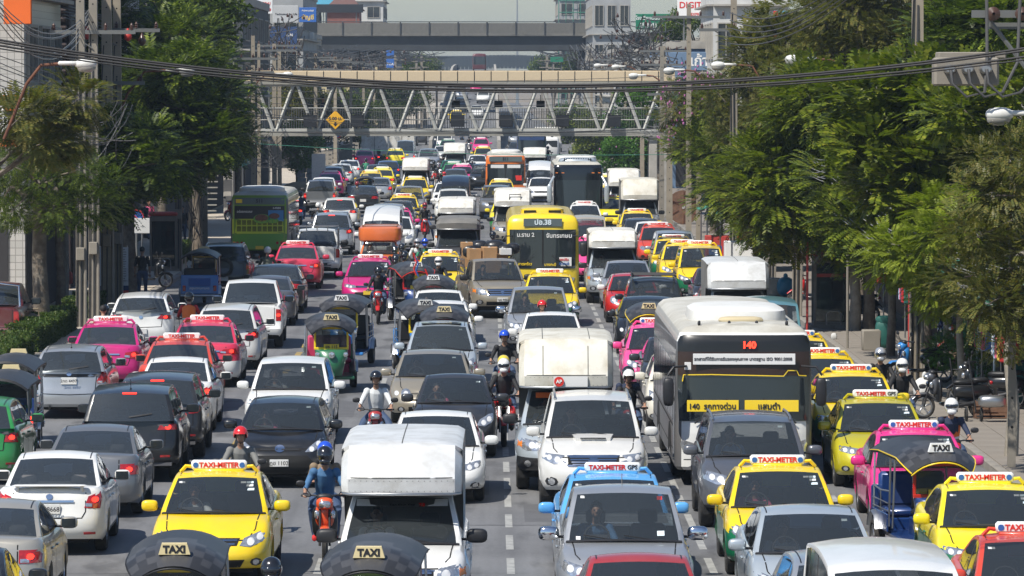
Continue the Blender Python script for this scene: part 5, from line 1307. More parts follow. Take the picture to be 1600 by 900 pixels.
mat('concrete', (.38,.36,.32), .85, noise=(1.5,.15), dirt=(1.2,.5,(.20,.18,.15)), bump=.2); mat('concrete_dark', (.035,.040,.045), .85, noise=(.5,.2), dirt=(.35,.5,(.02,.02,.02)))
mat('pole_concrete', (.29,.25,.19), .85, noise=(3,.12), dirt=(2.5,.45,(.20,.17,.13)), bump=.2); mat('pole_grey', (.25,.225,.185), .85, noise=(3,.12), dirt=(2.5,.45,(.17,.16,.14)), bump=.2)
def sheet(name, x0, x1, y0, y1, z, m, ny=1):
 mb = MB()
 for k in range(ny):
  a, c = y0+(y1-y0)*k/ny, y0+(y1-y0)*(k+1)/ny
  mb.add([(x0,a,z),(x1,a,z),(x1,c,z),(x0,c,z)], [(0,1,2,3)])
 return tag(put(name, mb.mesh(name, [m], 0)), kind='structure')
sheet('ground', -2500, 2500, -300, 5000, -.03, 'soil')
KL, KR = -11.5, 9.45
sheet('road', KL, KR, 20, 1500, 0.0, 'asphalt')
def slabbed(name, x0, x1, y0, y1, m, sx, sy, ys0, ys1, mslab):
 o = sheet(name, x0, x1, y0, y1, .135, m)
 mb = MB(); mb.box((0,0,0), (sx-.02, sy-.02, .03), 0, .004); me = mb.mesh('paving_slab', [mslab], 0)
 y = ys0; k = 0
 while y < ys1:
  x = x0+sx/2+.18
  while x + sx/2 < x1-.1:
   if random.random() > .03: put('paving_slab', me, o, (x, y, .138+random.uniform(-.004,.004)), (random.uniform(-.003,.003), random.uniform(-.003,.003), 0))
   x += sx; k += 1
  y += sy
 return o
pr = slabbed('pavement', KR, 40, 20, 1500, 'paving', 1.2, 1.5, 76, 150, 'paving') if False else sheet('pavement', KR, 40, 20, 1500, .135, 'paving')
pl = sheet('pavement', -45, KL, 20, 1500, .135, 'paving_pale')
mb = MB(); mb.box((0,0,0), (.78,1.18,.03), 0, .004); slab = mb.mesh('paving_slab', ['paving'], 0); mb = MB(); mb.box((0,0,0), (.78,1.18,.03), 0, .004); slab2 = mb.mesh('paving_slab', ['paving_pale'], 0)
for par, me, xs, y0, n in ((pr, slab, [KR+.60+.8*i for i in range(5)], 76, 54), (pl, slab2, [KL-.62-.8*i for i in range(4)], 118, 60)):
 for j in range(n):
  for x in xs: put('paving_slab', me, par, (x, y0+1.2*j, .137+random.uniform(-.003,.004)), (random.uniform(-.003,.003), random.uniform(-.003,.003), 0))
mb = MB(); mb.box((0,0,0), (.18,.98,.21), 0, .02); ks = mb.mesh('kerb_stone', ['kerb_stone'], 30)
for par, x in ((pr, KR+.09), (pl, KL-.09)):
 for k in range(110): put('kerb_stone', ks, par, (x+random.uniform(-.008,.008), 62+k, .055))
 mb = MB(); mb.box((x, 20+21, .055), (.18,41,.21)); mb.box((x, 172+600, .055), (.18,1200,.21)); put('kerb', mb.mesh('kerb', ['kerb_stone'], 0), par)
def dashes(name, x, y0, y1, dl, gap, w, m, label):
 mb = MB(); y = y0; k = 0
 while y < y1:
  mb.add([(x-w/2,y,.004),(x+w/2,y,.004),(x+w/2,y+dl,.004),(x-w/2,y+dl,.004)], [(0,1,2,3)]); y += dl+gap
 o = put(name, mb.mesh(name, [m], 0)); tag(o, kind='structure'); return o
for x in (-8.3, -2.58, .33, 3.38, 6.1): dashes('lane_line', x, 40, 480, 2.3, 1.3, .12, 'road_white', '')
dashes('lane_line', -5.15, 40, 470, 1.6, 2.2, .16, 'road_yellow', '')
mb = MB(); mb.add([(3.72,66,.004),(4.12,66,.004),(4.12,73.4,.004),(3.72,73.4,.004)], [(0,1,2,3)]); mb.add([(3.72,62,.008),(6.1,66,.008),(6.1,66.6,.008),(3.72,62.6,.008)], [(0,1,2,3)])
tag(put('yellow_marking', mb.mesh('yellow_marking', ['road_yellow'], 0)), kind='structure')
mb = MB()
for k in range(46):
 y = 60+k*9+random.uniform(-2,2); x0 = random.choice([-11.4,-5.1,-2.5,.4,3.4]); w = random.choice([3,6,6,12]); x1 = min(9.4, x0+w)
 mb.add([(x0,y,.0025),(x1,y+random.uniform(-.1,.1),.0025),(x1,y+.05+random.uniform(0,.03),.0025),(x0,y+.05,.0025)], [(0,1,2,3)])
tag(put('tar_joints', mb.mesh('tar_joints', ['tar'], 0)), kind='structure')
mb = MB()
for (x0, y0, w, l) in ((-2.2,82,2.2,4),(.6,77,2.4,3.2),(3.6,92,1.8,6),(-4.6,101,1.6,5),(-8,93,2,6),(.8,112,2,4),(-2.3,140,2.2,5),(6.3,88,1.6,5),(.8,165,2.2,7)):
 mb.add([(x0,y0,.0015),(x0+w,y0,.0015),(x0+w,y0+l,.0015),(x0,y0+l,.0015)], [(0,1,2,3)])
tag(put('road_patches', mb.mesh('road_patches', ['patch_asphalt'], 0)), kind='structure')
for (x, y) in ((-1.1,78.5),(1.9,97),(-6.3,89)):
 mb = MB(); mb.lathe([(0,.001),(0,.33),(-.01,.36)], 20, 0, 'z'); mb.lathe([(.006,.27),(.006,.30)], 20, 0, 'z')
 tag(put('manhole_cover', mb.mesh('manhole', ['tar'], 0), None, (x,y,.006)), 'round iron manhole cover set in the asphalt %s' % {-1.1:'near the white box truck',1.9:'behind the white taxi lane',-6.3:'between the left lanes'}[x], 'manhole cover', 'manhole covers')
RX0, RX1 = -6.1, .9
def rz(y): return max(0, (y-500))*.030 if y < 790 else 8.7+ .8*sin(min(1,(y-790)/120)*pi/2) - max(0, y-910)*.01
mb = MB(); ys = list(range(495, 1100, 15))
for a, c in zip(ys, ys[1:]): mb.add([(RX0,a,rz(a)+.006),(RX1,a,rz(a)+.006),(RX1,c,rz(c)+.006),(RX0,c,rz(c)+.006)], [(0,1,2,3)])
tag(put('flyover_road', mb.mesh('flyover_road', ['asphalt'], 0)), kind='structure')
mb = MB()
for x in (RX0-.18, RX1+.18):
 for a, c in zip(ys, ys[1:]):
  vs = [(x+s*.18, y, z) for y in (a, c) for s in (-1,1) for z in (0, rz(y)+.95)]
  mb.add(vs, [(0,1,3,2),(4,6,7,5),(0,4,5,1),(2,3,7,6),(1,5,7,3)])
tag(put('flyover_ramp', mb.mesh('flyover_ramp', ['concrete'], 0)), 'grey concrete side walls of the ramp climbing away in the middle of the road', 'ramp')
# footbridge with roof and trusses
def footbridge():
 D = 248.; X0, X1 = -14.2, 9.7; e = empty('footbridge', (0, D, 0)); tag(e, 'covered steel truss footbridge with a cream roof crossing the whole road', 'footbridge')
 zb, zt, W = 4.72, 7.12, 2.4
 mat('bridge_cream', (.62,.50,.33), .6, noise=(1.2,.06), dirt=(1.5,.35,(.40,.31,.2))); mat('bridge_grey', (.30,.29,.25), .7, dirt=(2,.5,(.16,.15,.13))); mat('bridge_white', (.47,.47,.43), .6, dirt=(3,.5,(.3,.28,.24))); mat('bridge_rail', (.16,.165,.16), .6, .3)
 mat('board_back', (.012,.014,.018), .6)
 mb = MB(); mb.box((0,0,0), (.845,.05,.52), 0, .01); pm = mb.mesh('roof_panel', ['bridge_cream'], 0); mb = MB(); mb.box((0,0,0), (.89,W+.5,.05)); pr_ = mb.mesh('roof_sheet', ['bridge_cream'], 0)
 mb = MB(); mb.box((0,0,0), (.87,.06,.16), 0, .005); pg = mb.mesh('gutter', ['bridge_grey'], 0)
 n = int((X1-X0)/.895)
 mb = MB(); mb.box(((X0+X1)/2,-W/2-.20,zt+.44), (X1-X0,.03,.60)); put('fascia', mb.mesh('fascia', ['bridge_rail'], 0), e)
 for k in range(n+1):
  x = X0+.45+.895*k
  put('roof_panel', pm, e, (x,-W/2-.25+random.uniform(-.004,.004),zt+.48)); put('roof_sheet', pr_, e, (x,0,zt+.76)); put('gutter', pg, e, (x,-W/2-.23,zt+.12))
 for sy in (-1, 1):
  y = sy*W/2
  for nm, z, r in (('chord', zb, .09),('chord', zt, .08)):
   mb = MB(); mb.box(((X0+X1)/2, y, z), (X1-X0, r*1.6, r*1.8), 0, .01); put('chord', mb.mesh('chord', ['bridge_white' if sy < 0 else 'bridge_rail'], 0), e)
  mb = MB(); mb.box(((X0+X1)/2, y-.04*sy, zb-.20), (X1-X0, .16, .24), 0); put('deck_edge', mb.mesh('deck_edge', ['bridge_grey'], 0), e)
  mb = MB()
  for z in (zb+.55, zb+1.18): mb.tube([(X0,y+.10,z),(X1,y+.10,z)], .028, 6)
  put('handrail', mb.mesh('handrail', ['bridge_white' if sy < 0 else 'bridge_rail'], 0), e)
  mb = MB(); x = X0
  while x < X1: mb.box((x, y+.10, zb+.62), (.022,.022,1.12)); x += .13
  tag(put('railing_bars', mb.mesh('railing_bars', ['bridge_rail'], 0), e), kind='stuff')
  for k in range(12):
   xb = (432+63.3*k-764)/29.;
   if xb > X1-.2: break
   for s in (-1,1):
    xt = xb+s*.98
    if not X0 < xt < X1: continue
    mb = MB(); mb.tube([(xb+s*.10,y-.06*(-sy if sy>0 else 1),zb+.02),(xt,y-.06*(-sy if sy>0 else 1),zt)], .085, 4, flat=.8); put('diagonal', mb.mesh('diagonal', ['bridge_white' if sy < 0 else 'bridge_rail'], 0), e)
 mb = MB(); mb.box(((X0+X1)/2,0,zb-.16), (X1-X0,W,.14)); put('deck', mb.mesh('deck', ['bridge_grey'], 0), e)
 mb = MB()
 for x in [X0+1.1*k for k in range(21)]: mb.box((x,0,zb-.30), (.10,W,.16))
 put('cross_beam', mb.mesh('cross_beams', ['bridge_grey'], 0), e)
 for x in (X0+.2, X1-.2, -5.0 if False else X1-.9):
  for y in (-.8,.8):
   mb = MB(); mb.box((x,y,zb/2), (.45,.45,zb), 0, .03); put('pier', mb.mesh('pier', ['concrete'], 0), e)
 mb = MB()
 for k in range(16): mb.box((X0-.9, -1.5-.3*k, zb-.3-.30*k), (1.5,.30,.06))
 put('stairs', mb.mesh('stairs', ['bridge_grey'], 0), e)
 for i, px in enumerate((487, 560, 715, 790, 878, 958)):
  w = (px-764)/29.; mb = MB(); mb.box((0,0,0), (.72,.14,.64), 0, .02); mb.box((0,.04,.40), (.76,.30,.03)); mb.tube([(-.2,.08,-.3),(-.2,.3,-.3)], .02, 5)
  o = put('signal_box', mb.mesh('signal_box', ['board_back'], 0), None, (w, D-W/2-.30, zb+.50))
  tag(o, ['black signal housing leftmost on the footbridge', 'black signal housing just right of the yellow diamond sign', 'black signal housing on the footbridge, third from left', 'black signal housing on the footbridge, fourth from left', 'black signal housing on the footbridge, second from the right end', 'black signal housing at the right end of the footbridge'][i], 'signal box', 'black signal boxes on the footbridge')
 for i, px in enumerate((712, 779, 845)):
  w = (px-764)/29.; mb = MB(); mb.box((0,0,0), (.46,.12,.38), 0, .02); mb.tube([(0,.0,.15),(0,.0,.5)], .02, 5)
  tag(put('signal_box', mb.mesh('signal_small', ['board_back'], 0), None, (w, D+W/2+.30, zb+1.38)), ['left', 'middle', 'right'][i]+' of three small black housings on the far side of the footbridge', 'signal box', 'small signal boxes behind the footbridge')
 s = MB(); s.box((0,0,0), (.72,.03,.72), 0, .01, Matrix.Rotation(pi/4, 4, 'Y')); mat('diamond', (.80,.42,.02), .5)
 o = put('height_sign', s.mesh('height_sign', ['diamond'], 0), None, ((526-764)/29., D-W/2-.34, zb+.55)); tag(o, 'yellow diamond height limit sign reading 5.00 on the footbridge', 'road sign')
 put('lettering', text_mesh('5.00 ม.', .25, 'ink', .008), o, (0,-.02,.06), FACE)
 k = MB(); k.prism([(-.05,.1),(.05,.1),(.05,0),(.12,0),(0,-.13),(-.12,0),(-.05,0)], -.004, .004, 0, None, 'y'); put('arrow', k.mesh('arrow', ['ink'], 0), o, (0,-.02,-.22))
 return e
footbridge()
# overpass and flyovers beyond
def overpass(name, D, X0, X1, z0, z1, zp, depth, m1, m2, label, posts=None, pier=()):
 e = empty(name, (0, D, 0)); tag(e, label, 'overpass')
 mb = MB(); mb.box(((X0+X1)/2, depth/2, (z0+z1)/2), (X1-X0, depth, z1-z0), 0, .05); put('girder', mb.mesh('girder', [m2], 0), e)
 mb = MB(); mb.box(((X0+X1)/2, depth/2, z1+.15), (X1-X0, depth+1.2, .34), 0, .05); put('deck', mb.mesh('deck', [m1], 0), e)
 if posts:
  n = int((X1-X0)/posts); mb = MB(); mb.box((0,0,0), (posts-.10,.14,zp-z1-.4), 0, .02); pm = mb.mesh('parapet_panel', [m1], 0)
  mb = MB(); mb.box((0,0,0), (.16,.30,zp-z1-.1)); pp = mb.mesh('parapet_post', ['concrete_dark'], 0)
  for k in range(n):
   put('parapet_panel', pm, e, (X0+posts*(k+.5), -.5, (z1+zp)/2+.1)); put('parapet_post', pp, e, (X0+posts*k, -.55, (z1+zp)/2+.1))
  mb = MB(); mb.tube([(X0,-.5,zp+.05),(X1,-.5,zp+.05)], .06, 5); put('top_rail', mb.mesh('top_rail', ['concrete_dark'], 0), e)
 for (x, w) in pier:
  mb = MB(); mb.box((x, depth/2, z0/2-.6), (w,w*1.1,z0-1.2), 0, .1); mb.box((x, depth/2, z0-.7), (w*2.6,w*1.2,1.4), 0, .3); put('pier', mb.mesh('pier', [m2], 0), e)
 return e
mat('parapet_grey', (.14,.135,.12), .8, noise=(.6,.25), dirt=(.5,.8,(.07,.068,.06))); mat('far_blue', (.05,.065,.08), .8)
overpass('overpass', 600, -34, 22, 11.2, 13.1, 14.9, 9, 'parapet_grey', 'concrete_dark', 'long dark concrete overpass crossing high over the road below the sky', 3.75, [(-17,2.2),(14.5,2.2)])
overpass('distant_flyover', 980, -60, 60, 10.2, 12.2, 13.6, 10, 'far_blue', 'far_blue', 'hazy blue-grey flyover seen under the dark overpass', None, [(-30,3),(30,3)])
e = empty('curved_flyover', (0, 880, 0)); tag(e, 'farther curved flyover with ribbed noise barrier, seen below the overpasses', 'overpass')
mb = MB()
for k in range(44):
 x = -11+k*.75; z = 9.3+1.6*sin((k+6)/50*pi)
 mb.box((x, 0, z), (.68,.2,2.6));
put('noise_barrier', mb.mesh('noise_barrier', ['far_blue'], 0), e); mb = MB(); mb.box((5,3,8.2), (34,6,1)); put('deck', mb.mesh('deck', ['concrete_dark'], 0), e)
# lettering boards and buildings
def sign(px0, py0, px1, py1, d, m, label, texts=(), frame=None, cat='sign', name='sign_board', depth=.25, legs=True):
 a = xyd(px0, py1, d); b = xyd(px1, py0, d); w, h = b.x-a.x, b.z-a.z; c = ((a.x+b.x)/2, d, (a.z+b.z)/2)
 e = empty(name, c); tag(e, label, cat)
 mb = MB(); mb.box((0,0,0), (w,depth,h), 0, .02); put('panel', mb.mesh('panel', [m], 0), e)
 if legs:
  mb = MB()
  for s in (-.35,.35): mb.tube([(s*w,depth,-h/2),(s*w,depth,-c[2])], .07, 6)
  put('support', mb.mesh('support', ['bridge_rail'], 0), e)
 for (s, sz, mt, fx, fz) in texts:
  put('lettering', text_mesh(s, sz, mt, sz*.02), e, (fx*w, -depth/2-.012, fz*h), FACE)
 if frame:
  mb = MB(); mb.box((0,0,0), (w+.2,depth*.7,h+.2)); put('border', mb.mesh('border', [frame], 0), e)
 return e
def building(name, x0, x1, y0, y1, h, mwall, label, floors=3, cols=3, side=0, roof=None, fz0=3.2, gf='shop_dark', wcol='glass_solid', aw=None, scols=0, ac=False):
 """front faces -Y; side=+1/-1 is the wall that looks on to the road"""
 e = empty(name, ((x0+x1)/2, (y0+y1)/2, .1)); tag(e, label, 'building', 'buildings along the road'); w, l = x1-x0, y1-y0
 mb = MB(); mb.box((0,0,h/2), (w,l,h)); put('wall', mb.mesh('wall', [mwall], 0), e)
 mb = MB(); mb.box((0,0,h+.25), (w+.2,l+.2,.5)); mb.box((0,0,h+.52), (w-.4,l-.4,.05)); put('roof', mb.mesh('roof', ['concrete'], 0), e)
 fh = (h-fz0)/max(1, floors)
 def win(nx, wd, place):
  fm = MB(); hw = wd*.62; hh = fh*.50
  fm.box((0,-.03,0), (hw+.16,.10,.08)) ;
  f2 = MB()
  for (cx, cz, sx, sz) in ((0,hh/2+.04,hw+.16,.08),(0,-hh/2-.04,hw+.16,.08),(-hw/2-.04,0,.08,hh),(hw/2+.04,0,.08,hh),(0,0,.05,hh)): f2.box((cx,-.05,cz), (sx,.12,sz))
  pn = MB(); pn.box((0,-.012,0), (hw,.03,hh)); fme = f2.mesh('window_frame', ['concrete'], 0); pme = pn.mesh('pane', [wcol], 0)
  sl = MB(); sl.box((0,-.22,-fh/2+.10), (wd*nx,.45,.12)); slm = sl.mesh('floor_ledge', ['concrete'], 0)
  am = MB(); am.box((0,0,0), (.8,.35,.6), 0, .03); am.lathe([(-.19,.001),(-.19,.24)], 12, 0, 'y'); acm = am.mesh('air_conditioner', ['ac_white'], 0)
  for f in range(floors):
   z = fz0+fh*(f+.5)
   loc, rot = place((nx-1)/2, z);
   l2 = place(-1, z)
   o = put('ledge', slm, e, l2[0], l2[1])
   for k in range(nx):
    loc, rot = place(k, z); fr = put('window', fme, e, loc, rot); put('pane', pme, fr)
    if ac and (k+f) % 3 == 0: put('air_conditioner', acm, fr, (0,-.30,-hh/2-.42))
 if cols:
  wd = w/cols
  win(cols, wd, lambda k, z: (((-w/2+wd*(k+.5)) if k >= 0 else 0, -l/2, z), (0,0,0)))
 if side and scols:
  wd = l/scols
  win(scols, wd, lambda k, z: ((side*w/2, (-l/2+wd*(k+.5)) if k >= 0 else 0, z), (0,0,side*pi/2)))
 mb = MB(); mb.box((0,-l/2-.02,1.5), (w*.92,.10,2.7));  # shade inside the shops is put into this dark panel's colour
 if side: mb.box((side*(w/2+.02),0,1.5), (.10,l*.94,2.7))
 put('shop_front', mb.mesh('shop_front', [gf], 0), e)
 if aw:
  mb = MB(); mb.add([(side*w/2,-l/2,3.0),(side*w/2,l/2,3.0),(side*(w/2+1.5),l/2,2.5),(side*(w/2+1.5),-l/2,2.5),(side*w/2,-l/2,2.9),(side*w/2,l/2,2.9),(side*(w/2+1.5),l/2,2.42),(side*(w/2+1.5),-l/2,2.42)], [(0,1,2,3),(4,7,6,5),(3,2,6,7),(0,3,7,4),(1,5,6,2)])
  put('awning', mb.mesh('awning', [aw], 0), e)
 return e
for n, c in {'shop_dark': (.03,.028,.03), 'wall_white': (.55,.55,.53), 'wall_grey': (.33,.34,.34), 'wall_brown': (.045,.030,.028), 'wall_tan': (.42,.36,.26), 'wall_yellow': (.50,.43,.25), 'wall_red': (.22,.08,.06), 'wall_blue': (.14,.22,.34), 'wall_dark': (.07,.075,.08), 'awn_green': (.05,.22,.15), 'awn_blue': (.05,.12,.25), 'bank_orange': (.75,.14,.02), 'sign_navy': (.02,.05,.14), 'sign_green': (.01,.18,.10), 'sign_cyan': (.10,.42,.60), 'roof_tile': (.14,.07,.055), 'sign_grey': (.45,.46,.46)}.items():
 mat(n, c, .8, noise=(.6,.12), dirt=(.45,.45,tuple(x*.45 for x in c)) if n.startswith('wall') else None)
m, N, K, b = nodes('tiles'); tc = N.new('ShaderNodeTexCoord'); mp = N.new('ShaderNodeMapping'); mp.inputs['Rotation'].default_value = (pi/2,0,0); K.new(tc.outputs['Object'], mp.inputs[0])
bt = N.new('ShaderNodeTexBrick'); bt.offset = 0; bt.inputs['Color1'].default_value = (.50,.48,.45,1); bt.inputs['Color2'].default_value = (.43,.42,.39,1); bt.inputs['Mortar'].default_value = (.25,.24,.22,1); bt.inputs['Scale'].default_value = 1; bt.inputs['Mortar Size'].default_value = .012; bt.inputs['Brick Width'].default_value = .22; bt.inputs['Row Height'].default_value = .22
K.new(mp.outputs[0], bt.inputs['Vector']); K.new(bt.outputs[0], b.inputs['Base Color']); b.inputs['Roughness'].default_value = .35
e = building('bank_building', -27, -14.1, 140, 152, 13, 'tiles', 'pale tiled bank building at the far left edge with orange signs', 3, 0, 1, gf='shop_dark', scols=3)
sign(8, -20, 51, 38, 139.3, 'bank_orange', 'orange sign panel high on the tiled bank wall', (), None, legs=False)
s = sign(-60, 148, 30, 228, 139.3, 'sign_white', 'white bank sign with orange bands and dark Thai name', (('ธนชาต', .34, 'ink', .40, .02),), None, legs=False)
for dz in (.66,-.68):
 mb = MB(); mb.box((0,-.02,dz), (1.76,.27,.20)); put('band', mb.mesh('band', ['bank_orange'], 0), s)
k = MB(); k.sup((.62,-.15,.36), (.20,.03,.12), 1, 12, 6); put('emblem', k.mesh('emblem', ['bank_orange'], 0), s); k = MB(); k.sup((.60,-.16,.20), (.17,.03,.10), 1, 12, 6); put('emblem', k.mesh('emblem', ['ink'], 0), s)
e = building('louvred_building', -24, -14.55, 160, 175, 14, 'wall_brown', 'dark brown building with horizontal louvres behind the left poles', 3, 0, 1, scols=4)
mb = MB(); mb.box((0,0,0), (9.3,.22,.16), 0, .03); lm = mb.mesh('louvre', ['wall_brown'], 0)
for k in range(34): put('louvre', lm, e, (0, -7.62, 3.4+.30*k), (.35,0,0))
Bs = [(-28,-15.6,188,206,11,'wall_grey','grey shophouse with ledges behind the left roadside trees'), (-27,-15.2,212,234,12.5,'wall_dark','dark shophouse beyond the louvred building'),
      (-27,-15.4,250,275,9,'wall_tan','tan shophouse just past the left end of the footbridge'), (-28,-15.2,285,318,12,'wall_dark','dark building behind the phone number billboard'),
      (-27,-15.3,380,410,14.2,'wall_grey','grey building left of the overpass, under the blue lettered sign'), (-34,-17.6,430,470,11,'wall_grey','hazy grey block left of the overpass'),
      (-32,-19.6,490,540,12,'wall_tan','tan block at the left end of the overpass'), (-30,-15,620,660,10,'wall_yellow','yellow building under the overpass on the left'), (-30,-14,680,740,12,'wall_grey','faint grey building far left under the overpass')]
for i, (x0,x1,y0,y1,h,mw,lb) in enumerate(Bs): building('shophouse', x0,x1,y0,y1,h,mw,lb,3,4,1,scols=4,aw='awn_green' if i in (2,) else None, ac=i%2==0)
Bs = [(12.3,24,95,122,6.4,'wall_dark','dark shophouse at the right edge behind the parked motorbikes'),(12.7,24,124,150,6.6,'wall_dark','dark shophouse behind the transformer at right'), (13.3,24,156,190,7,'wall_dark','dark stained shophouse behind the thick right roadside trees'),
      (14.4,25,196,232,8,'wall_dark','dark shophouse behind the right end trees, before the footbridge'), (14.6,19.5,300,318,16.5,'wall_white','tall stained white building above the right trees'),
      (12.0,26,310,345,9.4,'wall_blue','low building with a blue graffiti wall right of the footbridge'), (13.8,26,352,392,10,'wall_dark','dark building under the green school sign'),
      (13.2,24,420,470,9.5,'wall_grey','grey shophouse row beyond the green sign'), (12.6,17.2,560,600,17.5,'wall_grey','pale building at the right end of the overpass'), (12.8,24,480,545,10,'wall_white','white shophouses just before the overpass at right'),
      (13,26,650,700,11,'wall_grey','grey building under the overpass on the right')]
for i, (x0,x1,y0,y1,h,mw,lb) in enumerate(Bs): building('shophouse', x0,x1,y0,y1,h,mw,lb,3,3,-1,scols=5,aw=['awn_green','awn_blue',None][i%3], ac=i%2==1)
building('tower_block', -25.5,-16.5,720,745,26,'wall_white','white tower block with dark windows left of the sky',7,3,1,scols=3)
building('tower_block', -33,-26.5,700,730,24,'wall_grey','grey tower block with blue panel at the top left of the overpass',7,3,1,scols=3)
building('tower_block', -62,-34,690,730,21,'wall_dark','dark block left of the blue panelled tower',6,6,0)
e = building('unfinished_tower', 12,21,800,830,25,'wall_grey','unfinished concrete tower with scaffolding right of the sky',6,3,-1,scols=3)
mb = MB()
for k in range(8): mb.tube([(-4.4+k*1.25,-15.8,0),(-4.4+k*1.25,-15.8,27)], .07, 4)
for k in range(14): mb.tube([(-4.5,-15.8,1+k*2),(4.5,-15.8,1+k*2)], .07, 4)
put('scaffolding', mb.mesh('scaffolding', ['awn_green'], 0), e)
e = building('brick_house', -22.5,-18.0,642,652,17.2,'wall_red','brown hip-roofed house showing above the overpass',1,3,0)
mb = MB(); mb.add([(-2.8,-5.6,17),(2.8,-5.6,17),(2.8,5.6,17),(-2.8,5.6,17),(-1,0,19),(1,0,19)], [(0,1,5,4),(1,2,5),(2,3,4,5),(3,0,4)]); put('tiled_roof', mb.mesh('tiled_roof', ['roof_tile'], 0), e)
mb = MB(); mb.tube([(0,0,0),(0,0,24)], [.5,.12], 6); mb.tube([(-.9,0,22),(.9,0,22)], .06, 4); tag(put('radio_mast', mb.mesh('radio_mast', ['steel'], 0), None, (8.6,1400,0), scale=(1,1,1.6)), 'thin distant radio mast against the grey sky', 'mast')
sign(485,-14,523,8,699,'sign_cyan','cyan panel at the top of the grey tower block',(),legs=False)
sign(495,7,568,20,640,'board_back','long black billboard above the overpass at left',())
sign(385,-14,427,22,330,'sign_white','white billboard with red phone numbers above the left trees',(('096-289-2241',.30,'sign_red',.0,-.06),('086-084-5599',.30,'sign_red',.0,-.33)))
s = sign(427,9,467,36,379,'sign_grey','grey wall sign with handwritten style lettering',(('Technology for Life',.23,'ink',.04,.0),('HOME PRO',.14,'ink',.1,.36)),legs=False) if False else sign(427,9,467,36,379,'sign_grey','grey wall sign with Technology for Life lettering',(('Technology for Life',.23,'ink',.02,.0),),legs=False)
sign(468,12,495,35,378,'sign_blue','blue sign with large yellow Thai lettering',(('สำนักงานบัญชี',.17,'sign_white',0,.28),('บัญชี',.50,'sign_yellow',0,-.18)),legs=False)
sign(404,42,465,76,378,'sign_navy','navy blue shop sign below the grey lettered board',(('CUSHION',.28,'sign_white',.15,.12),('SERVICE',.28,'sign_white',.15,-.25)),legs=False) if False else sign(404,42,465,76,378,'sign_navy','navy blue shop sign below the grey lettered board',(('ION',.30,'sign_white',.30,.12),),legs=False)
sign(1058,-10,1128,29,329,'sign_white','white sign with red DIGITAL lettering above the right trees',(('DIGITAL',.62,'sign_red',-.10,.02),('EXPRESS',.26,'sign_red',-.05,-.34)),legs=True)
sign(1114,2,1129,22,328.6,'sign_yellow','small yellow panel on the corner of the DIGITAL sign',(),legs=False)
sign(993,22,1051,46,351,'sign_green','green music school sign with white Thai lettering',(('โรงเรียนดนตรี',.36,'sign_white',-.14,.22),('สยาม',.60,'sign_white',-.16,-.22)),legs=False)
sign(1046,82,1166,110,309,'wall_blue','faded blue wall with big white graffiti letters',(('เก้า',.95,'sign_white',-.12,0),),legs=False,name='graffiti_wall',cat='wall')
s = sign(1208,17,1231,61,262,'sign_cyan','red and light blue vertical sign at the top right',(),legs=False)
mb = MB(); mb.box((-.30,-.06,0), (.24,.27,1.58)); put('red_stripe', mb.mesh('red_stripe', ['sign_red'], 0), s)
sign(1130,104,1160,131,295,'wall_white','white box sign behind the street lamp at right',(),legs=False,name='box_sign')
sign(604,79,616,88,585,'sign_blue','upper of the small blue signs under the overpass',(),legs=True); sign(604,92,616,106,584,'sign_blue','small blue and red sign reading TOA under the overpass',(('TOA',.42,'sign_white',0,-.1),),legs=False)
sign(860,89,880,97,640,'sign_green','small green road sign under the overpass at right',())
s = sign(571,196,582,214,0+ 7200*7.4/200*0+300,'wall_grey','x',()) if False else None
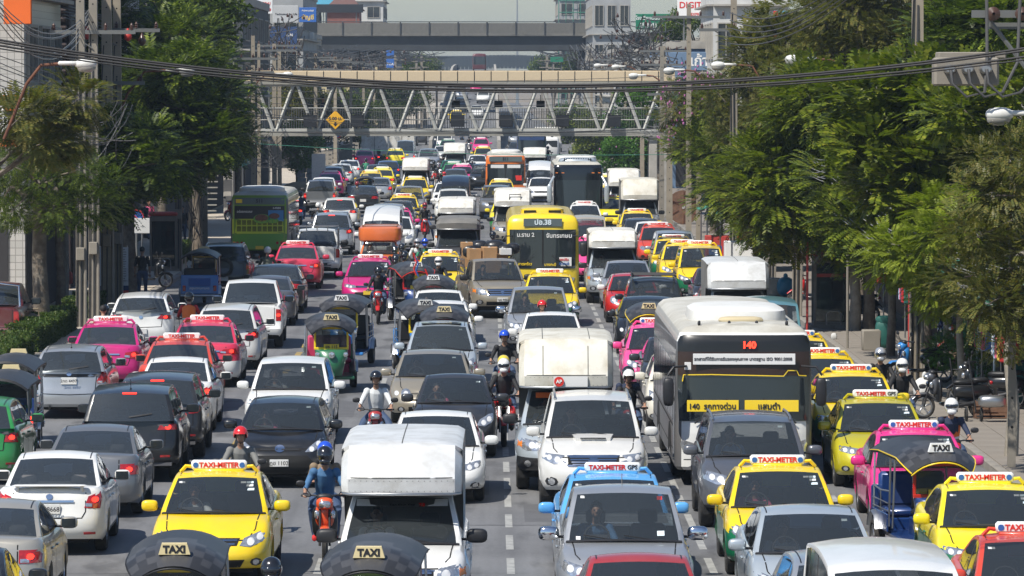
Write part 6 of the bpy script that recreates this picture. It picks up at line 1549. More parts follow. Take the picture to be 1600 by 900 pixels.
# concrete poles, cross-arms, insulators
mat('brown_glaze', (.07,.035,.025), .3); mat('red_rubber', (.5,.03,.02), .5); mat('rust', (.13,.05,.025), .8, noise=(4,.3)); mat('cable', (.012,.012,.014), .55); mat('cable_grey', (.20,.20,.19), .6); mat('cable_mid', (.06,.06,.06), .6)
def insulators(mb, pts, r=.07, h=.22, m=0):
 for (x, y, z) in pts: mb.lathe([(0,.03),(.02,r),(.05,r*.6),(.08,r),(.11,r*.6),(.14,r*.9),(.17,r*.5),(h,.02)], 10, m, 'z', (x, y, z))
def pole(x, y, h, w, label, m='pole_concrete', arms=(), holes=True, lean=0.0, group='square concrete utility poles'):
 e = empty('utility_pole', (x, y, .1)); tag(e, label, 'utility pole', group)
 mb = MB(); a = w/2; b = w*.36
 mb.add([(-a,-a,0),(a,-a,0),(a,a,0),(-a,a,0),(-b+lean,-b,h),(b+lean,-b,h),(b+lean,b,h),(-b+lean,b,h)], [(0,1,5,4),(1,2,6,5),(2,3,7,6),(3,0,4,7),(4,5,6,7)])
 put('shaft', mb.mesh('shaft', [m], 0), e)
 if holes:
  mb = MB()
  for k in range(int(h/.55)):
   z = .8+.55*k; t = z/h; yy = -(a+(b-a)*t)-.003; mb.lathe([(yy,.001),(yy,.026)], 8, 0, 'y', (lean*t,0,z))
  if len(mb.v): put('bolt_holes', mb.mesh('bolt_holes', ['seam'], 0), e)
 if y < 190 and w > .2:
  for q in range(3):
   cb = MB(); x_ = (-.4+.4*q)*w; cb.tube([(x_,-a-.03,0),(x_+.02,-a-.03,h*.3),(x_-.02,-a-.02,h*.62),(x_*.5,-b-.02,h*(.8-.1*q))], .018+.008*q, 5); put('conduit', cb.mesh('conduit', [('cable','cable_mid','pole_grey')[q]], 60), e)
  cb = MB(); cb.box((0,-a-.12,2.2+.3*(x > 0)), (.26,.18,.38), 0, .02); put('meter', cb.mesh('meter', ['pole_grey'], 0), e)
 for (z, L, nx) in arms:
  mb = MB(); mb.box((0,-a-.06,z), (L,.10,.12)); mb.tube([(-L*.3,-a-.03,z),(0,-a,z-.5)], .02, 5); arm = put('crossarm', mb.mesh('crossarm', ['bridge_rail'], 0), e)
  for k in range(nx):
   ib = MB(); insulators(ib, [(0,0,0)]); put('insulator', ib.mesh('insulator', ['brown_glaze'], 60), arm, (-L/2+.12+(L-.24)*k/max(1,nx-1), -a-.06, z+.06))
 return e
def pole_px(px, py, pw, htop, label, **k):
 w = at(px, py, .1); p = F_PX/w.y
 return pole(w.x, w.y, htop, pw/p, label, **k)
PL = [(127,513,17,11,'grey square concrete pole nearest the hedge on the left','pole_grey'),(147,500,17,11,'grey concrete pole just right of the pole nearest the hedge','pole_grey'),
      (168,483,20,10.5,'tan concrete pole carrying the left transformer','pole_concrete'),(184,478,16,10.5,'thin tan pole against the transformer pole','pole_concrete')]
for i, (px,py,pw,h,lb,m_) in enumerate(PL): pole_px(px,py,pw,h,lb,m=m_,arms=[(8.75,2.6,4)] if i == 1 else ([(8.9,2.8,5),(7.2,1.8,2)] if i == 3 else ()))
pole_px(279,425,11,9,'dark weathered pole behind the phone booth',m='pole_grey'); pole_px(301,398,13,9,'first dark pole beside the black and yellow striped box',m='pole_grey'); pole_px(318,393,13,9.2,'pole carrying the black and yellow striped box',m='pole_grey',arms=[(8.6,2.2,4)])
for i,(px,py,pw,h,lb) in enumerate([(396,345,8,9.6,'tan pole at the left end of the footbridge'),(405,342,6,9.2,'thin pole beside the tan pole at the left of the footbridge'),(429,322,8,9.4,'pole just left of the green tree under the bridge'),(437,320,7,9.4,'second pole left of the green tree under the bridge')]):
 pole_px(px,py,pw,h,lb,arms=[(8.4+.3*i,2.6,5),(7.7,2.2,4)] if i != 1 else [])
for i in range(5):
 d = 330+42*i; pole(-12.4, d, 9.2, .3, ['first','second','third','fourth','fifth'][i]+' in the row of hazy left poles beyond the footbridge', arms=[(8.9,2.6,5),(8.1,2.6,5)], holes=False)
PR = [(1433,598,21,13,'thick tan concrete pole rising through the right trees'),(1246,497,15,7.5,'short concrete pole behind the white bus roof'),(1207,441,11,8,'grey pole beside the blue bag on the right pavement'),
      (1146,410,12,12.5,'tall tan pole in front of the white building'),(1076,372,9,10.8,'tan pole below the DIGITAL sign'),(1046,357,10,7.5,'tan pole at the right end of the footbridge'),(1034,350,8,9,'pole just left of the right end of the footbridge'),
      (1092,380,9,5.2,'short pole beside the green awning'),(1583,735,12,5.5,'grey pole at the right edge of the picture')]
for i,(px,py,pw,h,lb) in enumerate(PR): pole_px(px,py,pw,h,lb,m='pole_grey' if i in (2,6,8) else 'pole_concrete',arms={3:[(9.3,2.8,3)],4:[(10.2,3.4,4)],5:[(6.6,2.2,3)]}.get(i,[]))
for i in range(10):
 x = [-9.5,-11,-13,8.3,10,12,-8.6,9.2,-14,13][i]; d = [650,700,640,660,720,690,760,800,610,625][i]; mb = MB(); mb.box((0,0,5.5), (.35,.35,11)); mb.box((0,-.2,10.2), (2.6,.12,.14)); mb.box((0,-.2,9.2), (2.2,.12,.14)); tag(put('utility_pole', mb.mesh('far_pole', ['pole_grey'], 0), None, (x,d,0)), '%s of the hazy poles standing under and beyond the overpass' % ['first','second','third','fourth','fifth','sixth','seventh','eighth','ninth','tenth'][i], 'utility pole', 'hazy poles beyond the overpass')
for i in range(6):
 d = 272+38*i; pole(10.3, d, 9.3+.1*i, .3, ['first','second','third','fourth','fifth','sixth'][i]+' in the row of insulator poles right of the footbridge', arms=[(9.0,2.8,6),(8.2,2.8,6)] if i<4 else [(8.9,2.4,4)], holes=False)
def cable(path, r, label, m='cable', group=None, cat='cable', kind=None, name='overhead_cable'):
 mb = MB(); mb.tube(path, r*.85, 5, cap=False); return tag(put(name, mb.mesh(name, [m], 60)), label, cat, group, kind)
def sag(a, b, s, n=14):
 a, b = Vector(a), Vector(b); return [a.lerp(b, k/n) - Vector((0,0,s*4*(k/n)*(1-k/n))) for k in range(n+1)]
for i, (yl, yr, ym, r) in enumerate(((60,70,133,.017),(64,74,136,.016),(69,84,141,.017),(74,89,144,.011))):
 d = 56+.12*i; a = xyd(-60, yl-8, d); b = xyd(1660, yr-4, d); mid = xyd(790, ym, d); s_ = (a.z+b.z)/2-mid.z
 cable(sag(a, b, s_, 40), r, ['topmost','second from the top','third from the top','lowest and thinnest'][i]+' of the thick black cables spanning the whole street near the camera', group='thick black cables across the street')
def wires(p0, p1, d0, d1, n, spread, label, m='cable_mid', r=.012, s=.8, jit=.25):
 mb = MB()
 for k in range(n):
  a = xyd(p0[0], p0[1]+spread*k, d0); b = xyd(p1[0], p1[1]+spread*k*.7, d1)
  mb.tube(sag(a, b, s*random.uniform(.6,1.3), 12), r, 4, cap=False)
 return tag(put('cable_bundle', mb.mesh('cable_bundle', [m], 60)), label, 'cables', kind='stuff')
wires((-20,80),(395,172),110,240,6,9,'thin wires running from the left poles to the footbridge'); wires((100,8),(560,70),150,420,5,5,'wires over the left trees towards the overpass',r=.02)
wires((-20,-30),(150,-5),95,145,6,7,'grey looping cables at the top left corner','cable_grey',.016,1.3); wires((160,140),(1040,200),160,244,2,10,'faint wires crossing below the left lamp',r=.012,s=.6)
for k in range(7):
 a = xyd(360, 122+9.5*k+random.uniform(-2,2), 236-k); b = xyd(1060, 118+10*k+random.uniform(-2,2), 238-k)
 cable(sag(a, b, .25), .016, '%s thin dark wire from the top in front of the footbridge truss' % ['first','second','third','fourth','fifth','sixth','seventh'][k], 'cable_mid', 'thin wires in front of the footbridge')
cable(sag(xyd(370,222,200), xyd(1100,240,200), .25), .014, 'greenish thin wire hanging below the footbridge', 'awn_green')
cable(sag(xyd(380,205,230), xyd(1050,200,230), .2), .03, 'dark wire just under the footbridge deck')
wires((1030,140),(1240,60),240,170,5,9,'wires fanning above the right trees',r=.014,s=.5); wires((1140,20),(1330,-40),160,120,5,12,'thick wires at the top right leaving the tall pole',r=.018,s=.6)
wires((1440,190),(1640,175),116,96,8,8,'sagging grey cables under the transformer at right','cable_grey',.012,1.0); wires((1210,140),(1290,250),170,120,9,7,'drooping grey cables beside the right lamp','cable_grey',.012,.7); wires((1300,250),(1620,420),125,92,12,9,'tangle of cables through the right trees','cable_grey',.014,.5)
def tangle(c, rad, n, label, m='cable_mid', r=.014):
 mb = MB()
 for k in range(n):
  p = [Vector(c)+Vector((random.uniform(-1,1)*rad[0], random.uniform(-1,1)*rad[1], random.uniform(-1,1)*rad[2])) for _ in range(2)]
  mb.tube(sag(p[0], p[1], random.uniform(.05,.5)*rad[2], 8), r, 4, cap=False)
 return tag(put('cable_tangle', mb.mesh('cable_tangle', [m], 60)), label, 'cables', kind='stuff')
tangle(xyd(150,210,138),(1.2,1.5,1.0),26,'tangled black wires on the left poles above the hedge tree'); tangle(xyd(410,230,240),(1.4,2,1.0),40,'tangled wires on the poles left of the footbridge'); tangle(xyd(1035,205,244),(1.2,1,.4),30,'bird nest of wires at the right end of the footbridge','cable_grey')
tangle(xyd(430,70,330),(2.4,12,2.2),70,'knots of wires and insulators left of the overpass','cable_mid',.03); tangle(xyd(540,95,470),(5,20,1.3),90,'hazy mesh of wires under the overpass at left','cable_mid',.045); tangle(xyd(1000,70,300),(2.2,20,1.8),80,'wires among the insulators right of the footbridge','cable_mid',.03); tangle(xyd(930,95,420),(2.5,20,1.6),60,'hazy wires beyond the right end of the footbridge','cable_mid',.04)
tangle(xyd(300,360,175),(.5,.5,1.6),18,'cables bundled down the poles behind the tuk-tuk'); tangle(xyd(1500,330,108),(2.0,1.5,1.6),26,'grey and black cables slung through the right trees','cable_grey')
ib = MB()
for c, n_, sp in ((xyd(430,60,330),24,(2.2,8,1.6)),(xyd(1000,60,300),30,(2.4,14,1.5)),(xyd(560,98,470),26,(6,10,1.0))):
 insulators(ib, [(c.x+random.uniform(-1,1)*sp[0], c.y+random.uniform(-1,1)*sp[1], c.z+random.uniform(-1,1)*sp[2]) for _ in range(n_)], .12, .3)
tag(put('insulators', ib.mesh('insulators', ['brown_glaze'], 60)), 'brown insulators crowded on the distant wires', 'insulators', kind='stuff')
tangle((-11,640,11.0),(5,30,1.2),50,'hazy mesh of wires beyond the overpass on the left','cable_mid',.05); tangle((10.5,660,11.0),(4,30,1.2),50,'hazy mesh of wires beyond the overpass on the right','cable_mid',.05)
def lamp(px, py, p, side, label, arm=1.8, drop=2.0, scale=1.0):
 d = F_PX/p; c = xyd(px, py, d); e = empty('street_lamp', c); tag(e, label, 'street lamp', 'rounded street lamps on rusty arms'); s = side*scale
 h = MB(); h.sup((0,0,.03), (.27*scale,.17*scale,.13*scale), .9, 16, 8); h.box((s*.42,0,.05), (.50*scale,.20*scale,.10*scale), 0, .03)
 l = MB(); l.sup((-s*.02,0,-.05), (.23*scale,.15*scale,.13*scale), .9, 16, 8)
 ho = put('lamp_head', h.mesh('lamp_head', ['ac_white'], 60), e); put('lens', l.mesh('lens', ['lamp_lens'], 60), e)
 a = MB(); a.tube([(s*.60,0,.04),(s*(.60+arm*.35),0,.0),(s*(.60+arm*.6),0,-.25*drop),(s*(.6+arm),0,-drop)], .04*scale, 7); put('arm', a.mesh('arm', ['rust'], 60), e)
mat('lamp_lens', (.30,.29,.26), .2, 0, .5)
lamp(135,102,64,-1,'white street lamp at the upper left, nearest of the left lamps',1.4,1.8); lamp(292,112,48,-1,'street lamp in front of the big left tree on a rusty arm',2.2,2.9); lamp(450,117,30,-1,'small street lamp on the left before the footbridge roof',1.6,1.4)
lamp(1562,181,84,1,'large street lamp at the right edge, nearest of all',.9,.5); lamp(1240,94,53,1,'street lamp before the olive tree at upper right',1.6,1.4); lamp(1122,103,43,1,'street lamp left of the upper right one, over the trees',1.8,3.0); lamp(1046,111,36,1,'street lamp at the right end of the footbridge roof',1.3,1.0); lamp(990,119,30,1,'second smallest street lamp by the footbridge roof',1.2,.8); lamp(934,103,24,1,'smallest street lamp above the footbridge roof',1.2,.6); lamp(962,105,25,1,'small street lamp between the two above the footbridge roof',1.0,.6)
e = empty('transformer', xyd(1508,112,86)); e.scale = (1.15,1.1,.85); tag(e, 'grey switch box with three round bushings hung above the right trees', 'transformer'); t = MB(); t.box((0,0,0), (1.05,.5,.62), 0, .04); t.box((.1,.15,.36), (1.1,.6,.14), 0, .02); put('housing', t.mesh('housing', ['pole_grey'], 0), e)
for k in range(3):
 t = MB(); t.lathe([(-.42,.001),(-.42,.07),(-.36,.10),(-.25,.11)], 12, 0, 'y', (-.28+.29*k,0,.05)); put('bushing', t.mesh('bushing', ['steel'], 60), e)
 t = MB(); x = -.28+.29*k; t.tube([(x,-.42,.05),(x+.02,-.5,-.25),(x+.25,-.5,-.55),(x+.55,-.45,-.45),(x+.6+.2*k,-.3,.2),(x+.6+.25*k,-.2,1.6)], .028, 6); put('cable', t.mesh('cable', ['cable_mid'], 60), e)
e = empty('crossarm_frame', xyd(1580,22,98)); tag(e, 'steel frame with brown insulators at the top right corner', 'frame'); t = MB(); t.box((0,0,0), (1.7,.12,.16)); t.box((.2,.3,-.25), (1.3,.12,.14)); t.tube([(-.5,0,-.1),(.5,0,-1.4)], .05, 6); t.tube([(.35,0,0),(.35,0,-5)], .06, 6); put('beams', t.mesh('beams', ['bridge_rail'], 0), e)
for k in range(3):
 ib = MB(); ib.lathe([(-.16,.03),(-.1,.15),(-.06,.10),(0,.15),(.04,.10),(.1,.14),(.15,.04)], 14, 0, 'y'); put('insulator', ib.mesh('insulator', ['brown_glaze'], 60), e, (-.42+.62*k,-.16,.0))
e = empty('meter_box', at(190,300,5.0) if 0 else xyd(188,225,150)); tag(e, 'grey box stack bolted on the left transformer pole', 'utility box'); t = MB(); t.box((0,0,0), (.34,.3,1.3), 0, .03); t.box((.12,-.05,.45), (.2,.25,.3), 0, .02); put('housing', t.mesh('housing', ['pole_grey'], 0), e)
for i,(px,py) in enumerate(((137,52),(201,55),(223,62))):
 t = MB(); t.lathe([(-.2,.03),(-.12,.12),(0,.13),(.06,.08),(.22,.03)], 12, 0, 'z'); tag(put('surge_arrester', t.mesh('surge', ['red_rubber' if i < 2 else 'brown_glaze'], 60), None, xyd(px,py,148)), ['red bulb arrester on the grey left poles','red bulb arrester hanging right of the tan pole','brown ribbed arrester farthest right on the left crossarm'][i], 'insulator')
# trees
def leaf_mat(name, cols, gloss=.45, trans=.30):
 m, N, K, b = nodes(name); out = N['Material Output']
 g = N.new('ShaderNodeNewGeometry'); cr = N.new('ShaderNodeValToRGB'); K.new(g.outputs['Random Per Island'], cr.inputs[0]); cr.color_ramp.interpolation = 'LINEAR'
 while len(cr.color_ramp.elements) < len(cols): cr.color_ramp.elements.new(.5)
 for i, c in enumerate(cols): cr.color_ramp.elements[i].position = i/(len(cols)-1); cr.color_ramp.elements[i].color = (*c, 1)
 K.new(cr.outputs[0], b.inputs['Base Color']); b.inputs['Roughness'].default_value = gloss; b.inputs['Specular IOR Level'].default_value = .22
 tl = N.new('ShaderNodeBsdfTranslucent'); mc = N.new('ShaderNodeVectorMath'); mc.operation = 'MULTIPLY'; mc.inputs[1].default_value = (1.3,1.5,.6); K.new(cr.outputs[0], mc.inputs[0]); K.new(mc.outputs[0], tl.inputs[0])
 mx = N.new('ShaderNodeMixShader'); mx.inputs[0].default_value = trans; K.new(b.outputs[0], mx.inputs[1]); K.new(tl.outputs[0], mx.inputs[2]); K.new(mx.outputs[0], out.inputs['Surface'])
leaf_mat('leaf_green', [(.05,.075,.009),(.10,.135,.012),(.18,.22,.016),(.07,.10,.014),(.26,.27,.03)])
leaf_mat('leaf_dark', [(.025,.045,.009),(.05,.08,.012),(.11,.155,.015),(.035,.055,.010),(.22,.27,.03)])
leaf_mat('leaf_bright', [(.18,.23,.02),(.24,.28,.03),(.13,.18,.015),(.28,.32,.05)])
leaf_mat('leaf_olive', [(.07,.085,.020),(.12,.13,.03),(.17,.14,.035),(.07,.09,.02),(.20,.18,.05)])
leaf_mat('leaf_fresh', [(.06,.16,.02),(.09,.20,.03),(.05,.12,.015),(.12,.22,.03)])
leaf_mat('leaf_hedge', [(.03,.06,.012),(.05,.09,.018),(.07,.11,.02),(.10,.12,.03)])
mat('blossom', (.42,.14,.32), .7)
mat('bark', (.12,.095,.07), .95, noise=(5,.3), dirt=(3,.7,(.30,.27,.22)), bump=.8, bscale=12); mat('bark_pale', (.30,.27,.22), .95, noise=(5,.25), dirt=(3,.6,(.12,.10,.08)), bump=.7, bscale=12)
def frame(d, up=Vector((0,0,1))):
 d = d.normalized(); a = d.cross(up)
 if a.length < .05: a = d.cross(Vector((1,0,0)))
 a.normalize(); return d, a, a.cross(d).normalized()
def frond(vs, fs, p, d, L, pairs, ll, lw, rng):
 """pinnate leaf: pairs of drooping leaflets along a curved midrib"""
 d, a, u = frame(d); q = p.copy(); dd = d.copy(); st = L/pairs
 for k in range(pairs):
  dd = (dd + Vector((0,0,-.02-.012*k))*1.0).normalized(); q = q + dd*st; f, s, n = frame(dd)
  sc = 1-.35*abs(k/pairs-.45)*2
  for sg in (-1, 1):
   ld = (s*sg*.86 + f*.5 + Vector((0,0,.02-rng.random()*.22))).normalized(); wv = (f - ld*f.dot(ld)).normalized(); l_, w_ = ll*sc*rng.uniform(.85,1.1), lw*sc
   o = len(vs); vs += [q, q+ld*l_*.45+wv*w_, q+ld*l_, q+ld*l_*.45-wv*w_]; fs += [(o,o+1,o+2),(o,o+2,o+3)]
def clump_mesh(kind, seed, m):
 rng = random.Random(seed); vs, fs = [], []
 rvec = lambda: Vector((rng.gauss(0,1), rng.gauss(0,1), rng.gauss(0,1))).normalized()
 if kind == 'pinnate':        # radius about 1.1 m
  for k in range(125):
   v = rvec(); r = rng.uniform(.25,1.0)**.6; p = Vector((v.x, v.y, v.z*.75))*r*.85
   d = (v*.9 + Vector((0,0,.15)) + rvec()*.35)
   frond(vs, fs, p, d, rng.uniform(.50,.75), 8, rng.uniform(.19,.26), .043, rng)
 elif kind == 'broad':
  for k in range(110):
   v = rvec(); r = rng.uniform(.25,1.0)**.6; p = Vector((v.x, v.y, v.z*.75))*r*.85
   frond(vs, fs, p, v+Vector((0,0,.2))+rvec()*.4, rng.uniform(.36,.50), 5, rng.uniform(.22,.28), .066, rng)
 elif kind == 'fine':
  for k in range(240):
   v = rvec(); r = rng.uniform(.2,1.0)**.6; p = Vector((v.x, v.y, v.z*.7))*r*.95
   frond(vs, fs, p, v+rvec()*.6, rng.uniform(.22,.36), 6, rng.uniform(.08,.11), .026, rng)
 else:                        # far
  for k in range(900):
   v = rvec(); r = rng.uniform(.2,1.0)**.6; p = Vector((v.x, v.y, v.z*.75))*r*1.0 + rvec()*.1
   f, s, n = frame(rvec()); l_ = rng.uniform(.12,.22); w_ = l_*.32; o = len(vs)
   vs += [p, p+f*l_*.5+s*w_, p+f*l_, p+f*l_*.5-s*w_]; fs += [(o,o+1,o+2),(o,o+2,o+3)]
 me = bpy.data.meshes.new('crown_'+kind); me.from_pydata([tuple(v) for v in vs], [], fs); me.materials.append(MATS[m]); me.update(); return me
CL = {}
def clumps(kind, m):
 if (kind, m) not in CL: CL[kind, m] = [clump_mesh(kind, 11*i+5, m) for i in range(2)]
 return CL[kind, m]
def tree(x, y, h, crown, n, kind, leaf, label, trunk_r=.16, seed=1, bark='bark', lean=(0,0), forks=5, csize=1.0, zlow=None, group='roadside trees', blossoms=0):
 """crown = (cx, cy, cz, rx, ry, rz) in world metres relative to the trunk foot"""
 n = int(n*1.2); rng = random.Random(seed); e = empty('tree', (x, y, .1)); tag(e, label, 'tree', group)
 cx, cy, cz, rx, ry, rz_ = crown; pts = []
 for k in range(n):
  for _ in range(30):
   v = Vector((rng.gauss(0,1), rng.gauss(0,1), rng.gauss(0,1))).normalized()*rng.uniform(.35,1)**.5
   q = Vector((cx+v.x*rx, cy+v.y*ry, cz+v.z*rz_))
   if all((q-o).length > .75*csize for o in pts): break
  pts.append(q)
 fork = Vector((lean[0], lean[1], min(h*.45, max(1.6, cz-rz_*.5))))
 mb = MB(); mb.tube([(0,0,-.1),(fork.x*.1+.03,fork.y*.1,fork.z*.25),(fork.x*.5-.03,fork.y*.5,fork.z*.6),tuple(fork)], [trunk_r*1.25,trunk_r,trunk_r*.88,trunk_r*.8], 9)
 tr = put('trunk', mb.mesh('trunk', [bark], 60), e)
 mb = MB(); hubs = []
 for k in range(forks):
  q = pts[int(k*n/forks)]; mid = fork.lerp(q, .55)+Vector((rng.uniform(-.2,.2), rng.uniform(-.2,.2), .25)); mb.tube([fork, fork.lerp(mid,.5)+Vector((rng.uniform(-.1,.1),0,.08)), mid, q], [trunk_r*.62,trunk_r*.5,trunk_r*.36,trunk_r*.12], 7); hubs.append(mid)
 for q in pts:
  hb_ = min(hubs, key=lambda o: (o-q).length); mb.tube([hb_, hb_.lerp(q,.5)+Vector((rng.uniform(-.12,.12), rng.uniform(-.12,.12), .1)), q], [trunk_r*.22,trunk_r*.15,.015], 5)
 put('branches', mb.mesh('branches', [bark], 60), tr)
 cm = clumps(kind, leaf)
 for q in pts:
  s = csize*rng.uniform(.72,1.25)
  o = put('crown', cm[rng.randrange(2)], e, q, (rng.uniform(-.3,.3), rng.uniform(-.3,.3), rng.uniform(0,6.28)), (s*rng.uniform(.9,1.15), s*rng.uniform(.9,1.15), s*rng.uniform(.8,1.05)))
  o['kind'] = 'stuff'
 if blossoms:
  mb = MB()
  for k in range(blossoms):
   q = rng.choice(pts)+Vector((rng.uniform(-1,1), rng.uniform(-1.2,.2), rng.uniform(.2,1.1)))*csize; mb.sup(tuple(q), (.06,.06,.07), 1, 5, 3)
  o = put('blossoms', mb.mesh('blossoms', ['blossom'], 0), e); o['kind'] = 'stuff'
 return e
def tree_px(bx, X, p, cpx, cpy, hw, hh, n, kind, leaf, label, **k):
 """trunk at road offset X, scale p px/m; crown centred at pixel, half sizes hw, hh in metres"""
 d = F_PX/p; c = xyd(cpx, cpy, d); tree(X, d, 8, (c.x-X, 0, c.z-.1, hw, max(1.2, min(hw, 2.2)), hh), n, kind, leaf, label, **k)
tree_px(0, -12.75, 55, 70, 290, 1.9, 1.3, 15, 'fine', 'leaf_dark', 'small-leaved olive tree with a thick leaning trunk behind the hedge', trunk_r=.24, seed=3, bark='bark', csize=.85)  # shade on this tree is put into its darker leaf colours
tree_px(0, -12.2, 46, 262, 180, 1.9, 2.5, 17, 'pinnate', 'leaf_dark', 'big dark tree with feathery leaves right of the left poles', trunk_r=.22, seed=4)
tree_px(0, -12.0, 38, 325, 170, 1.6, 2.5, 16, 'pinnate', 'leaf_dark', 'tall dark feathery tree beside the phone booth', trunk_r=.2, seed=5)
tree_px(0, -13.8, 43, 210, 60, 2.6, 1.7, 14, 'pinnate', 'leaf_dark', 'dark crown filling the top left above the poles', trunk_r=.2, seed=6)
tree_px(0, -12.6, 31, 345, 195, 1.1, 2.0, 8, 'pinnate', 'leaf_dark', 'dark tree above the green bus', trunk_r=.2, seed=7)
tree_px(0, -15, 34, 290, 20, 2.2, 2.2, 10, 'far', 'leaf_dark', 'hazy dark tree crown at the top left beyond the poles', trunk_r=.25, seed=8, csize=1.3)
tree_px(0, -14.2, 60, 60, 190, 1.5, .9, 6, 'pinnate', 'leaf_olive', 'feathery branch crown in front of the white tiled wall', trunk_r=.12, seed=28, csize=.8)
tree_px(0, -13.0, 23, 466, 228, 1.6, 1.5, 12, 'far', 'leaf_fresh', 'bright green tree under the left end of the footbridge', trunk_r=.15, seed=9)
tree_px(0, -14.0, 19, 476, 158, 2.2, 1.8, 12, 'far', 'leaf_olive', 'yellowish tree seen through the left truss', trunk_r=.2, seed=10, csize=1.2)
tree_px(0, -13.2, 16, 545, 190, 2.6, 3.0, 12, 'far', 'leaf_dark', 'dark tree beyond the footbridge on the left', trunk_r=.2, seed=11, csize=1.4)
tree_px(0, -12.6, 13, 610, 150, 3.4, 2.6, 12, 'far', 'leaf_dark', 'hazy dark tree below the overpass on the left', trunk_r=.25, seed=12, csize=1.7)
tree_px(0, 10.7, 69, 1455, 400, 1.35, 1.25, 11, 'pinnate', 'leaf_bright', 'bright yellow-green feathery tree against the thick right pole', trunk_r=.09, seed=13, bark='bark_pale', csize=.72)
tree_px(0, 11.9, 67, 1450, 215, 2.1, 1.7, 20, 'broad', 'leaf_green', 'leafy green tree with broad leaves under the black cables at right', trunk_r=.15, seed=14, csize=.9)
tree_px(0, 10.6, 54, 1262, 255, 1.7, 2.4, 19, 'pinnate', 'leaf_green', 'feathery green tree behind the white bus', trunk_r=.16, seed=15, bark='bark_pale')
tree_px(0, 11.0, 54, 1345, 305, 1.4, 1.6, 12, 'pinnate', 'leaf_green', 'green tree with long drooping leaves beside the right phone booth', trunk_r=.17, seed=16, csize=.9)
tree_px(0, 15.0, 46, 1440, 60, 4.3, 2.6, 40, 'fine', 'leaf_olive', 'large olive-brown tree filling the top right', trunk_r=.3, seed=17, csize=1.35)
tree_px(0, 13.0, 41, 1280, 95, 2.6, 2.6, 22, 'pinnate', 'leaf_olive', 'dusty olive tree with fern-like leaves right of the street lamps', trunk_r=.22, seed=18, csize=1.1)
tree_px(0, 10.0, 36, 1140, 240, 2.0, 2.3, 18, 'pinnate', 'leaf_green', 'green feathery tree above the yellow taxis at right', trunk_r=.15, seed=19)
tree_px(0, 10.6, 33, 1085, 195, 1.2, 1.9, 12, 'fine', 'leaf_olive', 'tree with faded pink blossom at the right end of the footbridge', trunk_r=.14, seed=20, csize=1.1, blossoms=240)
tree_px(0, 10.2, 41, 1190, 300, 1.5, 1.3, 11, 'pinnate', 'leaf_green', 'green tree hanging over the pavement behind the box pickup', trunk_r=.16, seed=21, bark='bark_pale')
tree_px(0, 11.6, 85, 1580, 370, 1.3, 2.0, 16, 'fine', 'leaf_olive', 'thin olive tree at the right edge with bare twigs', trunk_r=.10, seed=22, csize=.75)
tree_px(0, 12.0, 66, 1530, 545, .9, .5, 6, 'fine', 'leaf_fresh', 'low green shrub behind the parked motorbikes', trunk_r=.05, seed=23, csize=.6)
tree_px(0, 13.0, 72, 1590, 170, 1.6, 1.2, 10, 'broad', 'leaf_green', 'green crown around the nearest right lamp', trunk_r=.12, seed=24, csize=.8)
tree_px(0, 9.9, 22, 992, 235, 2.1, 2.3, 18, 'far', 'leaf_fresh', 'bright green tree under the right end of the footbridge', trunk_r=.15, seed=25, csize=1.15, blossoms=30)
tree_px(0, 9.9, 17, 935, 222, 2.0, 2.6, 13, 'far', 'leaf_green', 'green tree beyond the footbridge above the black coach', trunk_r=.2, seed=26, csize=1.4)
tree_px(0, 10.2, 13.5, 900, 200, 2.4, 2.8, 11, 'far', 'leaf_dark', 'dark tree row farther down the right side', trunk_r=.25, seed=27, csize=1.7)
tree_px(0, 10.2, 26, 1010, 165, 1.8, 1.6, 11, 'far', 'leaf_fresh', 'fresh green crown seen through the right truss', trunk_r=.15, seed=29)
tree_px(0, 17, 21, 1090, 60, 2.6, 2.6, 12, 'far', 'leaf_dark', 'dark tree below the DIGITAL sign', trunk_r=.25, seed=30, csize=1.4)
tree_px(0, 14.5, 11, 905, 100, 2.4, 1.5, 6, 'far', 'leaf_dark', 'hazy tree below the right end of the overpass', trunk_r=.25, seed=31, csize=1.7)
for i,(px,py,r,lb) in enumerate(((1350,470,.16,'slim leaning trunk beside the right phone booth'),(1392,560,.11,'dark trunk left of the thick right pole'),(1478,570,.09,'slim pale trunk behind the parked scooter'),(1545,600,.07,'bare thin trunk by the low shrub'),(1582,718,.12,'pale bare trunk at the right edge by the kerb'),(97,478,.18,'pale straight tree trunk standing behind the hedge'))):
 w = at(px, py, .1); h = [3.6,3.4,3.2,2.6,3.2,4.2][i]; e = empty('tree', (w.x, w.y, .1)); tag(e, lb, 'tree', 'bare roadside trunks')
 mb = MB(); mb.tube([(0,0,-.1),(.05,0,h*.3),(-.05+.1*(i%2),.05,h*.65),(.12,0,h)], [r*1.2,r,r*.9,r*.7], 9); put('trunk', mb.mesh('trunk', ['bark_pale' if i in (2,4,5) else 'bark'], 60), e)
 cm = clumps('fine', 'leaf_olive')
 for k in range(2): o = put('crown', cm[k], e, (.2*k-.1, 0, h-.2+.3*k), (0,0,k), (.5,.5,.45)); o['kind'] = 'stuff'
tree_px(0, 14.5, 58, 1560, 60, 1.9, 1.8, 16, 'pinnate', 'leaf_dark', 'dark feathery tree behind the transformer at the top right', trunk_r=.2, seed=41)
tree_px(0, 11.4, 60, 1400, 300, 1.6, 1.9, 14, 'pinnate', 'leaf_green', 'mid green tree in front of the thick right pole', trunk_r=.14, seed=42)
tree_px(0, 11.8, 58, 1530, 410, 1.5, 1.0, 11, 'pinnate', 'leaf_dark', 'dark low branches over the parked motorbikes', trunk_r=.12, seed=43)
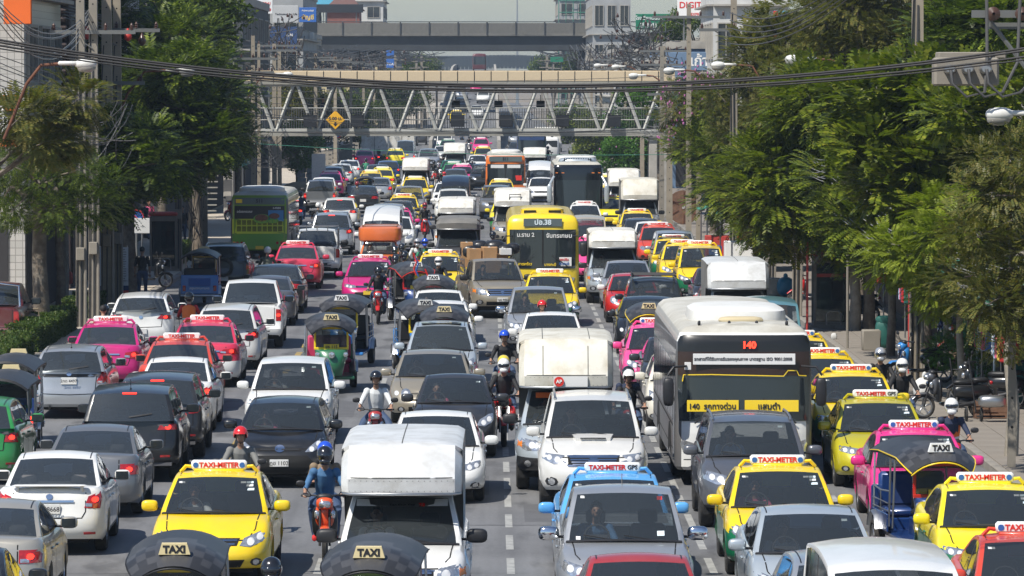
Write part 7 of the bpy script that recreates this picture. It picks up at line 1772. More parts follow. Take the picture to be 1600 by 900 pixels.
tree_px(0, 12.5, 44, 1260, 170, 2.0, 2.0, 16, 'fine', 'leaf_olive', 'olive tree between the right street lamps and the pole', trunk_r=.16, seed=44, csize=1.1)
tree_px(0, 12.2, 37, 1180, 180, 2.2, 2.2, 16, 'fine', 'leaf_olive', 'dull olive crown above the green tree at the right taxis', trunk_r=.16, seed=45, csize=1.1)
tree_px(0, 11.2, 47, 1225, 340, 1.3, .8, 8, 'pinnate', 'leaf_green', 'low green branches over the big blue bag', trunk_r=.14, seed=46)
tree_px(0, -13.4, 50, 200, 240, 1.3, 1.6, 8, 'pinnate', 'leaf_dark', 'dark foliage right behind the tan left poles', trunk_r=.15, seed=47)
tree_px(0, -10.5, 9.5, 655, 104, 3.2, 1.6, 9, 'far', 'leaf_dark', 'hazy dark trees below the overpass left of the red bus', trunk_r=.3, seed=51, csize=1.8)
tree_px(0, 11.0, 9.2, 860, 104, 2.6, 1.4, 7, 'far', 'leaf_dark', 'hazy dark trees below the overpass right of the red bus', trunk_r=.3, seed=52, csize=1.8)
def hedge(x0, x1, y0, y1, h, label):
 rng = random.Random(5); e = empty('hedge', ((x0+x1)/2, (y0+y1)/2, .13)); tag(e, label, 'hedge'); w, l = x1-x0, y1-y0
 mb = MB(); mb.box((0,0,h*.45), (w-.16,l-.16,h*.86), 0, .05); put('core', mb.mesh('core', ['leaf_hedge'], 0), e)
 vs, fs = [], []
 for k in range(int((w*l+2*l*h+w*h)*520)):
  s = rng.random()*(w*l+l*h+w*h)
  if s < w*l: p = Vector((rng.uniform(-w/2,w/2), rng.uniform(-l/2,l/2), h-.05))
  elif s < w*l+l*h: p = Vector((w/2-.06, rng.uniform(-l/2,l/2), rng.uniform(0,h)))
  else: p = Vector((rng.uniform(-w/2,w/2), -l/2+.06, rng.uniform(0,h)))
  p.z += .05*sin(p.y*2.1)+.03*sin(p.y*5+p.x*4); f, s_, n = frame(Vector((rng.gauss(0,1), rng.gauss(0,1), rng.gauss(.6,1)))); L = rng.uniform(.05,.10); o = len(vs); vs += [p, p+f*L*.5+s_*L*.3, p+f*L, p+f*L*.5-s_*L*.3]; fs += [(o,o+1,o+2),(o,o+2,o+3)]
 me = bpy.data.meshes.new('hedge_leaves'); me.from_pydata([tuple(v) for v in vs], [], fs); me.materials.append(MATS['leaf_hedge']); o = put('leaves', me, e); o['kind'] = 'stuff'
hedge(-13.7, -11.95, 113, 121.5, .62, 'near clipped green hedge along the left kerb'); hedge(-12.9, -11.95, 122.5, 134, .72, 'clipped green hedge between the thick trunk and the concrete poles')
hedge(-13.0, -12.1, 140, 146, .6, 'short dark hedge behind the left poles'); hedge(-12.9, -12.0, 176, 186, .8, 'dark hedge behind the striped box pole')
# traffic. numbers are pixels of the roof crest in the photograph
G_IN, G_OUT = 'cars queuing towards the camera', 'cars driving away on the left lanes'
GT, GX = 'box-backed pickups', 'yellow and coloured taxis'
def F(kind, px, py, ca, label, cat='car', name='car', cb=None, group=G_IN, **k): return car(kind, px, py, 'F', ca, cb, label, cat, group, name, **k)
def B(kind, px, py, ca, label, cat='car', name='car', cb=None, group=G_OUT, tail=True, **k): return car(kind, px, py, 'R', ca, cb, label, cat, group, name, tail=tail, **k)
def TX(px, py, ca, label, cb=None, kind='corolla', head='F', gps=False, **k):
 return car(kind, px, py, head, ca, cb, label, 'taxi', GX, 'taxi', sign=True, gps=gps, tail=(head == 'R'), plate='y', **k)
def pl(s, y, z, sz=.085): return (s, sz, 'ink', (0, y, z), FACE)
def plr(s, y, z, sz=.10): return (s, sz, 'ink', (0, y, z), (pi/2, 0, pi))
def stick(e, S, p, spots):
 A, Bq = S['prof'][0], S['prof'][1]; zb = interp(S['top'], 0); wb = S['W']/2-.09; wr = S['W']/2-S.get('tum',.26)
 W_ = lambda z: wb+(wr-wb)*max(0,min(1,(z-zb)/(S['H']-zb)))**1.15
 for (x, t, w, h, m) in spots:
  q = sticker(S, W_, None, x, t, w, h, m, 'st'); o = put('sticker', q.me, e)
TAXI_ST = [(.50,.90,.10,.07,'sticker'),(.50,.80,.10,.07,'plate_white'),(.52,.68,.10,.07,'sticker'),(.40,.90,.08,.06,'plate_white'),(-.52,.90,.09,.06,'plate_white')]
CAR_ST = [(.46,.90,.08,.07,'sticker')]
txs = lambda e, S, p: stick(e, S, p, TAXI_ST)
cst = lambda e, S, p: stick(e, S, p, CAR_ST)
# ---- left lanes, driving away
B('vios',-70,857,'black','black car cut by the bottom left corner of the picture')
B('oldsedan',-8,783,'champagne','beige old sedan at the lower left edge with yellow reflections on its flank')
B('vios',90,707,'white','white sedan with boot spoiler and plate ending 8668',text=[plr('วฐ 8668',2.19,.74)])
B('oldsedan',152,665,'midgrey','dusty grey sedan between the spoilered white sedan and the black crossover')
B('cx5',207,602,'black','large black crossover with brake lights lit behind the grey sedan')
B('hrv',250,583,'darkgrey','dark SUV just ahead of the large black crossover')
B('vios',279,559,'white','white sedan half hidden behind the dark SUVs')
TX(283,532,'brick','orange-red taxi seen from behind, between pink taxi and white sedan',head='R',kind='corolla')
TX(323,503,'rosered','pink over white taxi with its rear towards the camera',cb='white',head='R',kind='altis')
B('wish',358,476,'pearl','champagne estate car ahead of the pink and white taxi')
B('dmax',394,437,'white','white pickup with silver side steps and lit rear lamps',cat='pickup',name='pickup_truck')
B('oldsedan',420,431,'grey','grey sedan to the right of the white pickup')
B('camry',433,413,'black','black saloon behind the red-pink taxi on the left lanes',tail=False)
TX(465,383,'rosered','red-pink taxi seen from behind beside the flatbed truck',head='R',kind='corolla')
B('suv',519,332,'silver','silver high wagon with red lamps ahead of the flatbed truck',cat='SUV')
B('benzsuv',532,309,'white','white crossover with red lamps next to the white-helmeted rider')
B('camry',568,290,'black','black saloon with chrome strip in front of the roofed tuk-tuk',tail=False)
B('pickup',501,281,'midgrey','grey pickup with barred rear window and brake lamps lit',cat='pickup',name='pickup_truck')
B('vios',506,277,'white','small white car squeezed beyond the barred grey pickup')
TX(517,270,'pink','pink taxi beyond the barred grey pickup',head='R')
B('suv',519,260,'silver','silver SUV beyond the pink taxi in the far left queue')
B('mazda3',533,255.5,'white','white hatchback ahead of the silver SUV')
B('altis',546,250,'white','white sedan at the head of the far left queue')
B('vios',592,277,'silver','silver sedan right of the roofed tuk-tuk')
TX(580,269,'yellow','yellow taxi just beyond the roofed tuk-tuk',head='R',cb='taxigreen')
TX(598,264,'lemon','lemon yellow taxi beside the dark pickup',head='R')
B('pickup',590,257,'darkgrey','dark pickup with closed bed in the far left lanes',cat='pickup',name='pickup_truck')
B('hrv',606,251,'navy','dark blue car right of the dark pickup')
TX(570,234.7,'pink','pink taxi near the construction fence far down the left',head='R')
TX(579,229,'yellow','yellow taxi partly behind the far pink taxi',head='R',cb='taxigreen')
TX(618,234,'lemon','yellow and green taxi alone in the far left lane',head='R',cb='taxigreen')
B('pickup',584,220.5,'skyblue','light blue pickup far down the left lanes',cat='pickup',name='pickup_truck')
B('altis',626,227.5,'white','white car with reddish roof beside the silver van'); B('bigvan',634,219,'silver','silver van in the far left lanes',cat='van',name='van')
B('vios',601,223.5,'silver','silver car beyond the far riders'); B('suv',613,217,'white','white SUV far away by the white box truck')
B('mazda3',224,458,'white','white hatchback with dark rear window next to the vested rider',plate='w')
TX(172,505,'magenta','magenta taxi with number written on its rear window, third lane from right',head='R',kind='corolla')
B('jazz',114,540,'silver','silver hatchback with plate 4497 at the left',text=[plr('2กด 4497',1.99,.84,.09)],tail=False)
B('swift',-33,622,'green','green hatchback cut by the left edge')
B('oldsuv',352,380,'black','black SUV with spare wheel on its tailgate, parked before the green bus',tail=False,
  extra=lambda e,S,p: put('spare_wheel', wheel_part(.34,.2,1)(0,0).me, e, (0,2.25,.95), (0,0,pi/2)))
B('pickup',-6,441,'maroon','dark maroon pickup with roll bar parked behind the leaning trunk',cat='pickup',name='pickup_truck',tail=False,
  extra=lambda e,S,p: put('roll_bar', (lambda mb: (mb.tube([(-.75,.75,1.0),(-.7,.7,1.72),(0,.7,1.80),(.7,.7,1.72),(.75,.75,1.0)],.035,8), mb.mesh('rollbar',['chrome'],60))[1])(MB()), e))
def cage(e, S, p):
 mb = MB()
 for s in (-1,1):
  for z in (1.35,1.6,1.85): mb.tube([(s*.82,.45,z),(s*.82,2.5,z-.0)], .02, 5)
  for y in (.45,1.1,1.8,2.5): mb.tube([(s*.82,y,1.1),(s*.82,y,1.85)], .02, 5)
 for z in (1.35,1.6,1.9): mb.tube([(-.82,.42,z),(.82,.42,z)], .025, 5)
 for x in (-.4,0,.4): mb.tube([(x,.42,1.1),(x,.42,1.9)], .02, 5)
 put('cage', mb.mesh('cage', ['steel'], 60), e)
 b = MB(); b.sup((-.2,1.6,1.15), (.45,.5,.22), .8, 10, 6); put('sacks', b.mesh('sacks', ['vinyl_black'], 50), e); b = MB(); b.sup((.35,1.5,1.2), (.4,.4,.18), .6, 8, 5); put('load', b.mesh('load', ['boxside'], 20), e)
B('pickup',496,357,'white','white flatbed truck with a pipe cage and dark sacks on its bed',cat='truck',name='flatbed_truck',tail=False,extra=cage)
# ---- oncoming, left column (next to the divider)
TX(342,736,'yellow','all-yellow taxi at the lower left behind the large checkered canopy',kind='corolla',extra=txs)
F('fiesta',447,620,'black','black hatchback with plate 1102 beside the yellow taxi',text=None,extra=lambda e,S,p:(cst(e,S,p), put('lettering', text_mesh('ฎฮ 1102',.10,'ink',.002), e, (0,-2.175,.47), FACE)))
F('hrv',459,558,'white','white crossover behind the black hatchback',extra=cst)
F('pickup',630,768,'white','white pickup with a tall silver box canopy and number 23 on the screen',cat='box truck',name='box_pickup',group=GT,box=dict(zt=2.47,wbox=1.64),extra=lambda e,S,p:(ws_strip(e,S,.80,.98,-.62,.62,'plate_white'), put('lettering', text_mesh('23',.085,'sign_red',.004), e, (.27,-.895,1.635), (radians(40),0,0)), put('lettering', text_mesh('Tien Khun Kitti',.055,'ink',.001), e, (-.0,-.90,1.635), (radians(40),0,0))))
F('civic',682,643,'white','white sedan partly hidden behind the large white box pickup')
F('mirage',711,585,'darkgrey','dark grey compact sedan beside the red motorbike',extra=cst)
F('benz',677,547,'gold','gold saloon with twin round headlights',extra=cst)
F('wish',690,502,'paleblue','pale silver estate with a dark sunroof',extra=lambda e,S,p:(cst(e,S,p), put('sunroof', (lambda mb:(mb.box((0,-.15,1.603),(.95,.55,.012),0,.005), mb.mesh('sunroof',['glass_solid'],0))[1])(MB()), e)))
F('altis',690,470,'white','white sedan behind the two lower checkered canopies')
F('vios',686,453,'white','second white sedan, farther behind the checkered canopies')
TX(579,405,'magenta','magenta taxi facing the camera beside the red scooter',kind='altis',extra=txs)
TX(688,397,'yellow','yellow and green taxi behind the white-helmeted rider in black',cb='taxigreen',kind='corolla',extra=txs)
F('bigvan',598,322,'white','white van behind the orange minibus truck',cat='van',name='van')
F('vios',619,338,'white','white car tucked right of the orange minibus truck')
TX(619,328,'pink','pink taxi squeezed behind the white van'); F('innova',607,318,'silver','silver people carrier behind the white van roof')
F('mazda3',622,313,'darkgrey','dark grey car in front of the small yellow taxi'); TX(631,307,'yellow','yellow taxi in front of the silver pickup in the middle distance')
F('pickup',639,290.7,'silver','silver pickup before the round-edged white box truck',cat='pickup',name='pickup_truck')
TX(649,279,'yellow','yellow taxi with yellow mirrors between two silver pickups')
F('pickup',650,267,'white','white box pickup with two rivets on its rounded canopy, middle distance',cat='box truck',name='box_pickup',group=GT,box=dict(zt=2.55,wbox=1.66,m='boxwhite'))
F('suv',670,232,'silver','silver SUV far away left of the small box truck'); F('altis',692,227.5,'white','white car far away left of the small box truck')
F('pickup',711,241,'white','small distant white box truck with dark sign on its front',cat='box truck',name='box_pickup',group=GT,box=dict(zt=2.6,wbox=1.7,m='boxwhite'))
F('camry',706,250,'taxigreen','dark green car under the distant box truck'); TX(709,255.5,'green','green taxi in the far queue under the box truck')
TX(722,259,'pink','pink and white taxi in the far queue',cb='white'); F('wish',712,263.5,'grey','grey car in the far queue behind the black van')
F('bigvan',712,274,'black','black van in the middle distance queue',cat='van',name='van'); F('altis',700,285,'white','white sedan with amber lamp left of the white SUV'); F('suv',708,295,'white','white SUV with dark windscreen before the white box canopy')
F('pickup',714,334,'white','white box pickup with a plain bright canopy in the middle lane',cat='box truck',name='box_pickup',group=GT,box=dict(zt=2.42,wbox=1.58,m='boxwhite',over=1))
F('pickup',716,359,'grey','dark grey pickup with a black visor-like canopy',cat='box truck',name='box_pickup',group=GT,box=dict(zt=2.22,wbox=1.62,m='boxgrey'),extra=cst)
def crates(e, S, p):
 mb = MB()
 for s in (-1,1):
  for z in (1.3,1.5,1.7): mb.tube([(s*.80,.75,z),(s*.80,2.4,z)], .018, 5)
  for y in (.75,1.3,1.85,2.4): mb.tube([(s*.80,y,1.1),(s*.80,y,1.75)], .018, 5)
 put('side_rack', mb.mesh('rack', ['steel'], 60), e)
F('pickup',769,404,'gold','gold pickup loaded with cartons and black bags',rz=.13,cat='pickup',name='pickup_truck',extra=lambda e,S,p:(cst(e,S,p),crates(e,S,p)),text=[('ฒอ 4485',.085,'ink',(0,-2.63,.60),FACE)])
F('dmax',841,448,'silver','silver pickup-based SUV behind the man in the red helmet',cat='SUV',extra=cst)
F('civic',861,488,'white','white sedan hidden behind the cream sheet box pickup')
TX(859,428,'yellow','yellow and green taxi directly below the yellow bus',cb='taxigreen',kind='corolla',extra=txs)
F('pickup',884,604,'paleblue','silver pickup with a cream patched sheet-metal box and red AP sign',cat='box truck',name='box_pickup',group=GT,cb='darkgrey',box=dict(zt=2.68,wbox=1.72,m='sheet_old',stripe=True),
  extra=lambda e,S,p: [put(n, me, e, l) for n, me, l in ((lambda q:[('sign_plate', q[0], (0,-1.40,1.93)),('logo', q[1], (-.13,-1.44,1.93))])((lambda a,b:(a.box((.08,0,0),(.62,.02,.19)) and a.mesh('sp',['plate_white'],0), b.lathe([(-.004,.001),(-.004,.09),(.004,.09)],18,0,'y') and b.mesh('lg',['sign_red'],0)))(MB(),MB())))] + [put('lettering', text_mesh('AP',.09,'sign_white',.003), e, (-.13,-1.452,1.93), FACE), put('banner', (lambda b:(b.box((0,0,0),(1.10,.01,.11)), b.mesh('bn',['bank_orange'],0))[1])(MB()), e, (0,-1.02,1.655), (radians(-35),0,0))])
F('fortuner',923,613,'pearl','big white SUV with a bonnet scoop and chrome grille',cat='SUV',extra=cst)
TX(957,740,'skyblue','sky blue taxi behind the silver pickup at the bottom',gps=True,kind='altis',extra=txs)
F('dmax',972,760,'silver','silver double-cab pickup at the bottom centre with chrome mirrors',cat='pickup',name='pickup_truck',extra=lambda e,S,p: stick(e,S,p,[(.50,.96,.07,.09,'sign_red'),(.50,.22,.10,.09,'sticker'),(-.55,.97,.06,.06,'plate_white'),(-.62,.12,.06,.06,'plate_white')]))
F('vios',998,868,'darkred','red car cut by the bottom edge below the silver pickup')
TX(1027,507,'brightpink','bright pink taxi partly behind the left side of bus 140',kind='corolla',extra=txs)
F('vios',1055,526,'darkgrey','dark sedan mostly hidden by bus 140'); F('jazz',1067,551,'cream','cream car nearly hidden behind the flank of bus 140')
F('benz',1012,463,'black','black saloon behind the canopy with gold trim')
F('oldsuv',1020,433,'black','black SUV with a roof rack above the black saloon',cat='SUV',extra=lambda e,S,p: put('roof_rack', (lambda mb:([mb.tube([(-.62,y,1.83),(.62,y,1.83)],.02,5) for y in (-.5,-.2,.1,.4,.7,1.0)], [mb.tube([(s*.62,-.6,1.80),(s*.62,1.1,1.80)],.03,5) for s in (-1,1)], [mb.tube([(s*.62,-.6,1.88),(s*.62,1.1,1.88)],.02,5) for s in (-1,1)], mb.mesh('rack',['black_plastic'],60))[-1])(MB()), e))
F('mini',986,427,'red','small red hatchback with a white roof and round lamps',cc='white',extra=cst)
F('altis',979,407,'silver','silver sedan behind the small red hatchback')
F('pickup',957,388,'paleblue','pale silver pickup with a white angular box canopy, right of the yellow bus',cat='box truck',name='box_pickup',group=GT,cb='silver',box=dict(zt=2.38,wbox=1.62,m='boxwhite'),mir=None)
TX(920,349.5,'rosered','red-pink taxi between the yellow bus and the box pickup'); TX(929,373,'brightpink','bright pink taxi squeezed against the yellow bus')
F('hiace',916,337,'beige','tan van with brown screen behind the red-pink taxi',cat='van',name='van'); TX(913,319,'white','white over green taxi in front of the black coach',cb='green')
TX(951,275,'yellow','far yellow taxi right of the black coach, highest of three'); TX(950,291,'yellow','middle of three yellow taxis right of the black coach'); TX(951,309,'lemon','lowest of three yellow taxis right of the black coach')
F('pickup',975,292,'white','white box pickup behind the dusty box truck at right',cat='box truck',name='box_pickup',group=GT,box=dict(zt=2.7,wbox=1.7,m='boxwhite'))
F('pickup',999,313,'silver','pickup with a dusty rivetted grey-white box, right of the coach',cat='box truck',name='box_pickup',group=GT,box=dict(zt=2.78,wbox=1.78,m='sheet_old'))
TX(995,331,'yellow','yellow taxi under the dusty box truck'); F('mazda3',1001,340.5,'darkgrey','dark hatchback in front of the yellow taxi under the dusty box truck')
F('altis',1019,346,'white','white sedan behind the red-orange taxi'); TX(1028,353,'brick','red-orange taxi beside the silver people carrier')
F('innova',1052,360,'silver','silver people carrier above the three yellow taxis at right',cat='van',name='van')
TX(1052,373,'yellow','yellow and green taxi left of the yellow pair at right',cb='taxigreen',extra=txs); TX(1066,381,'yellow','all-yellow taxi between two yellow and green taxis at right',extra=txs)
TX(1093,383,'yellow','tall yellow and green taxi in front at the right kerb',cb='taxigreen',kind='innova',extra=txs)
F('vios',1120,418,'darkgrey','dark sedan left of the white and silver box pickup'); TX(1133,440,'brick','orange-red taxi mostly hidden by the silver box pickup')
F('pickup',1151,452,'white','white pickup with a tall silver box patched with tan tape',cat='box truck',name='box_pickup',group=GT,box=dict(zt=2.54,wbox=1.66))
F('hiace',1195,466,'teal','teal van showing only its roof behind bus 140',cat='van',name='van')
TX(1245,527,'yellow','farthest yellow taxi in the column right of bus 140',extra=txs); TX(1283,555,'yellow','second yellow taxi in the column right of bus 140',cb='taxigreen',extra=txs,gps=False)
TX(1330,582,'yellow','third yellow taxi in the column right of bus 140, green below',cb='taxigreen',kind='altis',extra=txs)
TX(1368,623,'olive','olive yellow taxi ahead of the pink taxi at right',gps=True,kind='altis',extra=txs)
F('captiva',1170,645,'grey','dark grey SUV in front of bus 140',cat='SUV',extra=cst)
TX(1215,728,'yellow','yellow and green taxi below the dark grey SUV',cb='taxigreen',kind='corolla',extra=txs)
F('camry',1262,792,'paleblue','silver-grey saloon below the yellow and green taxi at bottom right',extra=cst)
F('hiace',1378,858,'white','white-edged grey van roof at the bottom right',cat='van',name='van'); F('fiesta',1314,864,'silver','silver hatchback between the silver-grey saloon and the van roof')
TX(1428,672,'pink','pink taxi behind the open tuk-tuk at right',kind='corolla',extra=txs)
TX(1540,756,'lemon','yellow over green taxi at the lower right edge',cb='taxigreen',kind='altis',extra=txs); TX(1607,836,'brick','orange taxi cut by the bottom right corner',kind='corolla',extra=txs)
F('suv',776,289,'midgrey','grey SUV under the orange bus'); TX(783,283,'yellow','yellow taxi directly below the orange bus')
TX(793,313,'lemon','yellow and green taxi mostly behind the framed white box pickup',cb='green'); F('pickup',801,323,'champagne','champagne pickup with a white box carrying a black square frame',cat='box truck',name='box_pickup',group=GT,box=dict(zt=2.55,wbox=1.66,m='boxwhite'),
  extra=lambda e,S,p: put('black_frame', (lambda mb:(mb.tube([(-.25,0,-.18),(.25,0,-.18),(.25,.03,.18),(-.25,.03,.18),(-.25,0,-.18)],.025,5), mb.mesh('fr',['black_plastic'],60))[1])(MB()), e, (.1,-1.33,2.16)))
F('suv',755,255.5,'black','black SUV left of the orange bus'); F('vios',746,242,'white','white car beyond the black SUV left of the orange bus'); F('mazda3',759,241,'brick','red-orange car touching the corner of the orange bus')
TX(755,230.5,'yellow','yellow taxi below the distant pink taxi'); TX(752,216.5,'pink','pink taxi at the foot of the flyover ramp'); F('suv',749,202,'darkgrey','dark SUV coming down the foot of the ramp')
F('bigvan',695,201.5,'white','white van coming off the ramp on the left side',cat='van',name='van'); TX(700,219,'taxigreen','green taxi with white roof sign near the ramp');
F('pickup',836,247,'white','white box truck below the distant dark blue bus',cat='box truck',name='box_pickup',group=GT,box=dict(zt=2.5,wbox=1.7,m='boxwhite')); F('camry',831,256,'silver','silver saloon below the distant box truck at right'); F('bigvan',844,251.5,'white','white van left of the black coach',cat='van',name='van'); F('vios',845,277,'white','white small car left of the coach front')
F('suv',807,203,'silver','silver SUV right of the ramp wall'); F('altis',808,222,'darkgrey','dark car right of the ramp foot'); F('pickup',864,210,'white','white pickup far down the right lane',cat='pickup',name='pickup_truck'); F('vios',872,199,'silver','silver car at the far right lane beyond the blue bus')
B('altis',641,207,'darkgrey','dark car hazy in the far left lanes')
B('suv',655,202,'darkgrey','dark SUV beside the ramp wall far left')
def ramp_car(kind, X, Y, ca, label, cat='car', head='F', sign=False):
 S = SPECS[kind]; e = empty('taxi' if sign else 'car', (X, Y, rz(Y)+.01), 0); e.rotation_euler = (-.03 if Y < 790 else 0, 0, 0); e.rotation_euler = (math.atan(.03) if Y < 780 else 0, 0, 0); tag(e, label, cat, 'traffic on the flyover ramp')
 c = paint(ca); cols = {'PA': c, 'PB': c, 'PC': c, 'PT': c}; setplate(cols, 'w', False); spawn(proto(kind), e, F_PX/Y, cols)
 if sign: spawn(PROTO.get(('sign', S['H']+.02, True, False)) or [taxi_sign(S['H'], crest(S))], e, F_PX/Y, cols)
ramp_car('corolla',-1.9,690,'pink','pink taxi on the ramp seen through the truss','taxi',sign=True); ramp_car('pickup',-.8,640,'white','white pickup on the ramp behind the signal boxes','pickup'); ramp_car('suv',-3.9,655,'silver','silver SUV on the left side of the ramp'); ramp_car('vios',-1.0,735,'white','white car high on the ramp'); ramp_car('suv',-3.6,610,'darkgrey','dark SUV low on the ramp through the truss'); ramp_car('altis',-1.6,588,'white','white sedan just behind the footbridge deck on the ramp'); ramp_car('suv',-4.2,725,'grey','grey SUV near the crest of the ramp on the left'); ramp_car('corolla',-4.0,570,'yellow','yellow taxi low on the ramp, left side','taxi',sign=True)
# ---- orange minibus truck
def songthaew(e, S, p):
 mb = MB(); mb.sup((0,.75,1.86), (.80,1.55,.30), .35, 20, 8); put('roof_canopy', mb.mesh('canopy', ['paint_songorange'], 50), e)
 mb = MB()
 for s in (-1,1):
  mb.tube([(s*.62,-.5,2.14),(s*.62,1.9,2.14)], .015, 5)
  for y in (-.4,.5,1.4): mb.tube([(s*.62,y,2.05),(s*.62,y,2.14)], .015, 5)
 for y in (-.5,.3,1.1,1.9): mb.tube([(-.62,y,2.14),(.62,y,2.14)], .015, 5)
 put('luggage_rail', mb.mesh('rail', ['rust'], 60), e)
paint('songorange')
SPECS['minitruck'] = pickup(L=4.2, W=1.56, H=1.66, cab2=False, mirsz=.9)
F('minitruck',594,373,'songorange','orange shared minibus truck with a faded roof rack',cat='minibus',name='minibus',extra=songthaew)
# ---- tuk-tuks
tuktuk(282,833,'F','taxigreen','yellow','tuk-tuk with checkered dark canopy and cream TAXI sign before the yellow taxi',rz=.03)
tuktuk(586,838,'F','navy','busgreen','tuk-tuk canopy with TAXI sign in front of the white box pickup',rz=-.03)
tuktuk(517,488,'F','taxigreen','yellow','green tuk-tuk with yellow plate 115, nearest of the pair on the left','vinyl_black','upholstery',rz=.06,sgn='sign_cream',plate='ฮธ 115')
tuktuk(541,459,'F','blue','yellow','blue tuk-tuk right behind the green one',rz=-.06,sgn='sign_white')
tuktuk(659,466,'F','blue','yellow','blue tuk-tuk with yellow screen frame, left of the canopy above the estate',rz=.1,sgn='ac_white'); tuktuk(695,476,'F','navy','red','tuk-tuk canopy with tan TAXI sign right above the pale silver estate',rz=.0,sgn='sign_cream')
tuktuk(645,408,'F','navy','red','tuk-tuk with red trim beside the group of black-helmeted riders','sign_red',rz=.12,sgn='sign_white'); tuktuk(678,428,'F','blue','red','tuk-tuk left of the gold pickup with a white TAXI sign',rz=.0,sgn='sign_white')
tuktuk(1014,471,'F','red','lemon','tuk-tuk canopy with yellow edge just left of bus 140','yellow_gloss',rz=-.05)
tuktuk(1443,684,'F','navy','red','blue tuk-tuk with pink seats in front of the pink taxi at right','yellow_gloss','navy',rz=.10,sgn='sign_white',plate='สด 646')
tuktuk(570,274.5,'R','red','blue','roofed tuk-tuk with passengers ahead of the black saloon',tail=False)
tuktuk(314,390,'R','blue','yellow','parked blue tuk-tuk with a beach picture board on its back',text=None,extra=lambda e: put('lettering', text_mesh('กรุงเทพมหานคร',.10,'sign_white',.002), e, (0,1.445,.60), (pi/2,0,pi)))
tuktuk(15,556,'R','navy','taxigreen','dark tuk-tuk with red rear lamps at the left edge, farther of two',tail=True); tuktuk(2,582,'R','blue','taxigreen','dark tuk-tuk at the left edge behind the green hatchback',tail=True)
# ---- buses
P140, T = make_bus('bus140', L=11.5, W=2.50, H=2.92, body='PA', side='PB', lean=.06)
T['fp']([(-1.18,1.20),(1.18,1.20),(1.21,1.9),(1.20,2.74),(-1.20,2.74),(-1.21,1.9)], 'glass_solid', 'windshield', .012, .2)
T['fp']([(-1.20,2.03),(1.20,2.03),(1.20,2.46),(-1.20,2.46)], 'bus_brown', 'sun_strip', .022)
mbp = MB(); ribbon(mbp, T['bv'], [(-1.12,1.92),(-1.10,2.04),(-.6,2.05),(.72,2.02),(.80,2.12),(.96,2.12),(1.0,2.03),(1.14,2.02)], 'f', .018, .055); P140.append(Part('yellow_line', mbp.mesh('yl', ['yellow_gloss'], 0), minp=30))
T['fp']([(-1.20,2.46),(1.20,2.46),(1.19,2.76),(-1.19,2.76)], 'bus_board', 'destination_board', .022)
T['slab'](1.86,.20,.012,'plate_white',0,2.33,'notice_strip',off=.07); T['txt']('รถสารที่ได้รับการรับรองคุณภาพ มาตรฐาน ISO 9001:2008',.078,'ink',-.02,2.33,.08)
T['txt']('140',.17,'led_red',.09,2.58,.07,.008);
T['slab'](.94,.21,.012,'yellow_gloss',-.57,1.48,'route_board',off=.06); T['slab'](.98,.21,.012,'yellow_gloss',.50,1.48,'route_board',off=.06)
T['txt']('140  รถทางด่วน',.135,'ink',-.58,1.47,.075); T['txt']('แสมดำ',.15,'ink',.45,1.47,.075)
T['slab'](.12,.14,.012,'plate_white',-1.02,2.20,'sticker',off=.04)
hlamps(T, [(.82,.66),(1.10,.62),(1.16,.78),(1.12,.86),(.92,.80)]); T['wipers'](1.16,((-.9,-.3),(.95,.35))); T['mirrors'](1.75,.30,(.10,.08,.26)); T['ac'](1.85,2.9,.26,-2.6)
mbp = MB(); mbp.sup((0,-4.55,2.98), (.42,.22,.07), .6, 16, 6); P140.append(Part('vent_cover', mbp.mesh('vc', ['tan_cover'], 60)))
mbp = MB()
for x in (-.8,-.25,.25,.8): mbp.sup((x,-5.25,2.96), (.03,.03,.05), .8, 8, 4)
P140.append(Part('marker_lamps', mbp.mesh('ml', ['ink'], 60), minp=40))
T['slab'](.40,.13,.02,'plate_yellow',0,.55,'number_plate',off=.02); T['slab'](1.5,.03,.01,'seam',0,.86,'panel_gap',off=.006); T['slab'](2.2,.02,.01,'seam',0,.50,'panel_gap',off=.006)
place_bus(P140, 1162, 511, 'F', 'white and grey city bus number 140 with a red LED number', {'PA': paint('white'), 'PB': M('bus_greyside'), 'PC': M('bus_roof')}, 2.90)
Py, T = make_bus('bus38', L=11, W=2.45, H=2.86, lean=.03)
T['fp']([(-1.10,1.05),(1.10,1.05),(1.12,2.36),(-1.12,2.36)], 'glass_solid', 'windshield', .012, .2); T['slab'](.05,1.30,.02,'seam',0,1.70,'screen_divider',off=.02)
T['slab'](1.30,.27,.02,'board_grey',0,2.60,'destination_board',off=.04); T['txt']('ปอ.38',.24,'sticker',0,2.60,.065,.008)
T['txt']('ม.ราม 2',.19,'plate_white',-.58,2.18,.05,.004); T['txt']('จันทรเกษม',.20,'plate_white',.55,2.15,.05,.004); T['txt']('บางกะปิ',.13,'yellow_gloss',.25,1.18,.05); T['txt']('ลาดพร้าว',.13,'yellow_gloss',-.60,1.20,.05); T['slab'](.50,.30,.012,'plate_white',.72,1.28,'price_card',off=.03); T['txt']('รถปรับ',.11,'sign_red',.72,1.35,.05); T['txt']('ม.ราม2',.12,'sign_blue',.72,1.22,.05)
hlamps(T, [(.70,.60),(1.02,.58),(1.08,.74),(.74,.78)]); T['wipers'](1.05,((-.9,-.3),(.95,.3))); T['mirrors'](1.7,.32); T['ac'](1.5,2.0,.20,-3.2,'paint_busyellow' if paint('busyellow') else 'ac_white')
for s in (-1,1):
 mbp = MB(); mbp.box((s*.42,-4.22,2.93), (.42,.03,.10), 0, .01); Py.append(Part('intake_grille', mbp.mesh('ig', ['seam'], 0), minp=20))
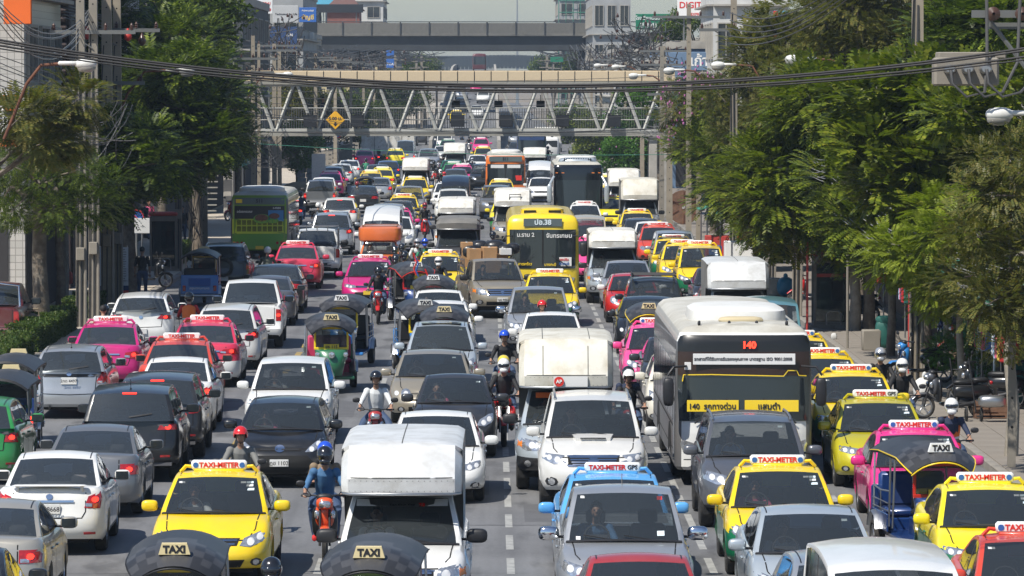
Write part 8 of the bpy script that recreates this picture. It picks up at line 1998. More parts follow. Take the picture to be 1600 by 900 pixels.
T['slab'](.40,.14,.02,'plate_yellow',0,.52,'number_plate',off=.02); mbp = MB(); q = hitpt(T['bv'],'f',0,.92); mbp.tube([(.10*cos(a*pi/8),q.y-.02,.92+.10*sin(a*pi/8)) for a in range(17)], .014, 5); Py.append(Part('emblem', mbp.mesh('em', ['chrome'], 60), minp=30))
place_bus(Py, 848, 336, 'F', 'yellow air-conditioned city bus with number 38 board', {'PA': paint('busyellow'), 'PB': paint('busyellow'), 'PC': paint('busyellow')}, 2.84, L=11)
Po, T = make_bus('bus511', L=11, W=2.45, H=2.92, lean=.03)
T['fp']([(-1.10,1.05),(1.10,1.05),(1.12,2.30),(-1.12,2.30)], 'glass_solid', 'windshield', .012, .2); T['slab'](.05,1.25,.02,'seam',0,1.68,'screen_divider',off=.02); T['slab'](2.0,.32,.02,'board_grey',0,2.60,'destination_board',off=.04); T['txt']('511',.24,'ink',0,2.60,.065,.01)
T['slab'](.80,.20,.012,'plate_white',-.50,2.15,'notice_strip',off=.03); T['slab'](.80,.20,.012,'plate_white',.50,2.15,'notice_strip',off=.03); T['slab'](.45,.30,.012,'sign_red',.75,1.45,'price_card',off=.03); hlamps(T, [(.72,.60),(1.02,.58),(1.08,.76),(.76,.78)]); T['mirrors'](1.7,.32); T['ac'](1.9,2.6,.22,-2.6)
place_bus(Po, 790, 241, 'F', 'orange city bus with number 511 on its grey board', {'PA': paint('busorange'), 'PB': paint('busorange'), 'PC': M('bus_roof')}, 2.88, L=11)
mat('coach_black', (.008,.009,.012), .12, 0, .6)
Pc, T = make_bus('coach', L=11.5, W=2.5, H=3.30, lean=.05, body='coach_black', win=(1.6,2.7))
T['fp']([(-1.20,.62),(1.20,.62),(1.22,1.9),(1.18,3.02),(-1.18,3.02),(-1.22,1.9)], 'coach_black', 'front_mask', .012, .2); T['fp']([(-1.10,.95),(1.10,.95),(1.12,2.42),(-1.12,2.42)], 'glass_solid', 'windshield', .022, .2)
for x in (-1.05,-.75,.75,1.05): T['slab'](.14,.04,.01,'lamp_amber',x,2.78,'marker_lamp',off=.03)
for s in (-1,1):
 mbp = MB(); mbp.sup((s*1.42,-5.95,1.75), (.13,.10,.48), .6, 12, 8); mbp.tube([(s*1.2,-5.6,2.6),(s*1.42,-5.95,2.2)], .06, 6); Pc.append(Part('wing_mirror', mbp.mesh('cm', ['paint_paleblue'], 60)))
mbp = MB(); mbp.sup((0,-3.6,3.30), (.95,.9,.22), .5, 20, 8); Pc.append(Part('air_conditioner', mbp.mesh('cac', ['paint_paleblue'], 60))); mbp = MB()
for k in range(12): mbp.box((-.66+.12*k,-4.42,3.42), (.05,.05,.13), 0)
Pc.append(Part('vent_slats', mbp.mesh('cvs', ['seam'], 0))); T['ac'](2.1,3.6,.28,-.2)
place_bus(Pc, 903, 256, 'F', 'black-fronted coach with pale drooping mirrors', {'PA': paint('darkgrey'), 'PB': paint('boxsilver'), 'PC': M('bus_roof')}, 3.22, name='coach', cat='coach')
Pb, T = make_bus('bluebus', L=11, W=2.45, H=2.95, lean=.04)
T['fp']([(-1.15,1.0),(1.15,1.0),(1.17,2.75),(-1.17,2.75)], 'glass_solid', 'windshield', .012, .3); T['slab'](2.1,.3,.02,'sign_navy',0,2.52,'destination_board',off=.03); T['ac'](1.8,2.6,.25,-2.4)
place_bus(Pb, 831, 209, 'F', 'dark blue distant bus with a white roof unit', {'PA': paint('navy'), 'PB': paint('navy'), 'PC': M('bus_roof')}, 2.9, L=11)
Pr, T = make_bus('redbus', L=10, W=2.45, H=3.0, lean=.03)
T['fp']([(-1.10,1.1),(1.10,1.1),(1.12,2.5),(-1.12,2.5)], 'glass_solid', 'windshield', .012, .3); e = empty('city_bus', (-1.7, 826, rz(826)), 0); tag(e, 'dark red bus topping the crest of the flyover', 'bus', 'buses in the traffic'); spawn(Pr, e, 9, {'PA': paint('maroon'), 'PB': paint('maroon'), 'PC': paint('maroon'), 'TAIL': M('lamp_red')})
Pg, T = make_bus('greenbus', L=11, W=2.42, H=2.72, lean=.0)
mat('ad_black', (.02,.02,.022), .3); mat('ad_green', (.12,.38,.05), .4); mat('ad_brown', (.14,.05,.03), .5, noise=(20,.5)); mat('ad_blue', (.04,.20,.45), .4); mat('bus_lime', (.55,.64,.03), .35, 0, .6, noise=(1,.1), dirt=(1.5,.3,(.2,.2,.1))); mat('bus_darkgreen', (.10,.30,.03), .35, 0, .6)
def rp(poly, m, nm, off=.012, minp=0): T['fp'](poly, m, nm, off, .3, 'r', minp)
rp([(-1.12,.42),(1.12,.42),(1.14,1.0),(-1.14,1.0)], 'bus_darkgreen', 'lower_panel'); rp([(-1.14,1.0),(1.14,1.0),(1.14,1.62),(-1.14,1.62)], 'bus_lime', 'engine_cover')
rp(rectp(-1.04,1.62,1.04,2.16), 'ad_black', 'rear_window', .02); rp(rectp(-1.04,2.22,1.04,2.50), 'board_grey', 'route_board', .02)
for r in range(2):
 for k in range(9):
  x = -.86+.215*k; rp(rectp(x-.085,1.10+.26*r,x+.085,1.31+.26*r), 'seam', 'vent', .02)
  mbp = MB()
  for j in range(4): mbp.box((x, 5.53, 1.13+.26*r+.05*j), (.17,.02,.014))
  Pg.append(Part('vent_slats', mbp.mesh('vs', ['bus_lime'], 0), minp=30))
rp([(-.10+.36*cos(a*pi/8), 1.62+.20*sin(a*pi/8)) for a in range(16)], 'ad_green', 'advert_leaf', .028); rp([(-.08+.28*cos(a*pi/8), 1.66+.15*sin(a*pi/8)) for a in range(16)], 'ad_brown', 'advert_bowl', .036); rp([(-.55+.25*cos(a*pi/8), 1.55+.12*sin(a*pi/8)) for a in range(16)], 'ad_green', 'advert_leaf', .028)
rp(rectp(-1.0,1.52,-.36,1.98), 'ad_blue', 'advert_packet', .028); rp([(-.62+.22*cos(a*pi/8), 1.74+.12*sin(a*pi/8)) for a in range(16)], 'ad_brown', 'advert_bowl', .036)
T['txt']('511',.20,'ink',0,2.36,.04,.006,'r'); T['txt']('3-45084',.10,'plate_white',-.72,2.07,.04,.002,'r'); T['slab'](.26,.16,.02,'yellow_gloss',.85,2.36,'number_card','r',.03)
T['txt']('อร่อยครบรส',.13,'plate_white',.62,1.92,.045,.002,'r'); T['slab'](.34,.14,.02,'plate_yellow',0,.42,'number_plate','r',.03)
for s in (-1,1):
 for x, m_ in ((.92,'lamp_red'),(.74,'lamp_red'),(1.06,'lamp_amber')): rp([(s*x+.06*cos(a*pi/6), .62+.06*sin(a*pi/6)) for a in range(12)], m_, 'tail_light', .02)
T['ac'](1.9,3.0,.22,3.2)
w = at(406, 301, 2.70); e = empty('city_bus', (w.x, w.y+5.2, 0), pi); tag(e, 'green city bus number 511 seen from behind with a food advert', 'bus', 'buses in the traffic'); spawn(Pg, e, 38, {'PA': paint('busgreen'), 'PB': M('bus_greyside'), 'PC': M('bus_roof'), 'TAIL': M('lamp_red')})
def lorry(px, py, head, label, cab, H=3.1):
 w = at(px, py, H); e = empty('box_lorry', (w.x, w.y, 0), 0 if head == 'F' else pi); tag(e, label, 'truck', 'far lorries')
 b = MB(); b.box((0,1.0,H/2+.45), (2.3,5.5,H-.9), 0, .04); put('box', b.mesh('lbox', ['boxwhite'], 0), e); c = MB(); c.sup((0,-2.7,1.35), (1.0,.9,.95), .3, 16, 8); put('cab', c.mesh('lcab', [paint(cab)], 50), e)
 g = MB(); g.box((0,-3.56,1.65), (1.6,.06,.6), 0, .02); put('windshield', g.mesh('lws', ['glass_solid'], 0), e)
 g = MB(); g.box((0,3.77,1.9), (.03,.02,2.1)); g.box((0,3.78,.7), (2.2,.05,.25)); put('door_seam', g.mesh('lds', ['seam'], 0), e)
 for y in (-2.3,2.4):
  for s in (-1,1): q = wheel_part(.42,.25,s,'steel')(s*.95,y); put('wheel', q.me, e, q.loc, q.rot)
lorry(587,202,'R','white box lorry far down the left lanes','white'); lorry(856,199,'F','white lorry far down the right lanes','white'); lorry(629,200,'R','grey lorry at the foot of the ramp on the left','grey')
# ---- motorcycles and riders
moto(375,666,'F','dark motorcycle behind the yellow taxi, its mirrors showing','rider in a red helmet and grey shirt with a shoulder strap','darkgrey','black',helm=('open','h_red'),shirt='cloth_grey')
moto(507,697,'F','orange and black scooter left of the white box pickup','rider in a black helmet and blue long-sleeved shirt','orange','black',rz=.03,helm=('full','h_black'),shirt='cloth_blue',shoe='shoe_red',pillion=('pillion in a blue helmet behind the blue-shirted rider','cloth_tan',('open','h_blue')))
moto(423,871,'F','motorcycle almost cut off by the bottom edge beside the canopy','rider in a black helmet cut by the bottom edge','black','black')
moto(587,579,'F','dark red scooter beside the gold saloon','rider in an open black helmet and white jacket','darkred','black',helm=('open','h_black'),shirt='cloth_white')
moto(787,560,'F','red naked motorbike with twin LED strips','rider in a patterned white helmet and black T-shirt','red','black',style='big',helm=('full','h_white'),shirt='cloth_black',pillion=('pillion in a yellow patterned helmet on the red motorbike','cloth_grey',('full','h_yellow')))
moto(788,515,'F','red motorcycle behind the red naked motorbike','rider with a blue visor and open black jacket','red','black',helm=('open','h_blue'),shirt='cloth_black')
moto(983,577,'F','red scooter between the white SUV and bus 140','rider in a white open helmet and goggles in black','red','black',helm=('open','h_white'),pillion=('child-sized pillion behind the white-helmeted rider','cloth_navy',('open','h_navy') if 0 else ('open','h_black')))
moto(1411,560,'F','white scooter by the right kerb','rider in a white full helmet with black and white jacket','white','black',helm=('full','h_white'),shirt='cloth_black')
moto(1377,543,'F','dark motorcycle behind the white scooter','rider in a silver grey helmet and orange collar','black','black',helm=('full','h_silver'))
moto(1488,622,'F','red and white motorcycle beside the pink taxi mirror','rider in a striped helmet with an orange vest','red','white',helm=('full','h_white'),vest=True,shirt='cloth_navy')
moto(847,468,'F','motorcycle hidden between the two white and silver cars','man in a red open helmet showing above the white sedan','black','black',helm=('open','h_red'),shirt='cloth_tan')
moto(591,415,'F','red and black scooter in front of the magenta taxi','rider in a black helmet and orange-patched jacket','red','black',helm=('full','h_black'),vest=False,pillion=('bare-headed pillion on the scooter by the magenta taxi','cloth_navy',('hair','hair')))
moto(652,372,'F','motorcycle left of the blue-helmeted rider','rider in a silver helmet and orange vest','red','black',helm=('full','h_silver'),vest=True,shirt='cloth_white'); moto(664,372,'F','blue-fronted scooter near the dark canopy pickup','rider in a blue helmet with green sleeves','blue','black',helm=('full','h_blue'),shirt='cloth_green',vest=True)
for i,(px,py,hc) in enumerate(((617,384,'h_black'),(628,380,'h_black'),(632,392,'h_black'),(618,397,'h_black'))): moto(px,py,'F','%s motorcycle in the cluster right of the orange minibus truck'%['leftmost far','rearmost','right-hand','front'][i],'%s rider of the cluster of black helmets right of the orange minibus truck'%['left rear','farthest','right-hand','front red-scarfed'][i],'black','black',helm=('full',hc))
moto(685,401,'F','motorcycle in front of the yellow and green taxi','rider in a white helmet and black jacket before the taxi','black','black',helm=('full','h_white'))
moto(664,316,'F','bright red retro scooter in the middle lanes','rider in a maroon helmet on the red retro scooter','red','red',helm=('full','h_maroon')); moto(770,361,'F','motorcycle beside the front of the yellow bus','rider in black left of the yellow bus','black','black')
moto(163,476,'R','motorcycle behind the magenta taxi','rider in a black helmet seen from behind near the hedge','black','black',pillion=('dark-haired passenger behind the rider near the hedge','cloth_red',('hair','hair')),skin='skin')
moto(295,456,'R','motorcycle carrying the vested rider','rider in an orange safety vest seen from behind','red','black',vest=True,shirt='cloth_red',helm=('full','h_black'))
moto(418,385,'R','motorcycle behind the green bus','rider in a white helmet and olive shirt behind the green bus','black','black',helm=('open','h_white'),shirt='cloth_olive'); moto(497,316,'R','motorcycle left of the white crossover','rider in a round white helmet and black jacket','black','black',helm=('open','h_white'))
moto(470,298,'R','motorcycle with a rear crate right of the green bus','rider in dark blue right of the green bus','black','blue',helm=('full','h_black'),shirt='cloth_navy')
moto(558,283,'R','motorcycle beside the white hatchback queue','rider in grey beside the far left queue','black','black',shirt='cloth_grey',helm=('full','h_maroon')); moto(562,275,'R','motorcycle with an orange strap ahead','rider in orange and black in the far left queue','orange','black',helm=('full','h_black'),vest=True)
moto(572,247,'R','motorcycle behind the far pink taxi','rider in a dark green jacket behind the far pink taxi','black','black',shirt='cloth_green'); moto(592,227,'R','left one of two distant motorcycles','left of two distant riders in black','black','black'); moto(597,224,'R','right one of two distant motorcycles','right of two distant riders in black','black','black')
for i,(px,py,hc,sh) in enumerate(((688,264,'h_white','cloth_black'),(685,254,'h_silver','cloth_black'),(678,250,'h_black','cloth_black'),(692,240,'h_black','cloth_black'),(738,246,'h_silver','cloth_navy'),(722,203,'h_white','cloth_lightblue'),(733,212,'h_black','cloth_black'),(764,200,'h_white','cloth_black'),(682,262,'h_black','cloth_red'),(694,268,'h_red','cloth_black'))):
 w_ = ['white-helmeted','grey-helmeted','left black-clad','upper black-clad','solitary navy','pale blue','black-clad central','white-helmeted rightmost','red-shirted','red-helmeted'][i]
 moto(px,py,'F','motorcycle of the %s distant rider among the middle lanes'%w_,'%s distant rider among the middle lanes'%w_,'black' if i%2 else 'white','black',helm=('full',hc),shirt=sh)
for i,(px,py,sh) in enumerate(((860,213,'cloth_red'),(868,214,'cloth_red'),(856,228,'cloth_black'))): moto(px,py,'F','%s of three motorcycles beside the distant blue bus'%['left','right','lowest'][i],'%s of three riders beside the distant blue bus'%['left red-shirted','right red-shirted','lowest black-clad'][i],'white','black',helm=('full','h_black'),shirt=sh)
def parked(px, py, ang, ca, label, cb='black'):
 w = at(px, py, .14); e = empty('motorcycle', (w.x, w.y, .14), ang); tag(e, label, 'motorcycle', 'parked motorcycles'); spawn(PROTO['motoscooter'], e, F_PX/w.y, {'PA': paint(ca), 'PB': paint(cb), 'TAIL': M('lamp_red'), 'HL': M('lamp_clear')})
parked(230,450,1.9,'black','black motorcycle parked sideways before the phone booth'); parked(1490,655,-1.35,'grey','grey scooter parked sideways under the right trees'); parked(1545,640,-1.9,'black','black motorcycle parked behind the hand trolley'); parked(1440,600,-1.2,'blue','blue scooter behind the thick right pole')
parked(1215+60,480,-1.5,'red','red motorcycle beside the right phone booth'); parked(1330,505,-1.7,'darkgrey','dark scooter parked behind the slim leaning trunk')
for i in range(6): parked(1500+22*i,560+8*(i%3),-1.4-.1*i,['navy','red','black','white','darkgrey','blue'][i],'%s scooter in the crowded row before the right shops'%['navy','red','glossy black','white','dark grey','bright blue'][i])
parked(368,345,-.6,'red','red motorcycle parked beyond the striped box')
def foot(px, py, ang, label, z=.14, **k):
 w = at(px, py, z); return person(k.pop('kind','stand'), w, ang, label, **k)
foot(222,470,pi,'man in black with a face mask standing before the parked motorcycle',helm=('hair','hair'),shirt='cloth_black',kind='stand')
foot(233,372,.4,'pedestrian in dark clothes on the far left pavement',helm=('hair','hair'),shirt='cloth_pink',kind='walk'); foot(226,374,2.5,'second pedestrian beside the no-entry board',helm=('hair','hair'),shirt='cloth_navy',kind='walk'); foot(285,385,0,'shadowy pedestrian right of the phone booth',helm=('hair','hair'),kind='stand')
foot(100,470,1.0,'vendor beside the red bag at the far left',helm=('hair','hair'),shirt='cloth_navy')
person('stand', ((505-764)/29., 248, 4.72), 1.2, 'person in dark blue standing on the footbridge', shirt='cloth_navy', helm=('hair','hair'))
for i,(x,y,sh) in enumerate(((592,243,'cloth_pink'),(600,238,'cloth_red'),(606,241,'cloth_tan'))): foot(560+i*7,y-6,0,'%s of three workers at the far left construction fence'%['left pink','middle red','right tan'][i],shirt=sh,helm=('cap','h_red'))
for (x, y, z, a, lb, sh) in DRV: person('driver', (x, y, z), a, lb, shirt=sh, helm=('hair','hair'), group='drivers behind windscreens')
# street furniture, goods, cartons
mat('booth_glass', (.10,.12,.12), .1, 0, .6); mat('red_paint', (.50,.05,.04), .5, dirt=(4,.5,(.25,.12,.1))); mat('carton', (.42,.24,.11), .8, noise=(3,.15)); mat('poly_bag', (.02,.02,.022), .3, bump=.6, bscale=7)
mat('tarp_green', (.015,.11,.09), .6, bump=.5, bscale=6); mat('bag_blue', (.01,.18,.32), .35, bump=.7, bscale=7); mat('wood', (.16,.085,.05), .8, noise=(6,.3)); mat('banner', (.62,.62,.60), .7, noise=(12,.12)); mat('grey_block', (.24,.25,.26), .9, noise=(4,.2))
glass_mat('booth_pane', (.45,.5,.5), 1.5)
def booth(px, py, label, stripe=False):
 w = at(px, py, .14); e = empty('phone_booth', (w.x, w.y+.5, .135)); tag(e, label, 'phone booth', 'phone booths')
 f = MB()
 for x in (-.48,.48):
  for y in (-.45,.45): f.box((x,y,1.05), (.08,.08,2.1), 0, .01)
 for y in (-.45,.45): f.box((0,y,2.0), (1.0,.07,.18), 0, .01); f.box((0,y,.12), (1.0,.07,.14), 0, .01)
 for x in (-.48,.48): f.box((x,0,2.0), (.07,.9,.18)); f.box((x,0,.12), (.07,.9,.14))
 put('frame', f.mesh('bframe', ['pole_grey'], 0), e); r = MB(); r.box((0,0,2.18), (1.12,1.06,.14), 0, .05); put('roof', r.mesh('broof', ['red_paint'], 0), e)
 for (c, d) in (((0,-.45,1.05),(.86,.015,1.7)),((-.48,0,1.05),(.015,.82,1.7)),((.48,0,1.05),(.015,.82,1.7)),((0,.45,1.05),(.86,.015,1.7))): g = MB(); g.box(c, d); put('pane', g.mesh('bpane', ['booth_pane'], 0), e)
 t = MB(); t.box((.22,.2,1.15), (.34,.3,.75), 0, .04); put('telephone', t.mesh('phone', ['red_paint'], 0), e); b = MB(); b.box((0,0,.03), (1.2,1.15,.14)); put('base', b.mesh('bbase', ['kerb_stone'], 0), e)
 if stripe:
  b = MB(); b.box((0,-.46,1.55), (.86,.03,.10)); put('red_band', b.mesh('bband', ['red_paint'], 0), e)
 b = MB(); b.tube([(-.15,-.52,.05),(-.15,-.52,.42),(-.05,-.52,.5),(.2,-.52,.5),(.28,-.52,.42),(.28,-.52,.05)], .02, 6); put('guard_rail', b.mesh('brail', ['steel'], 60), e)
booth(255,424,'grey phone booth with a red roof on the left pavement'); booth(1300,513,'glass phone booth with a red stripe under the right trees',True)
w = at(178,466,.14); e = empty('banner_stand', (w.x, w.y, .14), .15); tag(e, 'white text banner with a red and blue foot leaning behind the left poles', 'banner')
b = MB(); b.box((0,0,.95), (.95,.03,1.5), 0); put('cloth', b.mesh('bcloth', ['banner'], 0), e); b = MB(); b.box((0,-.022,.34), (.95,.015,.16)); put('blue_band', b.mesh('bb', ['sign_navy'], 0), e); b = MB(); b.box((0,-.022,.22), (.95,.015,.08)); put('red_band', b.mesh('rb', ['sign_red'], 0), e)
for x in (-.45,.45): b = MB(); b.tube([(x,.03,0),(x,.03,1.75)], .02, 5); put('leg', b.mesh('bleg', ['steel'], 60), e)
b = MB()
for r in range(14):
 for c in range(3): b.box((-.30+.30*c, -.020, 1.62-.08*r), (random.uniform(.12,.24), .006, .025))
o = put('print_lines', b.mesh('plines', ['pole_grey'], 0), e); o['kind'] = 'stuff'
w = at(313,392,.14); e = empty('control_box', (w.x,w.y-.3,2.2)); tag(e, 'grey box with a black and yellow striped plate on the left poles', 'control box'); b = MB(); b.box((0,0,.5), (.34,.25,1.0), 0, .02); put('housing', b.mesh('cb', ['pole_grey'], 0), e); b = MB(); b.box((0,-.14,.5), (.14,.02,.85)); put('plate', b.mesh('cbp', ['ink'], 0), e)
b = MB()
for k in range(5): b.add([(-.07,-.155,.14+.17*k),(.07,-.155,.20+.17*k),(.07,-.155,.28+.17*k),(-.07,-.155,.22+.17*k)], [(0,1,2,3)])
put('stripes', b.mesh('cbs', ['yellow_gloss'], 0), e)
def roadsign(px, py, ground, label, shape='round', m='sign_blue', txt=None, d=None):
 w = at(px, ground, .14); p = F_PX/w.y; h = CAM_H-(py-HZY)/p; e = empty('road_sign', (w.x, w.y, .14)); tag(e, label, 'road sign', 'road signs')
 b = MB(); b.tube([(0,0,0),(0,0,h+.3)], .035, 6); put('post', b.mesh('post', ['steel'], 60), e)
 b = MB();
 if shape == 'round': b.lathe([(-.05,.001),(-.05,.30),(-.03,.30)], 20, 0, 'y', (0,0,h));
 else: b.box((0,-.05,h), shape, 0, .01)
 put('plate', b.mesh('plate', [m], 0), e)
 if shape == 'round': b = MB(); b.tube([(.30*cos(a*pi/10),-.06,h+.30*sin(a*pi/10)) for a in range(21)], .03, 5); b.tube([(-.2,-.06,h+.2),(.2,-.06,h-.2)], .03, 5); put('ring', b.mesh('ring', ['sign_red'], 0), e)
 if txt: put('lettering', text_mesh(txt, .2, 'plate_white', .002), e, (0,-.09,h), FACE)
roadsign(213,345,408,'round blue no-parking sign on the left pavement behind the pole'); roadsign(528,212,262,'round no-stopping sign far left under the footbridge'); roadsign(519,205,258,'small blue plate sign under the footbridge at left',(1.1,.05,.35),'sign_blue'); roadsign(1105,318,388,'blue road sign beside the green awning',(.5,.05,.5),'sign_blue')
roadsign(498,270,300,'tall white advertising panel behind the far left parked cars',(.9,.05,2.2),'banner'); roadsign(222,358,412,'white arrow board with black lettering on the left pavement',(.8,.05,.6),'plate_white','→')
w = at(1062,350,.14); e = empty('cable_reel', (w.x+.2, w.y, .14+.85)); tag(e, 'big brown wooden cable reel on the right pavement', 'cable reel')
for y in (-.35,.35):
 b = MB(); b.lathe([(y-.03,.10),(y-.03,.85),(y+.03,.85),(y+.03,.10)], 24, 0, 'y'); put('flange', b.mesh('flange', ['wood'], 30), e)
b = MB(); b.lathe([(-.33,.45),(.33,.45)], 18, 0, 'y'); put('drum', b.mesh('drum', ['cable'], 40), e)
b = MB()
for k in range(6): b.box((0,-.39,.55), (.05,.03,.5), 0, 0, Matrix.Rotation(k*pi/3, 4, 'Y'))
put('spokes', b.mesh('spk', ['rust'], 0), e)
def item(name, label, cat, px, py, fn, m, group=None, z=.14, rz_=0):
 w = at(px, py, z); mb = MB(); fn(mb); o = put(name, mb.mesh(name, m if isinstance(m, list) else [m], 40), None, w, (0,0,rz_)); tag(o, label, cat, group); return o
item('rubbish_bag','big blue plastic bag on the right pavement','bag',1228,463,lambda b:(b.sup((0,0,.32),(.30,.28,.34),.85,12,8), b.sup((0,0,.68),(.08,.08,.10),1,8,4)),'bag_blue')
item('concrete_block','pale concrete block beside the big blue bag','block',1207,462,lambda b:b.box((0,0,.30),(.62,.5,.6),0,.04),'concrete'); item('stone_planter','low brown planter behind the bus roof','planter',1222,492,lambda b:b.box((0,0,.2),(.8,.7,.42),0,.03),'wood')
item('white_sack','white knotted plastic sack at the foot of the thick pole','bag',1446,628,lambda b:(b.sup((0,0,.27),(.26,.22,.28),.85,12,8), b.sup((0,0,.58),(.06,.06,.1),1,8,4)),'banner')
item('plastic_bag','tiny white plastic bag lying on the right pavement','bag',1304,531,lambda b:b.sup((0,0,.09),(.09,.07,.10),.8,8,5),'banner')
item('green_tarp_bundle','green tarpaulin bundle tied to the right trunks','tarpaulin',1383,545,lambda b:(b.sup((0,0,.40),(.26,.2,.42),.6,12,8), b.sup((.05,0,.78),(.30,.2,.12),.7,12,6)),'tarp_green')
e = empty('hand_trolley', at(1535,660,.14)); tag(e, 'hand trolley loaded with a crate and silver wrapped parcels', 'hand trolley'); b = MB()
for x in (-.2,.2): b.tube([(x-.3,.1,.2),(x-.45,.2,1.35)], .018, 6)
for z in (.4,.75,1.1): b.tube([(-.5-.1*z,.12+.08*z,z),(-.1-.1*z,.12+.08*z,z)], .014, 5)
b.tube([(-.1,-.05,.12),(.5,-.05,.12)], .02, 6); put('frame', b.mesh('tf', ['black_plastic'], 60), e)
for x in (-.32,.0): q = spoke_wheel(.16,.06,'trolley'); put('wheel', q[0], e, (x,-.05,.16))
item('wooden_crate','brown crate on the hand trolley','crate',1552,655,lambda b:[b.box((0,-.22,.07+.13*k),(.78,.03,.10),0,.005) for k in range(3)]+[b.box((0,.2,.2),(.78,.03,.4)), b.box((-.38,0,.2),(.03,.42,.4)), b.box((.38,0,.2),(.03,.42,.4)), b.box((0,0,.03),(.76,.42,.03))],'wood')
item('silver_parcel','crumpled silver wrapped parcel on top of the trolley crate','parcel',1552,635,lambda b:(b.sup((0,0,.10),(.30,.2,.13),.55,12,8)),'steel',z=.50)
item('water_jug','clear plastic bottle in the trolley handle','bottle',1528,628,lambda b:b.lathe([(0,.09),(.3,.09),(.36,.03),(.42,.03)],12,0,'z'),'booth_glass',z=.5)
w0 = at(769,404,1.76); RB = Matrix.Rotation(.13, 3, 'Z'); cb0 = Vector((w0.x, w0.y+.14, 0))
bp_ = lambda x, y, z: cb0 + RB @ Vector((x, .80+y, z))
for i,(x,y,z,sx,sy,sz) in enumerate(((-.35,.2,1.05,.5,.45,.40),(.15,.15,1.05,.5,.45,.42),(-.45,.2,1.46,.40,.42,.36),(.02,.1,1.48,.44,.40,.38),(.45,.3,1.30,.38,.4,.34),(-.60,.9,1.2,.36,.5,.8),(.1,.7,1.5,.5,.4,.36),(.55,.15,1.62,.36,.3,.2))):
 b = MB(); b.box((0,0,sz/2), (sx,sy,sz), 0, .008); t = MB(); t.box((0,0,sz+.002), (.05,sy,.004)); o = put('carton', b.mesh('carton', ['carton' if i != 7 else 'plate_white'], 0), None, bp_(x, y, z+.22), (0,0,.13+random.uniform(-.08,.08))); put('tape', t.mesh('tape', ['banner'], 0), o)
 tag(o, '%s on the gold pickup'%['bottom left carton','bottom middle carton','upper left carton','large upper middle carton','right-hand carton','tall carton by the left rack','rear carton','white and green box topmost'][i], 'carton', 'cartons on the gold pickup')
for i,(x,y,z,r) in enumerate(((-.55,1.1,1.62,.34),(-.15,1.4,1.75,.30),(.35,1.2,1.72,.36),(.70,1.0,1.65,.28),(1.0,1.25,1.70,.25))):
 b = MB(); b.sup((0,0,0), (r,r*.9,r*.75), .85, 14, 8); o = put('black_bag', b.mesh('bbag', ['poly_bag'], 60), None, bp_(x*.9, y-.25, z+.30)); tag(o, '%s of the black plastic bags piled on the gold pickup'%['leftmost','second from left','middle','second from right','rightmost'][i], 'bag', 'black bags on the gold pickup')
for i,(a,b_,m_) in enumerate((((646,395),(650,430),'sign_red'),((648,400),(654,432),'sign_blue'),((664,420),(677,470),'sign_red'),((677,440),(668,478),'sign_red'))):
 p = 55; A = xyd(a[0],a[1],F_PX/p); C_ = xyd(b_[0],b_[1],F_PX/p); mb = MB(); mb.tube([A, A.lerp(C_,.4)+Vector((.06,0,0)), A.lerp(C_,.7)-Vector((.04,0,0)), C_], .022, 4); tag(put('ribbon', mb.mesh('ribbon', [m_], 60)), ['red ribbon at the tip of the farther canopy','blue ribbon hanging beside the red one','long red ribbon over the nearer canopy','lower red ribbon trailing onto the white sedan roof'][i], 'ribbon', 'ribbons on the tuk-tuk canopies')
for i in range(3):
 w = at(478+16*i, 292-3*i, .14); e = empty('block_stack', w); tag(e, '%s grey stack of concrete blocks by the far left works'%['nearest','middle','farthest'][i], 'block stack', 'stacks of blocks'); b = MB(); b.box((0,0,0), (.58,.9,.30), 0, .03); me = b.mesh('block', ['grey_block'], 0)
 for r in range(4):
  for c in range(2): put('block', me, e, (-.32+.63*c+.05*(r%2), random.uniform(-.05,.05), .16+.32*r))
item('sand_heap','brown heap of sand below the far left block stacks','sand heap',470,300,lambda b:b.sup((0,0,.1),(1.3,1.1,.6),1,16,8),'soil')
for i in range(9): item('barrier_board','%s board of the wooden fence at the far left works'%['first','second','third','fourth','fifth','sixth','seventh','eighth','ninth'][i],'barrier',505+6*i,268-2.5*i,lambda b:[b.box((0,0,.35+.35*k),(.9,.06,.22)) for k in range(4)]+[b.box((x,0,.7),(.08,.08,1.5)) for x in (-.4,.4)],'pole_grey','fence boards at the works')
for i,(px,gy,m_,lb) in enumerate(((1098,402,'awn_green','green awning stall by the yellow taxis'),(1128,412,'awn_green','teal awning stall behind the silver box pickup'))):
 w = at(px, gy, .14); e = empty('market_stall', (w.x+.9, w.y, .14)); tag(e, lb, 'stall', 'stalls on the right pavement'); b = MB(); b.add([(-1.1,-1.0,2.0),(1.1,-1.0,2.5),(1.1,1.2,2.5),(-1.1,1.2,2.0),(-1.1,-1.0,1.96),(1.1,-1.0,2.46),(1.1,1.2,2.46),(-1.1,1.2,1.96)], [(0,1,2,3),(7,6,5,4),(0,4,5,1),(3,0,4,7)]); put('awning', b.mesh('aw', [m_], 0), e)
 for x in (-1,1): b = MB(); b.tube([(x,-.9,0),(x,-.9,2.2)], .03, 5); put('post', b.mesh('awp', ['steel'], 60), e)
 b = MB(); b.box((0,0,.45), (1.6,.8,.9), 0, .02); put('counter', b.mesh('ctr', ['red_paint' if i == 0 else 'sign_white'], 0), e)
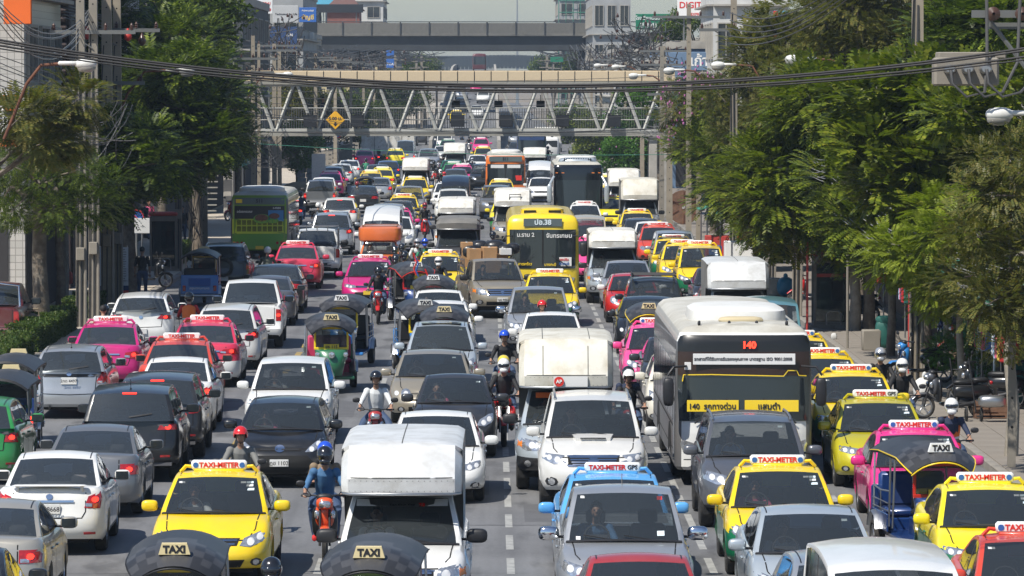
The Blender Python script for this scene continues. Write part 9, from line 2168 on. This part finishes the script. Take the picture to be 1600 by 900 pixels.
for i,(px,gy,c) in enumerate(((1112,395,'sign_blue'),(1118,405,'sign_blue'),(1362,548,'pole_grey'),(1495,545,'red_paint'),(1530,535,'tarp_green'),(1565,545,'upholstery'))):
 item('crate' if i < 2 else 'display_box', ['upper blue crate by the awning','lower blue crate by the awning','grey panel box left of the thick right pole','red cloth box in front of the right shops','green box in front of the right shops','crimson box in front of the right shops'][i],'box',px,gy,lambda b:b.box((0,0,.28),(.5,.5,.56),0,.03),c,'boxes along the right pavement')
for i,(px,gy,c) in enumerate(((1325,545,'pole_grey'),(1422,585,'red_paint'),(1262,520,'red_paint'))):
 w = at(px, gy, .14); mb = MB(); mb.tube([(0,0,0),(0,0,2.6)], .035, 6); tag(put('pipe_post', mb.mesh('pp', [c], 60), None, w), ['grey pipe post by the right phone booth','red pipe left of the thick right pole','red pipe beside the right phone booth'][i], 'post', 'pipe posts on the right')
item('street_cart','brown handcart with sacks behind the near hedge','cart',22,532,lambda b:(b.sup((0,0,.55),(.75,.5,.22),.5,14,6), b.tube([(-.8,-.4,.3),(-.7,-.4,.9),(.7,-.4,.9),(.8,-.4,.3)],.03,6), b.lathe([(-.05,.001),(-.05,.25),(.05,.25),(.05,.001)],14,0,'x',(-.5,-.4,.25)), b.lathe([(-.05,.001),(-.05,.25),(.05,.25),(.05,.001)],14,0,'x',(.5,-.4,.25))),'soil')
item('red_bag','red cloth bag hanging by the pale straight trunk','bag',103,470,lambda b:b.box((0,0,.75),(.42,.14,.42),0,.05),'red_paint'); item('vendor_board','small white board on a vendor trestle at the far left','board',66,470,lambda b:(b.box((0,0,.85),(.8,.05,.22),0,.01), b.tube([(-.3,0,0),(.3,0,.8)],.02,5), b.tube([(.3,0,0),(-.3,0,.8)],.02,5)),'plate_white')
cl = ['cloth_red','cloth_pink','tarp_green','sign_blue','cloth_white','cloth_navy','cloth_tan','upholstery','sign_yellow','cloth_green','bank_orange','cloth_lightblue']
for i,(X,Y,lb) in enumerate(((11.9,101,'nearest clothes rack with coloured garments behind the parked motorbikes'),(11.9,105,'second clothes rack behind the low green shrub'),(12.0,109.5,'third clothes rack deep in the shade of the right trees'),(12.2,128,'rack of bright goods beyond the thick right pole'),(12.4,140,'farthest rack of goods by the right phone booth'))):
 e = empty('clothes_rack', (X, Y, .14)); tag(e, lb, 'clothes rack', 'clothes racks before the right shops'); b = MB(); b.tube([(-.5,-1.3,0),(-.5,-1.3,1.9),(-.5,1.3,1.9),(-.5,1.3,0)], .025, 5); put('rail', b.mesh('rk', ['steel'], 60), e)
 for k in range(11):
  b = MB(); b.box((0,0,0), (.42,.06,.62+.2*random.random()), 0, .03); put('garment', b.mesh('gm', [cl[(k*5+i*3)%12]], 0), e, (-.5+random.uniform(-.1,.1), -1.15+.23*k, 1.48), (0,0,random.uniform(-.3,.3)))
for i in range(8):
 X = 11.7+.5*(i%2); Y = 97+3.1*i; b = MB(); b.box((0,0,.35+.1*(i%3)), (.6,.7,.7+.2*(i%3)), 0, .03); tag(put('goods_box', b.mesh('gb', [cl[(i*7)%12]], 0), None, (X+.2, Y, .14)), '%s of the goods boxes standing along the shaded right shops, counted from the camera'%['first','second','third','fourth','fifth','sixth','seventh','eighth'][i], 'box', 'goods boxes by the right shops')
mh, N, K, b_ = nodes('haze_air'); N.remove(b_); pv = N.new('ShaderNodeVolumePrincipled'); pv.inputs['Color'].default_value = (.66,.82,1.0,1); pv.inputs['Density'].default_value = .00020; pv.inputs['Anisotropy'].default_value = .2; K.new(pv.outputs[0], N['Material Output'].inputs['Volume'])
hz_ = MB(); hz_.box((0,1250,20.5), (1400,3000,43)); o = put('haze', hz_.mesh('haze', ['haze_air'], 0)); tag(o, kind='stuff')
